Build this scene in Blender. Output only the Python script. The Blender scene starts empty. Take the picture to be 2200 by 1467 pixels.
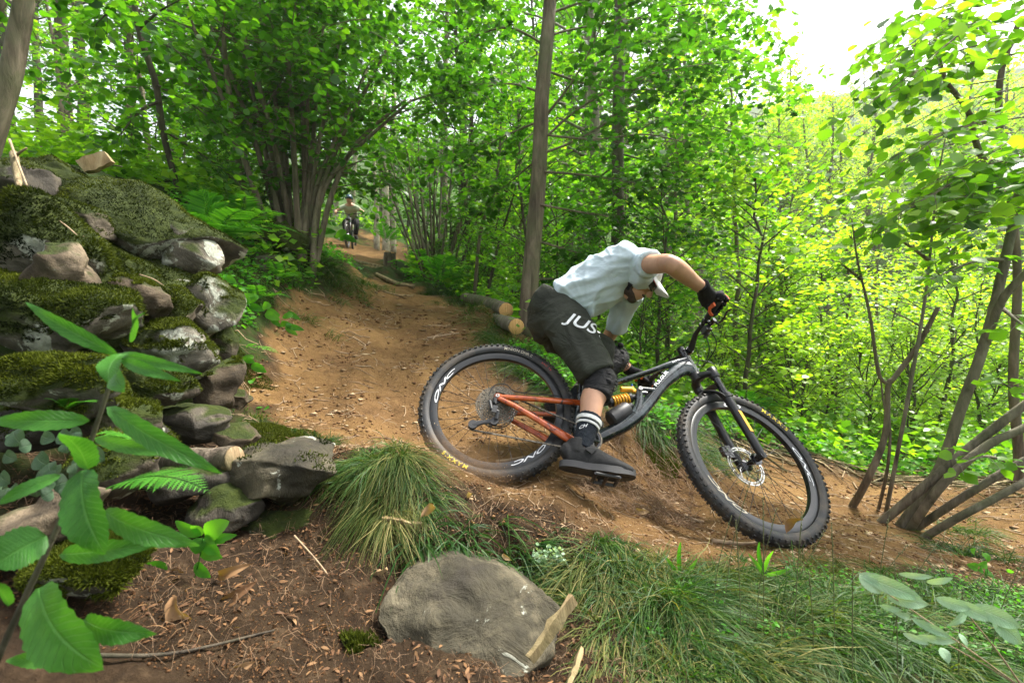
import bpy, math, random
import numpy as np
from mathutils import Vector, Matrix
PI = math.pi
sc = bpy.context.scene
COL = sc.collection
# ---------------------------------------------------------------- camera, sky, sun, exposure
FPX = 2200 * 16 / 36.0
PITCH = math.radians(-3)
cam_d = bpy.data.cameras.new('camera')
cam = bpy.data.objects.new('camera', cam_d); COL.objects.link(cam)
cam_d.lens = 16; cam_d.sensor_width = 36; cam_d.clip_start = 0.02; cam_d.clip_end = 600
cam.location = (0, 0, 0); cam.rotation_euler = (PI / 2 + PITCH, 0, 0)
cam_d.dof.use_dof = True; cam_d.dof.focus_distance = 2.2; cam_d.dof.aperture_fstop = 5.0
sc.camera = cam
SUN_EL, SUN_AZ = 58, 60          # azimuth measured from +Y (straight ahead) towards +X
w = bpy.data.worlds.new('World'); sc.world = w; w.use_nodes = True
nt = w.node_tree; nt.nodes.clear()
sky = nt.nodes.new('ShaderNodeTexSky'); sky.sky_type = 'NISHITA'; sky.sun_disc = False
sky.sun_elevation = math.radians(SUN_EL); sky.sun_rotation = math.radians(SUN_AZ)
sky.air_density = 1.0; sky.dust_density = 4.0; sky.ozone_density = 1.0
hs = nt.nodes.new('ShaderNodeHueSaturation'); hs.inputs['Saturation'].default_value = 0.30
bg = nt.nodes.new('ShaderNodeBackground'); bg.inputs['Strength'].default_value = 0.15
wo = nt.nodes.new('ShaderNodeOutputWorld')
nt.links.new(sky.outputs[0], hs.inputs['Color']); nt.links.new(hs.outputs[0], bg.inputs['Color']); nt.links.new(bg.outputs[0], wo.inputs[0])
sd = bpy.data.lights.new('sun', 'SUN'); sd.energy = 3.6; sd.angle = math.radians(9); sd.color = (1.0, 0.95, 0.86)
sun = bpy.data.objects.new('sun', sd); COL.objects.link(sun)
_d = Vector((math.sin(math.radians(SUN_AZ)) * math.cos(math.radians(SUN_EL)), math.cos(math.radians(SUN_AZ)) * math.cos(math.radians(SUN_EL)), math.sin(math.radians(SUN_EL))))
sun.rotation_euler = _d.to_track_quat('Z', 'Y').to_euler(); sun.location = (0, 0, 20)
sc.view_settings.view_transform = 'Standard'; sc.view_settings.look = 'None'
sc.view_settings.exposure = 1.62; sc.view_settings.gamma = 1.0; sc.view_settings.use_curve_mapping = False
sc.render.engine = 'CYCLES'
cy = sc.cycles
cy.max_bounces = 7; cy.diffuse_bounces = 4; cy.glossy_bounces = 2; cy.transmission_bounces = 4; cy.transparent_max_bounces = 4; cy.volume_bounces = 0
cy.use_adaptive_sampling = True; cy.adaptive_threshold = 0.02
cy.sample_clamp_indirect = 6
cy.use_denoising = True
try: cy.denoiser = 'OPENIMAGEDENOISE'
except Exception: pass

# ---------------------------------------------------------------- helpers
rnd = random.Random(7)
RG = np.random.default_rng(11)
_c, _s = math.cos(PITCH), math.sin(PITCH)
def W(px, py, d):
    a, b = (px - 1100) / FPX, -(py - 733.5) / FPX
    return np.array([a * d, (_c - b * _s) * d, (_s + b * _c) * d])
def tag(o, label=None, cat=None, group=None, kind=None):
    if label: o['label'] = label
    if cat: o['category'] = cat
    if group: o['group'] = group
    if kind: o['kind'] = kind
    return o
def empty(name, loc, label=None, cat=None, group=None, rot=None):
    o = bpy.data.objects.new(name, None); COL.objects.link(o); o.location = tuple(loc); o.empty_display_size = .1
    if rot is not None: o.rotation_euler = rot
    return tag(o, label, cat, group)
def mesh_np(name, V, polys, smooth=True):
    """polys: list of int arrays (n,k)"""
    me = bpy.data.meshes.new(name)
    V = np.asarray(V, dtype=np.float32)
    me.vertices.add(len(V)); me.vertices.foreach_set('co', V.ravel())
    polys = [np.asarray(p, dtype=np.int32) for p in polys if len(p)]
    nl = sum(p.size for p in polys); npoly = sum(len(p) for p in polys)
    me.loops.add(nl); me.polygons.add(npoly)
    me.loops.foreach_set('vertex_index', np.concatenate([p.ravel() for p in polys]))
    tot = np.concatenate([np.full(len(p), p.shape[1], dtype=np.int32) for p in polys])
    st = np.concatenate([[0], np.cumsum(tot)[:-1]]).astype(np.int32)
    me.polygons.foreach_set('loop_start', st); me.polygons.foreach_set('loop_total', tot)
    if smooth: me.polygons.foreach_set('use_smooth', np.ones(npoly, dtype=bool))
    me.update(calc_edges=True)
    return me
def attr(me, name, vals):
    a = me.attributes.new(name, 'FLOAT', 'POINT'); a.data.foreach_set('value', np.asarray(vals, dtype=np.float32))
def add(name, me, mat=None, parent=None, loc=None):
    o = bpy.data.objects.new(name, me); COL.objects.link(o)
    if mat is not None:
        for m in (mat if isinstance(mat, (list, tuple)) else [mat]): me.materials.append(m)
    if parent is not None: o.parent = parent
    if loc is not None: o.location = tuple(loc)
    return o
def nrm(v):
    v = np.asarray(v, float); return v / max(1e-12, np.linalg.norm(v))
class MB:
    def __init__(s): s.V = []; s.F = []; s.M = []; s.n = 0
    def put(s, V, F, m=0):
        V = np.asarray(V, float); s.V.append(V); s.F += [tuple(int(i) + s.n for i in f) for f in F]; s.M += [m] * len(F); s.n += len(V); return s
    def tube(s, P, R, seg=8, side=None, cap=True, m=0, closed=False):
        P = np.asarray(P, float); n = len(P)
        if np.isscalar(R): R = [R] * n
        T = np.gradient(P, axis=0) if not closed else np.roll(P, -1, 0) - np.roll(P, 1, 0)
        T /= np.maximum(1e-9, np.linalg.norm(T, axis=1))[:, None]
        if side is None:
            u = np.cross(T[0], [0, 0, 1.0]); u = u if np.linalg.norm(u) > 1e-3 else np.cross(T[0], [1.0, 0, 0])
        else: u = np.asarray(side, float)
        V = []
        a = np.linspace(0, 2 * PI, seg, endpoint=False)
        for i in range(n):
            uu = u if side is None else np.asarray(side, float)
            uu = uu - T[i] * np.dot(uu, T[i]); uu = nrm(uu); u = uu; v = np.cross(T[i], uu)
            r = R[i]; ra, rb = (r, r) if np.isscalar(r) else (r[0], r[1])
            V.append(P[i] + np.outer(np.cos(a) * ra, uu) + np.outer(np.sin(a) * rb, v))
        V = np.concatenate(V); F = []
        for i in range(n if closed else n - 1):
            j = (i + 1) % n
            for k in range(seg):
                l = (k + 1) % seg; F.append((i * seg + k, i * seg + l, j * seg + l, j * seg + k))
        if cap and not closed: F.append(tuple(range(seg))[::-1]); F.append(tuple(range((n - 1) * seg, n * seg)))
        return s.put(V, F, m)
    def box(s, c, size, X=None, m=0, taper=1.0):
        x, y, z = [q / 2 for q in size]
        V = np.array([[i * x * (taper if k > 0 else 1), j * y * (taper if k > 0 else 1), k * z] for i in (-1, 1) for j in (-1, 1) for k in (-1, 1)])
        if X is not None: V = V @ np.asarray(X).T
        return s.put(V + np.asarray(c), [(0, 1, 3, 2), (4, 6, 7, 5), (0, 4, 5, 1), (2, 3, 7, 6), (0, 2, 6, 4), (1, 5, 7, 3)], m)
    def lathe(s, prof, seg=48, X=None, c=(0, 0, 0), m=0, closed=True):
        """profile (r, y) revolved about local Y"""
        prof = np.asarray(prof, float); n = len(prof); a = np.linspace(0, 2 * PI, seg, endpoint=False)
        V = np.concatenate([np.stack([prof[:, 0] * math.cos(t), prof[:, 1], prof[:, 0] * math.sin(t)], 1) for t in a])
        if X is not None: V = V @ np.asarray(X).T
        F = []
        for i in range(seg):
            j = (i + 1) % seg
            for k in range(n if closed else n - 1):
                l = (k + 1) % n; F.append((i * n + k, i * n + l, j * n + l, j * n + k))
        return s.put(V + np.asarray(c), F, m)
    def ball(s, c, r, seg=10, X=None, m=0):
        r = np.ones(3) * r; a = np.linspace(0, PI, seg // 2 + 1)[1:-1]; t = np.linspace(0, 2 * PI, seg, endpoint=False)
        V = [[0, 0, 1]] + [[math.sin(p) * math.cos(q), math.sin(p) * math.sin(q), math.cos(p)] for p in a for q in t] + [[0, 0, -1]]
        V = np.array(V) * r
        if X is not None: V = V @ np.asarray(X).T
        F = [(0, 1 + k, 1 + (k + 1) % seg) for k in range(seg)]; L = len(a)
        for i in range(L - 1):
            for k in range(seg): F.append((1 + i * seg + k, 1 + (i + 1) * seg + k, 1 + (i + 1) * seg + (k + 1) % seg, 1 + i * seg + (k + 1) % seg))
        e = 1 + L * seg
        F += [(e, e - seg + (k + 1) % seg, e - seg + k) for k in range(seg)]
        return s.put(V + np.asarray(c), F, m)
    def build(s, name, mat, parent=None, loc=None, smooth=True, angle=None):
        V = np.concatenate(s.V)
        me = bpy.data.meshes.new(name); me.from_pydata(V.tolist(), [], s.F)
        for p, m in zip(me.polygons, s.M): p.material_index = m
        if smooth:
            me.polygons.foreach_set('use_smooth', [True] * len(me.polygons))
        me.update()
        if smooth and angle is not None: me.set_sharp_from_angle(angle=math.radians(angle))
        return add(name, me, mat, parent, loc)
def evaled(o, name):
    dg = bpy.context.evaluated_depsgraph_get(); me = bpy.data.meshes.new_from_object(o.evaluated_get(dg)); me.name = name
    bpy.data.objects.remove(o, do_unlink=True); return me
def remeshed(mb, name, vox, smooth=4, mat=None, parent=None, sub=0):
    V = np.concatenate(mb.V); me = bpy.data.meshes.new('tmp'); me.from_pydata(V.tolist(), [], mb.F); me.update()
    o = bpy.data.objects.new('tmp', me); COL.objects.link(o)
    r = o.modifiers.new('r', 'REMESH'); r.mode = 'VOXEL'; r.voxel_size = vox; r.use_smooth_shade = True
    s = o.modifiers.new('s', 'SMOOTH'); s.iterations = smooth; s.factor = .5
    me2 = evaled(o, name); bpy.data.meshes.remove(me)
    me2.polygons.foreach_set('use_smooth', [True] * len(me2.polygons))
    return add(name, me2, mat, parent)
def text_verts(s, size=1.0, res=3, shear=0.0, spacing=1.0):
    cu = bpy.data.curves.new('t', 'FONT'); cu.body = s; cu.size = size; cu.resolution_u = res; cu.shear = shear; cu.space_character = spacing
    cu.offset = size * .012
    o = bpy.data.objects.new('t', cu); COL.objects.link(o)
    me = evaled(o, 't'); V = np.array([v.co[:] for v in me.vertices]); F = [tuple(p.vertices) for p in me.polygons]
    bpy.data.meshes.remove(me); bpy.data.curves.remove(cu)
    V[:, 0] -= V[:, 0].min(); V[:, 1] -= V[:, 1].min()
    return V, F
# value noise, vectorised
def _h(ix, iy, iz, seed):
    n = (ix * 374761393 + iy * 668265263 + iz * 2147483647 + seed * 1274126177) & 0xffffffff
    n = ((n ^ (n >> 13)) * 1274126177) & 0xffffffff
    return ((n ^ (n >> 16)) & 0xffff) / 65535.0
def vnoise(P, sc_=1.0, seed=0):
    P = np.asarray(P, float) * sc_; i = np.floor(P).astype(np.int64); f = P - i; f = f * f * (3 - 2 * f)
    r = 0
    for a in (0, 1):
        for b in (0, 1):
            for c in (0, 1):
                wgt = (f[:, 0] if a else 1 - f[:, 0]) * (f[:, 1] if b else 1 - f[:, 1]) * (f[:, 2] if c else 1 - f[:, 2])
                r = r + wgt * _h(i[:, 0] + a, i[:, 1] + b, i[:, 2] + c, seed)
    return r * 2 - 1
def fbm(P, sc_=1.0, oct=4, seed=0, gain=.5):
    r = 0; a = 1.0
    for k in range(oct): r = r + a * vnoise(P, sc_ * 2 ** k, seed + k * 17); a *= gain
    return r

# ---------------------------------------------------------------- materials
def mat(name):
    m = bpy.data.materials.new(name); m.use_nodes = True; m.node_tree.nodes.clear(); return m, m.node_tree
class N:
    def __init__(s, name):
        s.m, s.t = mat(name); s.out = s.n('OutputMaterial')
    def n(s, k, **kw):
        x = s.t.nodes.new('ShaderNode' + k)
        for a, b in kw.items():
            if hasattr(x, a): setattr(x, a, b)
            else: x.inputs[a].default_value = b
        return x
    def l(s, a, b): s.t.links.new(a, b)
    def noise(s, scale, detail=4, rough=.55, co=None, dist=0):
        x = s.n('TexNoise'); x.inputs['Scale'].default_value = scale; x.inputs['Detail'].default_value = detail; x.inputs['Roughness'].default_value = rough; x.inputs['Distortion'].default_value = dist
        if co is not None: s.l(co, x.inputs['Vector'])
        return x
    def ramp(s, src, stops):
        x = s.n('ValToRGB'); e = x.color_ramp.elements
        while len(e) < len(stops): e.new(.5)
        for q, (p, c) in zip(e, stops): q.position = p; q.color = (c if len(c) == 4 else (*c, 1)) if not np.isscalar(c) else (c, c, c, 1)
        s.l(src, x.inputs[0]); return x
    def mix(s, f, a, b, mode='MIX'):
        x = s.n('Mix'); x.data_type = 'RGBA'; x.blend_type = mode
        for v, i in ((f, 0), (a, 6), (b, 7)):
            if hasattr(v, 'is_output') or hasattr(v, 'links'): s.l(v, x.inputs[i])
            else: x.inputs[i].default_value = v if i == 0 else (*v, 1) if len(v) == 3 else v
        return x.outputs[2]
    def bump(s, h, strength=.5, dist=.01, prev=None):
        x = s.n('Bump'); x.inputs['Strength'].default_value = strength; x.inputs['Distance'].default_value = dist; s.l(h, x.inputs['Height'])
        if prev is not None: s.l(prev, x.inputs['Normal'])
        return x.outputs[0]
    def pbr(s, col, rough=.7, metal=0, normal=None, spec=.5, coat=0):
        x = s.n('BsdfPrincipled')
        for v, i in ((col, 'Base Color'), (rough, 'Roughness'), (metal, 'Metallic'), (spec, 'Specular IOR Level'), (coat, 'Coat Weight')):
            if hasattr(v, 'links'): s.l(v, x.inputs[i])
            else: x.inputs[i].default_value = (*v, 1) if i == 'Base Color' else v
        if normal is not None: s.l(normal, x.inputs['Normal'])
        s.l(x.outputs[0], s.out.inputs[0]); return x
    def gen(s): return s.n('TexCoord').outputs['Object']
    def at(s, name): x = s.n('Attribute'); x.attribute_name = name; return x.outputs['Fac']
def simple(name, col, rough=.5, metal=0, nscale=0, var=.15, bump=0, coat=0, spec=.5):
    a = N(name)
    if nscale:
        co = a.gen(); no = a.noise(nscale, 5, .6, co)
        c1 = tuple(max(0, q * (1 - var)) for q in col); c2 = tuple(min(1, q * (1 + var)) for q in col)
        r = a.ramp(no.outputs[0], [(.3, c1), (.7, c2)])
        a.pbr(r.outputs[0], rough, metal, a.bump(no.outputs[0], bump, .004) if bump else None, spec, coat)
    else: a.pbr(col, rough, metal, None, spec, coat)
    return a.m
def leaf_mat(name, dark, mid, lite, trans=.5, tboost=1.5, gloss=.35, spec=.35):
    a = N(name); t = a.at('tone'); oi = a.n('ObjectInfo')
    ad = a.n('Math', operation='MULTIPLY_ADD'); a.l(oi.outputs['Random'], ad.inputs[0]); ad.inputs[1].default_value = .25; a.l(t, ad.inputs[2])
    sb = a.n('Math', operation='SUBTRACT'); a.l(ad.outputs[0], sb.inputs[0]); sb.inputs[1].default_value = .12
    r = a.ramp(sb.outputs[0], [(0.05, dark), (.5, mid), (.95, lite)])
    p = a.n('BsdfPrincipled'); a.l(r.outputs[0], p.inputs['Base Color']); p.inputs['Roughness'].default_value = gloss; p.inputs['Specular IOR Level'].default_value = spec
    tr = a.n('BsdfTranslucent')
    tc = a.mix(1.0, r.outputs[0], (tboost * 1.28, tboost * 1.38, tboost * .32), 'MULTIPLY'); a.l(tc, tr.inputs['Color'])
    mx = a.n('MixShader'); mx.inputs[0].default_value = trans; a.l(p.outputs[0], mx.inputs[1]); a.l(tr.outputs[0], mx.inputs[2]); a.l(mx.outputs[0], a.out.inputs[0])
    return a.m
M = {}
M['leaf_deep'] = leaf_mat('leaf_deep', (.014, .055, .006), (.04, .13, .010), (.12, .25, .016), .5, 1.8)  # species green, also darkened to carry the shade of the centre crowns
M['leaf_mid'] = leaf_mat('leaf_mid', (.022, .08, .008), (.065, .19, .014), (.17, .34, .024), .5, 1.7)
M['leaf_lime'] = leaf_mat('leaf_lime', (.04, .12, .012), (.13, .28, .022), (.29, .45, .05), .5, 1.5)  # species green, also brightened to carry the light on the right side
M['leaf_slope'] = leaf_mat('leaf_slope', (.09, .19, .018), (.24, .37, .035), (.42, .55, .08), .55, 1.5)  # paler lime, its colour holding the luminous look of the right side
M['leaf_grey'] = leaf_mat('leaf_grey', (.05, .12, .04), (.11, .22, .08), (.2, .34, .14), .45, 1.2)
M['leaf_plant'] = leaf_mat('leaf_plant', (.03, .16, .02), (.06, .25, .035), (.12, .34, .05), .4, 1.3, .45, .3)
M['leaf_pale'] = leaf_mat('leaf_pale', (.10, .24, .10), (.16, .34, .15), (.25, .45, .2), .3, 1.1, .5, .3)
M['leaf_fern'] = leaf_mat('leaf_fern', (.03, .14, .015), (.07, .24, .025), (.14, .36, .04), .45, 1.4, .5, .25)
M['grass'] = leaf_mat('grass', (.015, .055, .008), (.045, .11, .016), (.20, .20, .06), .35, 1.2, .5, .25)
M['grass_dry'] = leaf_mat('grass_dry', (.025, .06, .008), (.095, .115, .026), (.34, .28, .11), .35, 1.1, .6, .2)
M['moss_blade'] = leaf_mat('moss_blade', (.006, .011, .0015), (.024, .035, .004), (.09, .11, .010), .15, 1.0, .85, .08)
M['dead_leaf'] = leaf_mat('dead_leaf', (.10, .05, .025), (.24, .13, .06), (.45, .3, .16), .2, .8, .7, .2)
def bark(name, c1, c2, c3, sc_=14, stretch=.18, b=.8):
    a = N(name); co = a.gen(); mp = a.n('Mapping'); mp.inputs['Scale'].default_value = (1, 1, stretch); a.l(co, mp.inputs[0])
    n1 = a.noise(sc_, 6, .65, mp.outputs[0], .6); n2 = a.noise(3.0, 4, .6, co)
    r = a.ramp(n1.outputs[0], [(.32, c1), (.5, c2), (.72, c3)])
    col = a.mix(a.ramp(n2.outputs[0], [(.42, 0.0), (.62, .55)]).outputs[0], r.outputs[0], (.10, .115, .05))
    a.pbr(col, .85, 0, a.bump(n1.outputs[0], b, .02), .25); return a.m
M['bark'] = bark('bark_brown', (.045, .034, .024), (.14, .108, .075), (.26, .21, .15))
M['bark_grey'] = bark('bark_grey', (.06, .05, .038), (.17, .145, .11), (.30, .26, .20), 20, .25, .5)
M['bark_dark'] = bark('bark_dark', (.02, .016, .012), (.06, .048, .034), (.12, .10, .07), 22, .2, .6)
M['bark_pale'] = bark('bark_pale', (.16, .13, .09), (.36, .31, .23), (.6, .55, .45), 9, .5, .4)
def rock_mat(name, c1, c2, c3, moss=.5, lichen=.3, seed=0.0, mcol=((.012, .022, .003), (.06, .078, .009))):
    a = N(name); co0 = a.n('TexCoord').outputs['Object']; oi = a.n('ObjectInfo')
    vm = a.n('VectorMath', operation='ADD'); a.l(co0, vm.inputs[0])
    cb = a.n('CombineXYZ'); ml = a.n('Math', operation='MULTIPLY'); a.l(oi.outputs['Random'], ml.inputs[0]); ml.inputs[1].default_value = 30
    a.l(ml.outputs[0], cb.inputs[0]); a.l(ml.outputs[0], cb.inputs[1]); a.l(cb.outputs[0], vm.inputs[1]); co = vm.outputs[0]
    n1 = a.noise(5, 8, .62, co, .4); n2 = a.noise(38, 6, .7, co); n3 = a.noise(2.2, 6, .6, co); n4 = a.noise(9, 7, .68, co, .5)
    base = a.ramp(n1.outputs[0], [(.3, c1), (.5, c2), (.68, c3)]).outputs[0]
    base = a.mix(.35, base, a.ramp(n2.outputs[0], [(.35, (.04, .035, .03)), (.7, (.45, .4, .32))]).outputs[0], 'OVERLAY')
    cmp_ = a.n('Mapping'); cmp_.inputs['Scale'].default_value = (1, 1, 3.0); cmp_.inputs['Rotation'].default_value = (.2, .35, 0); a.l(co, cmp_.inputs[0]); cracks = a.noise(4.5, 9, .74, cmp_.outputs[0], .3)
    ck = a.ramp(cracks.outputs[0], [(.36, 0.0), (.47, 1.0)])
    base = a.mix(ck.outputs[0], a.mix(.55, base, (.03, .025, .02)), base)
    # lichen
    lm = a.ramp(n4.outputs[0], [(.64 - lichen * .14, 0.0), (.67 - lichen * .14, 1.0)]).outputs[0]
    base2 = a.mix(lm, base, a.ramp(n2.outputs[0], [(.3, (.20, .21, .17)), (.7, (.45, .46, .38))]).outputs[0]) if lichen > 0 else base
    # moss: up-facing plus noise
    ge = a.n('NewGeometry'); sp = a.n('SeparateXYZ'); a.l(ge.outputs['Normal'], sp.inputs[0])
    m1 = a.n('Math', operation='MULTIPLY_ADD'); a.l(sp.outputs[2], m1.inputs[0]); m1.inputs[1].default_value = .55
    m2 = a.n('Math', operation='MULTIPLY_ADD'); a.l(n3.outputs[0], m2.inputs[0]); m2.inputs[1].default_value = 1.7; m2.inputs[2].default_value = -1.5 + moss
    a.l(m2.outputs[0], m1.inputs[2])
    mk = a.ramp(m1.outputs[0], [(.0, 0.0), (.16, 1.0)]).outputs[0]
    mn = a.noise(26, 8, .75, co)
    mossc = a.ramp(mn.outputs[0], [(.3, mcol[0]), (.55, tuple((p + q) / 2 for p, q in zip(*mcol))), (.75, mcol[1])]).outputs[0]
    col = a.mix(mk, base2, mossc)
    hm = a.n('Math', operation='MULTIPLY_ADD'); a.l(mn.outputs[0], hm.inputs[0]); a.l(mk, hm.inputs[1]); a.l(n4.outputs[0], hm.inputs[2])
    b1 = a.bump(n2.outputs[0], .5, .004); b2 = a.bump(hm.outputs[0], .9, .025, b1)
    a.pbr(col, .88, 0, b2, .25); return a.m
M['rock_moss'] = rock_mat('rock_mossy', (.03, .027, .022), (.10, .09, .07), (.22, .20, .16), .82, .7)
M['rock_part'] = rock_mat('rock_part_moss', (.025, .021, .016), (.09, .075, .055), (.21, .175, .13), .74, .4)
M['rock_tan'] = rock_mat('rock_tan', (.03, .022, .014), (.095, .073, .048), (.26, .205, .14), .34, .1)
M['rock_lichen'] = rock_mat('rock_lichen', (.05, .043, .035), (.15, .135, .105), (.28, .26, .21), .55, .95)
M['rock_grey'] = rock_mat('rock_grey', (.018, .017, .012), (.065, .058, .038), (.19, .165, .11), -.15, .15)
M['rock_dark'] = rock_mat('rock_dark', (.03, .027, .023), (.06, .054, .044), (.14, .12, .09), .42, .1)
a = N('cut_wood'); co = a.gen(); wv = a.n('TexWave', wave_type='RINGS'); wv.rings_direction = 'Z'; wv.inputs['Scale'].default_value = 22; wv.inputs['Distortion'].default_value = 2; a.l(co, wv.inputs['Vector'])
a.pbr(a.ramp(wv.outputs[1], [(.2, (.50, .27, .09)), (.8, (.66, .41, .17))]).outputs[0], .8, 0, None, .2); M['cut_wood'] = a.m
M['wood_dead'] = bark('wood_dead', (.08, .055, .03), (.26, .18, .10), (.48, .36, .22), 26, .12, .7)
M['wood_grey'] = bark('wood_grey', (.04, .03, .022), (.13, .10, .075), (.26, .21, .16), 30, .12, .9)
M['twig'] = simple('twig', (.30, .21, .125), .8, 0, 30, .4)
M['root'] = simple('root_fibre', (.20, .125, .07), .9, 0, 30, .4)
# ground
a = N('forest_soil'); co = a.gen()
t = a.at('trail'); g = a.at('green'); sh = a.at('rut')
n1 = a.noise(1.6, 7, .62, co); n2 = a.noise(16, 8, .7, co); n3 = a.noise(90, 5, .7, co); n5 = a.noise(4.5, 6, .6, co, .5)
trail = a.ramp(n1.outputs[0], [(.34, (.070, .038, .014)), (.5, (.150, .086, .028)), (.66, (.28, .172, .062))]).outputs[0]
dirt = a.ramp(n2.outputs[0], [(.3, (.011, .007, .004)), (.55, (.034, .021, .011)), (.75, (.085, .056, .032))]).outputs[0]
trail = a.mix(.55, trail, a.ramp(n2.outputs[0], [(.3, (.07, .037, .016)), (.6, (.18, .103, .044)), (.76, (.33, .22, .115))]).outputs[0])
trail = a.mix(a.ramp(n3.outputs[0], [(.62, 0.0), (.70, .6)]).outputs[0], trail, (.38, .26, .15))
trail = a.mix(a.ramp(n3.outputs[0], [(.30, .6), (.40, 0.0)]).outputs[0], trail, (.045, .022, .011))
floor = a.mix(a.ramp(n5.outputs[0], [(.36, .25), (.5, .95)]).outputs[0], dirt, (.026, .045, .009))
far_ = a.ramp(n1.outputs[0], [(.35, (.015, .04, .006)), (.65, (.05, .10, .012))]).outputs[0]; gp = a.n('SeparateXYZ'); a.l(co, gp.inputs[0])
floor = a.mix(a.ramp(a.n('Math', operation='DIVIDE').outputs[0], [(0, 0.0), (1, 1.0)]).outputs[0] if False else a.at('far'), floor, far_)
rm_ = a.n('Math', operation='MULTIPLY'); a.l(sh, rm_.inputs[0]); rm_.inputs[1].default_value = .55; trail = a.mix(rm_.outputs[0], trail, a.ramp(n2.outputs[0], [(.35, (.10, .055, .022)), (.7, (.20, .115, .05))]).outputs[0])
c = a.mix(a.ramp(t, [(.35, 0.0), (.65, 1.0)]).outputs[0], dirt, trail)
ga = a.n('Math', operation='MULTIPLY_ADD'); a.l(n5.outputs[0], ga.inputs[0]); ga.inputs[1].default_value = .8; a.l(g, ga.inputs[2])
c = a.mix(a.ramp(ga.outputs[0], [(.78, 0.0), (.98, 1.0)]).outputs[0], c, floor)
b1 = a.bump(n3.outputs[0], .6, .006); b2 = a.bump(n2.outputs[0], .8, .03, b1)
a.pbr(c, .95, 0, b2, .12); M['ground'] = a.m
a = N('soil_clod'); oi = a.at('tone'); a.pbr(a.ramp(oi, [(0, (.05, .025, .012)), (.45, (.14, .072, .032)), (.8, (.22, .13, .065)), (1, (.45, .34, .21))]).outputs[0], .95, 0, None, .1); M['clod'] = a.m


def veined(name, dark, mid, lite, vein, trans=.35, rough=.42):
    a = N(name); t = a.at('tone'); r = a.ramp(t, [(0.05, dark), (.5, mid), (.95, lite)]); lu, lt = a.at('lu'), a.at('lt')
    ab = a.n('Math', operation='ABSOLUTE'); a.l(lu, ab.inputs[0]); m1 = a.n('Math', operation='MULTIPLY_ADD'); a.l(ab.outputs[0], m1.inputs[0]); m1.inputs[1].default_value = -.16; a.l(lt, m1.inputs[2])
    m2 = a.n('Math', operation='MULTIPLY'); a.l(m1.outputs[0], m2.inputs[0]); m2.inputs[1].default_value = 14.0; fr_ = a.n('Math', operation='PINGPONG'); a.l(m2.outputs[0], fr_.inputs[0]); fr_.inputs[1].default_value = .5
    v1 = a.ramp(fr_.outputs[0], [(0, 1.0), (.10, 0.0)]).outputs[0]; v2 = a.ramp(ab.outputs[0], [(0, 1.0), (.09, 0.0)]).outputs[0]; mx_ = a.n('Math', operation='MAXIMUM'); a.l(v1, mx_.inputs[0]); a.l(v2, mx_.inputs[1])
    no = a.noise(60, 5, .65, a.gen()); no2 = a.noise(11, 4, .6, a.gen()); c = a.mix(.35, r.outputs[0], a.ramp(no.outputs[0], [(.3, dark), (.7, lite)]).outputs[0]); c = a.mix(a.ramp(no2.outputs[0], [(.55, 0.0), (.72, .45)]).outputs[0], c, (lite[0] * 1.3, lite[1] * .95, lite[2])); sc_ = a.n('Math', operation='MULTIPLY'); a.l(mx_.outputs[0], sc_.inputs[0]); sc_.inputs[1].default_value = .5; c = a.mix(sc_.outputs[0], c, vein)
    ht = a.n('Math', operation='MULTIPLY_ADD'); a.l(mx_.outputs[0], ht.inputs[0]); ht.inputs[1].default_value = -1.0; a.l(no.outputs[0], ht.inputs[2]); nb = a.bump(ht.outputs[0], .55, .003)
    p = a.n('BsdfPrincipled'); a.l(c, p.inputs['Base Color']); p.inputs['Roughness'].default_value = rough; p.inputs['Specular IOR Level'].default_value = .3; a.l(nb, p.inputs['Normal']); tr = a.n('BsdfTranslucent'); a.l(a.mix(1.0, c, (1.6, 1.5, .5), 'MULTIPLY'), tr.inputs['Color']); mx = a.n('MixShader'); mx.inputs[0].default_value = trans; a.l(p.outputs[0], mx.inputs[1]); a.l(tr.outputs[0], mx.inputs[2]); a.l(mx.outputs[0], a.out.inputs[0]); return a.m
M['leaf_plant'] = veined('leaf_plant_veined', (.02, .10, .012), (.045, .18, .022), (.09, .27, .035), (.13, .32, .08))
M['leaf_pale'] = veined('leaf_pale_veined', (.20, .36, .21), (.30, .48, .30), (.40, .56, .38), (.45, .6, .42), .25, .45)
M['leaf_ivy'] = veined('leaf_ivy_veined', (.03, .07, .03), (.06, .12, .055), (.10, .18, .09), (.15, .22, .13), .2, .45)
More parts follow.
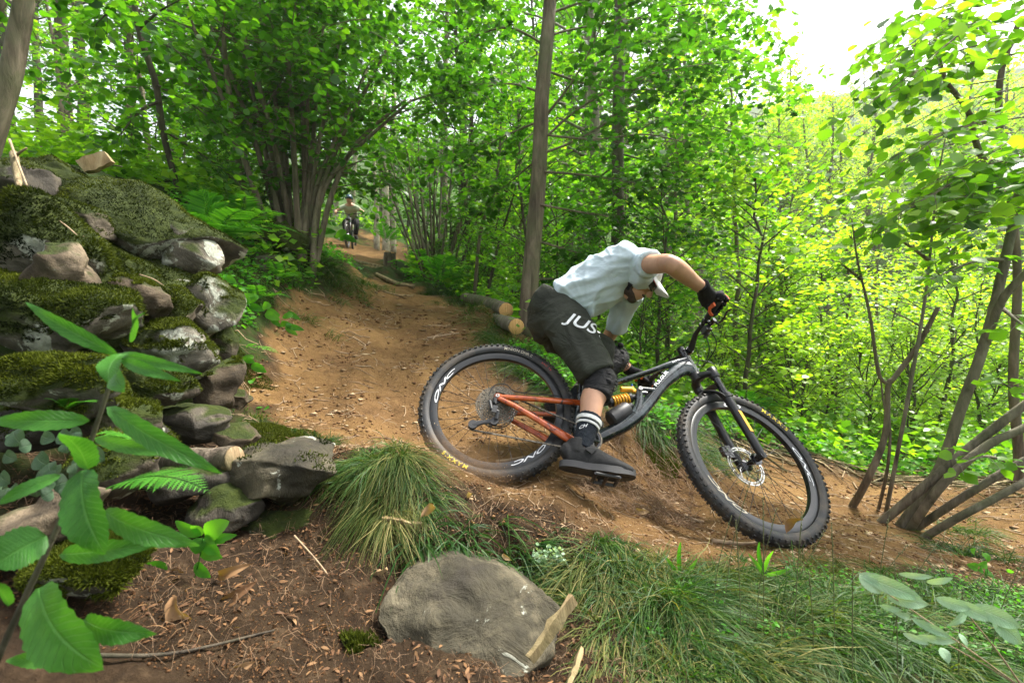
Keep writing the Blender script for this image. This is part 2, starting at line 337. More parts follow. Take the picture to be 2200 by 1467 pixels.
# ---------------------------------------------------------------- ground sheet
# px, py, depth, trail (0..1), green (0..1)
GC = [
 (1000,1467,.95,0,.0),(500,1467,.9,0,.1),(50,1467,.8,0,.3),(1500,1467,.98,0,.5),(2150,1467,1.05,0,.6),
 (500,1300,1.05,0,.1),(300,1380,.95,0,.1),(900,1260,1.38,0,.0),(1100,1300,1.40,0,.1),(1000,1200,1.45,0,.0),(900,1150,1.42,0,.1),(1100,1130,1.55,.1,0),(1000,1130,1.5,.2,0),
 (860,965,1.62,.2,.5),(700,1150,1.42,0,.1),(700,1010,1.6,0,.4),(760,1100,1.45,0,.3),(1400,1180,1.6,.5,.1),(1250,1140,1.57,.5,0),(1350,1270,1.4,0,.4),(1500,1300,1.32,0,.6),
 (1900,1300,1.4,0,.7),(1650,1230,1.5,.3,.4),(1200,1060,1.85,.7,0),(1000,1060,1.72,.5,.1),(1730,1175,1.80,.9,0),(1500,1160,1.85,.8,0),(1090,1037,1.92,.8,0),(2000,1200,2.0,.6,.1),(1900,1230,1.7,.5,.3),
 (100,1300,.95,0,.3),(300,1200,1.15,0,.1),(560,1130,1.42,0,.0),(450,1230,1.2,0,0),
 (50,700,1.75,0,.6),(50,450,2.2,0,.7),(300,400,2.8,0,.8),(450,600,3.3,0,.8),(480,800,2.55,0,.6),(250,900,1.9,0,.5),(100,1000,1.55,0,.5),(560,930,2.1,.1,.7),(430,960,2.0,0,.3),
 (0,330,3.0,0,.8),(150,350,4.2,0,.8),(150,352,6.5,0,.8),(150,430,12,0,.9),(150,470,25,0,.9),(-400,400,3,0,.8),(-400,1200,.9,0,.4),(-800,600,2,0,.8),
 (470,500,4.2,0,.9),(560,480,5.4,0,.9),(640,535,5.2,0,.7),(640,500,6.5,0,.8),(560,620,3.9,0,.8),(530,700,3.2,0,.9),(560,740,3.0,.2,.5),
 (640,640,4.3,.6,.4),(690,600,4.9,.3,.7),(620,700,3.8,.9,.1),(600,760,3.2,.9,0),(540,860,2.62,.7,.2),(700,800,3.2,1,0),(850,750,3.9,1,0),(850,850,3.0,1,0),(850,925,2.42,1,0),
 (720,935,2.2,.8,.1),(640,930,2.15,.4,.5),(1000,850,3.1,1,0),(1060,950,2.5,.9,0),(980,960,2.35,1,0),(1000,700,4.8,1,0),(1060,700,4.7,1,0),(950,660,5.6,1,.0),(1040,655,5.2,.8,.1),(850,625,7.2,1,0),
 (880,655,6.0,1,0),(760,640,5.2,.8,.3),(800,590,9.6,1,0),(730,560,7.5,.1,.9),(760,545,13.5,1,0),(815,548,13,1,0),(790,505,18,1,.0),(735,500,16,0,.9),(830,500,20,0,.7),(740,470,28,0,.9),(860,560,11.5,.2,.8),(900,600,9,.1,.9),
 (960,610,8,0,.9),(1030,640,6.4,.2,.8),(1100,690,6.0,0,.8),(1200,720,7,0,.9),(1100,650,10,0,.9),(1150,780,3.9,.1,.9),(1110,770,4.2,.5,.6),(1250,835,3.3,.1,.9),(1420,900,2.95,.1,.9),(1330,900,2.75,.6,.3),
 (1380,985,2.5,.6,.2),(1440,1065,2.42,.7,.0),(1300,1090,2.0,.8,0),(1500,1135,2.08,.9,0),(1620,1090,2.75,.9,0),(1600,1025,3.8,.9,0),(1500,905,4.6,.2,.8),(1600,940,6,0,.9),
 (1750,1030,4.0,.8,.1),(1850,1060,3.6,.7,.2),(1800,1110,2.9,.9,0),(1950,1130,2.9,.8,.2),(2100,1105,3.4,.7,.2),(2190,1170,2.9,.8,.1),(2250,1250,2.0,.3,.4),(2100,1300,1.6,.1,.6),(1900,970,6.5,0,.9),(2100,990,6,0,.9),
 (1700,860,12,0,.9),(1900,830,16,0,.9),(2200,860,12,0,.9),(1500,760,14,0,.9),(1300,720,14,0,.9),(1900,600,32,0,.9),(1800,330,55,0,.9),(2300,330,50,0,.9),(2300,600,28,0,.9),(1400,560,34,0,.9),(1400,330,70,0,.9),(1100,560,30,0,.9),(1100,330,70,0,.9),
 (800,420,45,0,.9),(800,330,80,0,.9),(500,480,14,0,.9),(450,460,30,0,.9),(300,450,80,0,.9),(2700,900,4,0,.8),(2700,1300,1.6,0,.7),(3000,700,14,0,.9),(-800,450,14,0,.9),(-800,400,60,0,.9)]
ths, vs, zs, at1, at2 = [], [], [], [], []
for px, py, d, a1, a2 in GC:
    p = W(px, py, d); r = math.hypot(p[0], p[1]); ths.append(math.atan2(p[0], p[1])); vs.append(math.log(r)); zs.append(p[2] / r); at1.append(a1); at2.append(a2)
for th in (-170, -130, -95, 95, 130, 170):
    for r in (.5, 1.0, 3, 12, 60):
        ths.append(math.radians(th)); vs.append(math.log(r)); zs.append(-.78 / r if r < 3 else -.05); at1.append(0); at2.append(.8)
for px in (0, 400, 800, 1200, 1600, 2100):
    a0 = (px - 1100) / FPX; d = .45; ths.append(math.atan(a0)); r = d * math.hypot(1, a0); vs.append(math.log(r)); zs.append(-.74 / r); at1.append(0); at2.append(.5)
KX = np.stack([np.array(ths), np.array(vs) * .8], 1); KZ = np.array([zs, at1, at2]).T
def _phi(A, B):
    d = np.sqrt(((A[:, None, :] - B[None]) ** 2).sum(2)); return d
n_ = len(KX)
Amat = np.zeros((n_ + 3, n_ + 3)); Amat[:n_, :n_] = _phi(KX, KX) - np.eye(n_) * 0.012; Amat[:n_, n_] = 1; Amat[:n_, n_ + 1:] = KX; Amat[n_:, :n_] = Amat[:n_, n_:].T
SOL = np.linalg.solve(Amat, np.concatenate([KZ, np.zeros((3, 3))]))
def gfield(x, y):
    x = np.atleast_1d(np.asarray(x, float)); y = np.atleast_1d(np.asarray(y, float)); r = np.hypot(x, y) + 1e-6
    Q = np.stack([np.arctan2(x, y), np.log(np.maximum(r, .3)) * .8], 1); o = []
    for k in range(0, len(Q), 20000):
        q = Q[k:k + 20000]; o.append(np.concatenate([_phi(q, KX), np.ones((len(q), 1)), q], 1) @ SOL)
    return np.concatenate(o), r
# sampled on a polar grid (fine near the path, coarse far off), blurred, then relief added
TH = np.radians(np.concatenate([np.linspace(-180, -64, 60, endpoint=False), np.linspace(-64, 64, 640), np.linspace(64, 180, 61)[1:]]))
LR = np.concatenate([np.linspace(math.log(.30), math.log(9), 430, endpoint=False), np.linspace(math.log(9), math.log(150), 90)])
gt, gr = np.meshgrid(TH, LR, indexing='ij'); GX = np.exp(gr) * np.sin(gt); GY = np.exp(gr) * np.cos(gt)
F_, R_ = gfield(GX.ravel(), GY.ravel()); F_ = F_.reshape(len(TH), len(LR), 3)
for it in range(5):
    F_[1:-1, 1:-1] = (F_[1:-1, 1:-1] * 2 + F_[:-2, 1:-1] + F_[2:, 1:-1] + F_[1:-1, :-2] + F_[1:-1, 2:]) / 6
GZ = F_[..., 0] * np.exp(gr); GT = F_[..., 1]; GG = F_[..., 2]
P3 = np.stack([GX.ravel(), GY.ravel(), GZ.ravel()], 1); rr = np.exp(gr).ravel()
amp = np.clip(rr, .3, 12)
rel = fbm(P3, 1.3, 3, 3) * .03 * np.clip(amp / 2, .3, 5) + fbm(P3, 9, 4, 5) * .010 * (1 - .35 * np.clip(GT.ravel(), 0, 1)) + fbm(P3, 45, 2, 9) * .0035
rel += np.abs(fbm(P3, 4.5, 3, 21)) * .018 * (GT.ravel() < .35)
GZ = GZ + rel.reshape(GZ.shape) - .004
# worn line where tyres have cut into the berm
RUT = [onp for onp in [(985, 672, 5.3), (960, 692, 4.9), (925, 712, 4.6), (885, 730, 4.3), (858, 755, 3.9), (842, 800, 3.4), (835, 850, 3.0), (860, 900, 2.6), (960, 975, 2.25), (1090, 1036, 1.95)]]
_rp = np.array([W(*q_)[:2] for q_ in RUT]); _x, _y = GX, GY; dm = np.full(GX.shape, 9.0)
for k in range(len(_rp) - 1):
    A_, B_ = _rp[k], _rp[k + 1]; ab = B_ - A_; tt_ = np.clip(((_x - A_[0]) * ab[0] + (_y - A_[1]) * ab[1]) / (ab @ ab), 0, 1); dm = np.minimum(dm, np.hypot(_x - A_[0] - ab[0] * tt_, _y - A_[1] - ab[1] * tt_))
RUTM = np.exp(-(dm / .13) ** 2); GZ = GZ - .035 * RUTM + .02 * np.exp(-((dm - .24) / .08) ** 2)
def gz(x, y):
    x = np.atleast_1d(np.asarray(x, float)); y = np.atleast_1d(np.asarray(y, float))
    th = np.arctan2(x, y); lr = np.log(np.clip(np.hypot(x, y), .301, 149))
    i = np.clip(np.searchsorted(TH, th) - 1, 0, len(TH) - 2); j = np.clip(np.searchsorted(LR, lr) - 1, 0, len(LR) - 2)
    u = np.clip((th - TH[i]) / (TH[i + 1] - TH[i]), 0, 1); v = np.clip((lr - LR[j]) / (LR[j + 1] - LR[j]), 0, 1)
    return GZ[i, j] * (1 - u) * (1 - v) + GZ[i + 1, j] * u * (1 - v) + GZ[i, j + 1] * (1 - u) * v + GZ[i + 1, j + 1] * u * v
def gk(x, y):
    th = np.arctan2(x, y); lr = np.log(np.clip(np.hypot(x, y), .301, 149))
    i = np.clip(np.searchsorted(TH, th) - 1, 0, len(TH) - 2); j = np.clip(np.searchsorted(LR, lr) - 1, 0, len(LR) - 2)
    return GT[i, j], GG[i, j]
def G1(px, d, dz=0.0):
    x = (px - 1100) / FPX * d; return np.array([x, d, gz(x, d)[0] + dz])
def onray(px, py, d0=.5, d1=60):
    """point where the line of sight through a pixel meets the ground"""
    ds = np.exp(np.linspace(math.log(d0), math.log(d1), 500)); P = np.array([W(px, py, d) for d in ds]); h = P[:, 2] - gz(P[:, 0], P[:, 1])
    k = np.where(h < 0)[0]
    if not len(k): return P[-1]
    k = k[0]
    if k == 0: return P[0]
    f = h[k - 1] / (h[k - 1] - h[k] + 1e-9); return P[k - 1] * (1 - f) + P[k] * f
nT, nR = GZ.shape
idx = np.arange(nT * nR).reshape(nT, nR)
q = np.stack([idx[:-1, :-1], idx[:-1, 1:], idx[1:, 1:], idx[1:, :-1]], -1).reshape(-1, 4)
V = np.stack([GX.ravel(), GY.ravel(), GZ.ravel()], 1)
V = np.concatenate([V, [[0, 0, float(GZ[:, 0].mean())]]])
c0 = len(V) - 1
tri = np.stack([np.full(nT - 1, c0), idx[:-1, 0], idx[1:, 0]], 1)
me = mesh_np('ground', V, [q, tri])
tn = GT.ravel() + fbm(P3, 6, 3, 31) * .18
attr(me, 'trail', np.append(tn, 0)); attr(me, 'green', np.append(GG.ravel(), 0)); attr(me, 'rut', np.append(RUTM.ravel(), 0)); attr(me, 'far', np.append(np.clip((rr - 9) / 8, 0, 1), 0))
o = add('ground', me, M['ground']); o['kind'] = 'structure'
# ---------------------------------------------------------------- mountain bike (local axes: x forward, y to its left, z up in its own plane)
BC = np.array([-0.0711627, 2.163, -0.4300044])
BM = np.array([[0.97156347, -0.03939107, 0.23347968], [-0.12652555, 0.74710825, 0.65254887], [-0.20013921, -0.66353418, 0.72087911]])
FH = np.array([1.19010, .011995, .02777])
HA = math.radians(64); SG = 0.2761
AX = np.array([-math.cos(HA), 0, math.sin(HA)]); FW = np.array([math.sin(HA), 0, math.cos(HA)])
AXO = np.array([1.1916, 0, .0285]) - .044 * FW
F2 = FW * math.cos(SG) + np.array([0, 1, 0]) * math.sin(SG); S2 = -np.array([0, 1, 0]) * math.cos(SG) + FW * math.sin(SG)
def ray(px, py):
    p = W(px, py, 1.0); return p
def BP(px, py, y=0.0):
    r = ray(px, py) @ BM; o_ = -BC @ BM; t = (y - o_[1]) / r[1]; return o_ + t * r
def B2W(b): return BC + np.asarray(b) @ BM.T
a = N('rubber_dusty'); co = a.gen(); n1 = a.noise(9, 7, .7, co, .5); n2 = a.noise(70, 4, .7, co)
rc = a.mix(a.ramp(n1.outputs[0], [(.45, 0.0), (.75, .75)]).outputs[0], (.018, .019, .020), (.11, .082, .052)); rc = a.mix(a.ramp(n2.outputs[0], [(.6, 0.0), (.72, .5)]).outputs[0], rc, (.15, .11, .07))
a.pbr(rc, .6, 0, a.bump(n2.outputs[0], .2, .002), .4); M['rubber'] = a.m
M['rim'] = simple('rim_black', (.012, .013, .014), .32, 0, 0)
M['black'] = simple('black_anodised', (.010, .010, .011), .38, 0)
M['black_gloss'] = simple('black_gloss', (.008, .008, .010), .15, 0, coat=.5)
M['plastic'] = simple('black_plastic', (.022, .022, .024), .5)
M['decal'] = simple('decal_white', (.72, .73, .74), .45)
M['decal_tan'] = simple('decal_tan', (.48, .43, .32), .6)
M['decal_yellow'] = simple('decal_yellow', (.80, .62, .02), .5)
M['decal_gold'] = simple('decal_gold', (.75, .42, .04), .4)
M['decal_red'] = simple('decal_red', (.55, .04, .03), .5)
M['steel'] = simple('steel', (.5, .5, .48), .3, 1, 120, .3)
M['steel_dusty'] = simple('steel_dusty', (.12, .105, .08), .5, .6, 90, .8)
M['gold'] = simple('shock_gold', (.72, .36, .03), .3, .35, 0)
M['orange'] = simple('glove_orange', (.62, .10, .015), .6, 0, 80, .15)
a = N('frame_paint'); co = a.gen(); n1 = a.noise(7, 6, .62, co, 1.2); n2 = a.noise(28, 5, .6, co)
n3 = a.noise(16, 8, .75, co)
c1 = a.ramp(n1.outputs[0], [(.38, (.006, .008, .009)), (.52, (.014, .020, .022)), (.66, (.06, .078, .082))]).outputs[0]
c1 = a.mix(a.ramp(n3.outputs[0], [(.58, 0.0), (.74, .6)]).outputs[0], c1, (.13, .10, .065)); a.pbr(c1, .2, .2, None, .5, .7); M['frame'] = a.m
a = N('orange_paint'); co = a.gen(); n1 = a.noise(22, 7, .7, co, .8); n2 = a.noise(9, 4, .6, co)
c1 = a.ramp(n1.outputs[0], [(.38, (.02, .006, .003)), (.47, (.36, .055, .006)), (.7, (.55, .12, .010))]).outputs[0]
a.pbr(c1, .28, .2, None, .5, .5); M['stay'] = a.m

bike = empty('mountain_bike', (0, 0, 0), 'black and orange full suspension mountain bike leaned over in the turn under the nearer rider', 'mountain bike')
bike.matrix_world = Matrix([[*BM[0], 0], [*BM[1], 0], [*BM[2], 0], [0, 0, 0, 1]])
_base = B2W((.6, 0, -.372)); bike.location = tuple(_base); BOFF = np.array([-.6, 0, .372])
def bp_part(mb, name, m, parent=None, angle=40, smooth=True):
    mb.V = [v + BOFF for v in mb.V]
    return mb.build(name, m, parent if parent is not None else bike, None, smooth, angle)
def child(par):   # parts are built in bike coordinates, sub-parts share their parent's origin
    return par
def arc_text(s, rad, y, th0, size, X, c, m, name, parent, conv=None, spacing=1.0, xs=1.0, shear=0):
    """letters bent along a circle in the wheel plane, tops outward, reading clockwise as seen from the near side (-Y)"""
    V, F = text_verts(s, size, 3, shear, spacing); V[:, 0] *= xs
    # subdivide-free bend: angle falls with x
    th = th0 - V[:, 0] / (rad + size * .4); r = rad + V[:, 1]
    yy = np.array([conv(q) for q in r]) if conv else np.full(len(V), y)
    L = np.stack([r * np.cos(th), yy, r * np.sin(th)], 1) @ np.asarray(X).T + np.asarray(c)
    mb = MB().put(L, F); return bp_part(mb, name, m, parent, smooth=False)
TR, Tr = .3425, .0300
def tyre_side(r):   # near-side surface height of the tyre (or the rim) at radius r
    d = (r - TR) / Tr; return -(Tr * math.sqrt(max(.05, 1 - d * d)) + .0008)
def rim_side(r): return -(.0150 + .0006 - .0035 * max(0, min(1, (.300 - r) / .028)))
def wheel(name, c, X, rot, texts, front):
    wroot = None
    # hub shell is the part; everything else hangs from it
    h = MB(); pr = [(.006, -.056), (.014, -.056), (.016, -.034), (.028, -.032), (.028, -.028), (.013, -.02), (.013, .02), (.028, .03), (.028, .034), (.016, .036), (.014, .056), (.006, .056)]
    if not front: pr = [(p, q * 1.2) for p, q in pr]
    h.lathe(pr, 24, X, c); hub = bp_part(h, name, M['black_gloss'])
    t = MB(); prof = [(TR + Tr * math.cos(u), Tr * math.sin(u)) for u in np.linspace(math.radians(-138), math.radians(138), 22)]
    prof = [(.3205, -.0125)] + prof[::1] + [(.3205, .0125)]
    t.lathe(prof, 128, X, c)
    R3 = random.Random(3)
    for k in range(76):   # tread blocks
        th = 2 * PI * k / 76
        for (yo, tilt, sz) in (((-.026, .95, (.011, .013, .008)), (.026, -.95, (.011, .013, .008)), (-.0095, .25, (.010, .011, .0065)), (.0095, -.25, (.010, .011, .0065))) if k % 2 else ((-.0265, .95, (.014, .012, .008)), (.0265, -.95, (.014, .012, .008)), (-.016, .5, (.009, .008, .006)), (.016, -.5, (.009, .008, .006)))):
            t2 = th + (0 if abs(yo) > .02 else PI / 76)
            er = np.array([math.cos(t2), 0, math.sin(t2)]); et = np.array([-math.sin(t2), 0, math.cos(t2)]); ey = np.array([0, 1, 0.])
            u = math.asin(max(-1, min(1, yo / Tr))); n_l = er * math.cos(u) + ey * math.sin(u); s_l = np.cross(n_l, et)
            B = np.stack([et, s_l, n_l], 1)
            pc = er * (TR + Tr * math.cos(u)) + ey * Tr * math.sin(u) + n_l * (sz[2] * .35)
            t.box((pc @ X.T) + c, sz, X @ B, 0, .82)
    bp_part(t, 'tyre', M['rubber'], hub, 35)
    ti = MB(); ti.lathe([(.3222, -.0126), (.316, -.0155), (.300, -.0152), (.284, -.0115), (.2815, 0), (.284, .0115), (.300, .0152), (.316, .0155), (.3222, .0126), (.318, 0)], 128, X, c)
    bp_part(ti, 'rim', M['rim'], hub, 30)
    sp = MB()
    for k in range(32):
        side = -1 if k % 2 else 1; a_r = 2 * PI * k / 32 + rot; a_h = a_r + (.95 if (k // 2) % 2 else -.95); hy = .031 * side * (1.15 if not front else 1)
        p0 = np.array([.027 * math.cos(a_h), hy, .027 * math.sin(a_h)]); p1 = np.array([.284 * math.cos(a_r), .002 * side, .284 * math.sin(a_r)])
        sp.tube([(p0 @ X.T) + c, (p1 @ X.T) + c], .00115, 5)
    bp_part(sp, 'spokes', M['black'], hub)
    dy = .040 if front else .052; d_ = MB()
    R0 = .095 if front else .086
    d_.lathe([(R0, dy - .001), (R0, dy + .001), (R0 - .006, dy + .001), (R0 - .006, dy - .001)], 60, X, c)
    d_.lathe([(R0 - .012, dy - .001), (R0 - .012, dy + .001), (R0 - .017, dy + .001), (R0 - .017, dy - .001)], 60, X, c)
    for k in range(30):
        th = 2 * PI * k / 30; p0 = np.array([(R0 - .003) * math.cos(th), dy, (R0 - .003) * math.sin(th)]); p1 = np.array([(R0 - .015) * math.cos(th + (.1 if k % 2 else -.1)), dy, (R0 - .015) * math.sin(th + (.1 if k % 2 else -.1))])
        d_.tube([(p0 @ X.T) + c, (p1 @ X.T) + c], .0018, 4)
    for k in range(6):
        th = 2 * PI * k / 6; pts = [np.array([q * math.cos(th + s_), dy, q * math.sin(th + s_)]) for q, s_ in ((.02, 0), (.045, .25), (R0 - .014, .75))]
        d_.tube([(p @ X.T) + c for p in pts], .003, 4)
    bp_part(d_, 'brake_disc', M['steel'], hub)
    for (s, rad, size, deg, m, nm, fn, spc, xs, shr) in texts:
        arc_text(s, rad, 0, math.radians(deg), size, X, c, m, nm, hub, fn, spc, xs, shr)
    return hub
I3 = np.eye(3)
# angle of a pixel as seen in a wheel plane
def wang(px, py, c, X):
    r = ray(px, py) @ BM; o_ = -BC @ BM; n_ = X[:, 1]; t = np.dot(c - o_, n_) / np.dot(r, n_); p = (o_ + t * r - c) @ X
    return math.degrees(math.atan2(p[2], p[0])), math.hypot(p[0], p[2])
RC = np.zeros(3)
XF = np.stack([F2, -S2, np.cross(F2, -S2)], 1)
_r0 = wang(936, 868, RC, I3)[0]; _r1 = wang(1008, 1003, RC, I3)[0]; _r2 = wang(1084, 752, RC, I3)[0]; _r3 = wang(1210, 985, RC, I3)[0]; _r4 = wang(1172, 778, RC, I3)[0]
rear = wheel('rear_wheel', RC, I3, .1, [
    ('ONC', .2880, .025, _r0, M['decal'], 'rim_lettering', rim_side, 1.0, 3.6, .5),
    ('ONC', .2880, .025, _r3, M['decal'], 'rim_lettering', rim_side, 1.0, 3.2, .5),
    ('MAXXIS', .3285, .026, _r1, M['decal_yellow'], 'tyre_lettering', tyre_side, 1.25, 1.25, 0),
    ('MINION DHR II', .3300, .0215, _r2, M['decal_tan'], 'tyre_lettering', tyre_side, 1.0, 1.05, 0),
    ('EXO TR', .3315, .012, _r4, M['decal_red'], 'tyre_lettering', tyre_side, 1.3, 1.3, 0)], False)
_f0 = wang(1700, 962, FH, XF)[0]; _f1 = wang(1629, 880, FH, XF)[0]; _f2 = wang(1522, 1050, FH, XF)[0]; _f3 = wang(1545, 862, FH, XF)[0]; _f4 = wang(1600, 1120, FH, XF)[0]
front = wheel('front_wheel', FH, XF, .3, [
    ('ONC', .2880, .025, _f0, M['decal'], 'rim_lettering', rim_side, 1.0, 3.3, .5),
    ('MAXXIS', .3285, .027, _f1, M['decal_yellow'], 'tyre_lettering', tyre_side, 1.3, 1.3, 0),
    ('ONC', .2865, .026, _f4, M['decal_tan'], 'rim_lettering', rim_side, 1.0, 3.3, .5),
    ('CO', .2865, .034, _f3, M['decal'], 'rim_lettering', rim_side, 1.02, 2.0, .35)], True)
# cassette, mech, chain
cs = MB()
for k, r in enumerate([.104, .092, .082, .073, .064, .056, .048, .042, .036, .031, .027]):
    y = -.026 - .0032 * k; nt_ = max(11, int(r * 2 * PI / .0127))
    cs.lathe([(r - .010 if r > .04 else .012, y - .0008), (r - .003, y - .0008), (r - .003, y + .0008), (r - .010 if r > .04 else .012, y + .0008)], 40)
    for j in range(nt_):
        th = 2 * PI * j / nt_; e = np.array([math.cos(th), 0, math.sin(th)]); cs.box(e * (r - .001) + [0, y, 0], (.006, .0018, .0055), np.stack([e, [0, 1, 0], np.cross(e, [0, 1, 0])], 1))
    if r > .04:
        for j in range(7):
            th = 2 * PI * j / 7 + k * .2; e = np.array([math.cos(th), 0, math.sin(th)]); cs.tube([e * .013 + [0, -.045, 0], e * (r - .007) + [0, y, 0]], .003, 4)
bp_part(cs, 'cassette', M['steel_dusty'], rear, 30)
DO = BP(1069, 852, -.072); CS1 = BP(1220, 941, -.058); SS1 = BP(1248, 865, -.056)
def stays(sgn):
    m_ = MB(); y = lambda v: -v if sgn > 0 else v
    d0 = DO * [1, sgn, 1]; 
    m_.tube([d0 + [.0, 0, .0], d0 * .6 + (SS1 * [1, sgn, 1]) * .4 + [0, -.004 * sgn, 0], SS1 * [1, sgn, 1] + [0, 0, 0], SS1 * [1, .6 * sgn, 1] + [.03, 0, .0]], [(.010, .013), (.011, .0135), (.011, .0145), (.011, .015)], 10, side=(0, 1, 0))
    m_.tube([d0 + [.002, 0, -.006], d0 * .75 + (CS1 * [1, sgn, 1]) * .25 + [0, -.004 * sgn, .002], d0 * .4 + (CS1 * [1, sgn, 1]) * .6 + [0, 0, .004], CS1 * [1, sgn, 1], CS1 * [1, .7 * sgn, 1] + [.05, 0, -.008]], [(.010, .012), (.011, .0125), (.011, .0155), (.012, .021), (.012, .021)], 10, side=(0, 1, 0))
    m_.ball(d0, (.018, .011, .02), 12)
    return m_
sw = bp_part(stays(1), 'swingarm', M['stay']); bp_part(stays(-1), 'chainstay', M['stay'], sw)
pv = MB(); pv.lathe([(.0045, -.013), (.009, -.013), (.011, -.010), (.011, 0), (.0045, 0)], 20, None, DO); bp_part(pv, 'axle_cap', M['steel'], sw)
gd = MB(); g0, g1 = BP(1112, 873, -.05), BP(1226, 933, -.05)
gd.tube([g0 + (g1 - g0) * t + [0, 0, .006 * (math.sin(t * 26) if t < .5 else 0)] for t in np.linspace(0, 1, 26)], [(.008, .006)] * 26, 8, side=(0, 1, 0)); bp_part(gd, 'chain_guard', M['plastic'], sw)
# lettering on the upper stay
def flat_text(s, p0, p1, h, y, m, name, parent, spacing=1.0, italic=0, up=1):
    V, F = text_verts(s, 1.0, 3, italic, spacing); wd = V[:, 0].max(); e = nrm(p1 - p0); n = np.array([0, -1.0, 0]); u = np.cross(n, e) * -1
    u = nrm(u) if nrm(u)[2] * up > 0 else -nrm(u)
    L = np.linalg.norm(p1 - p0); Q = p0 + np.outer(V[:, 0] / wd * L, e) + np.outer(V[:, 1] / V[:, 1].max() * h, u); Q[:, 1] = Q[:, 1] + y
    return bp_part(MB().put(Q, F), name, m, parent, smooth=False)
flat_text('RANCON', BP(1173, 860.5, -.0705), BP(1210, 862, -.0695), .011, 0, M['decal'], 'stay_lettering', sw)
mech = MB(); j0 = BP(1062, 868, -.075); j1 = BP(1068, 888, -.09); jk1 = BP(1062, 905, -.075); jk2 = BP(1016, 912, -.065)
mech.tube([DO + [-.008, 0, -.01], j0, BP(1053, 862, -.085), BP(1056, 878, -.09), BP(1070, 884, -.09), BP(1066, 900, -.08)], [.011, .012, .010, .009, .010, .012], 8)
mech.box(BP(1063, 878, -.098), (.022, .004, .036), I3)
mech.tube([jk1, (jk1 + jk2) / 2 + [0, 0, .004], jk2], [(.016, .008), (.010, .008), (.018, .008)], 8, side=(0, 0, 1))
mech.lathe([(.003, -.007), (.021, -.007), (.021, .007), (.003, .007)], 14, None, jk2); mech.lathe([(.003, -.007), (.019, -.007), (.019, .007), (.003, .007)], 12, None, jk1)
bp_part(mech, 'rear_derailleur', M['plastic'], None, 40)
BB = BP(1262, 943, -.045); CR = .064
def link_chain(path, name, par=None):
    m_ = MB(); path = np.asarray(path); seg = np.linalg.norm(np.diff(path, axis=0), axis=1); cum = np.concatenate([[0], np.cumsum(seg)]); L = cum[-1]; k = 0; s_ = 0
    while s_ < L - .0127:
        def at(q): return np.array([np.interp(q, cum, path[:, i]) for i in range(3)])
        p, q2 = at(s_), at(s_ + .0127); e = nrm(q2 - p); X = np.stack([e, [0, 1, 0], np.cross(e, [0, 1, 0])], 1); wd = .0066 if k % 2 else .0042
        for sy in (-1, 1): m_.box((p + q2) / 2 + [0, sy * wd / 2, 0], (.0165, .0012, .0062), X)
        m_.tube([p + [0, -.0036, 0], p + [0, .0036, 0]], .0036, 6)
        s_ += .0127; k += 1
    return bp_part(m_, name, M['steel_dusty'], par, 30)
top = BP(1088, 849, -.045); thc = [np.array([BB[0] + CR * math.cos(t), BB[1], BB[2] + CR * math.sin(t)]) for t in np.linspace(math.radians(120), math.radians(-105), 20)]
bot = jk2 + [-.004, .012, -.020]
cpath = [np.array([-.02, -.046, .058]), np.array([.02, -.046, .058])] + thc + [bot + (0.012, 0, 0)] + [jk2 + [.020 * math.cos(t), .012, .020 * math.sin(t)] for t in np.linspace(-1.6, -4.6, 7)] + [jk1 + [.004, .012, .018]]
link_chain(cpath, 'chain')
cr = MB(); cr.lathe([(CR - .012, -.0015), (CR - .002, -.0015), (CR - .002, .0015), (CR - .012, .0015)], 60, None, BB)
for k in range(32):
    th = 2 * PI * k / 32; e = np.array([math.cos(th), 0, math.sin(th)]); cr.box(BB + e * (CR - .001), (.007, .002, .007), np.stack([e, [0, 1, 0], np.cross(e, [0, 1, 0])], 1))
for k in range(5):
    th = 2 * PI * k / 5; e = np.array([math.cos(th), 0, math.sin(th)]); cr.tube([BB, BB + e * (CR - .008)], .006, 6)
PD = BP(1300, 1032, -.13); Cd = nrm((PD - BB) * [1, 0, 1]); PR = PD * [1, 0, 1] + [0, BB[1] - .030, 0]; PL = BB * [1, 0, 1] - Cd * .168 + [0, .080, 0]
cr.tube([BB + [0, .1, 0], BB + [0, -.03, 0]], .014, 14)
crank = bp_part(cr, 'crankset', M['black_gloss'], None, 30)
def crank_arm(y0, P):
    m_ = MB(); b0 = BB * [1, 0, 1] + [0, y0, 0]; m_.tube([b0, (b0 + P) / 2, P], [(.008, .018), (.007, .013), (.007, .014)], 10, side=(0, 1, 0)); return m_
bp_part(crank_arm(-.072, PR + [0, 0, 0]), 'crank_arm', M['black'], crank); bp_part(crank_arm(.062, PL), 'crank_arm', M['black'], crank)
def pedal(P, sgn, tilt):
    m_ = MB(); e = np.array([math.cos(tilt), 0, math.sin(tilt)]); u = np.array([-math.sin(tilt), 0, math.cos(tilt)]); y_ = np.array([0, sgn, 0.])
    c_ = P + y_ * .065; m_.tube([P, P + y_ * .11], .008, 8)
    for s_ in (-1, 1): m_.tube([c_ + e * .046 * s_ - y_ * .042, c_ + e * .046 * s_ + y_ * .046], [(.008, .006)] * 2, 6, side=e)
    for s_ in (-1, 1): m_.tube([c_ - e * .046 + y_ * .044 * s_, c_ + e * .046 + y_ * .044 * s_], [(.006, .007)] * 2, 6, side=y_)
    for i_ in (-1, 0, 1):
        for s_ in (-1, 1):
            for q_ in (-1, 1): m_.tube([c_ + e * .042 * s_ + y_ * .036 * i_ + u * .005 * q_, c_ + e * .042 * s_ + y_ * .036 * i_ + u * .011 * q_], .002, 5)
    return m_
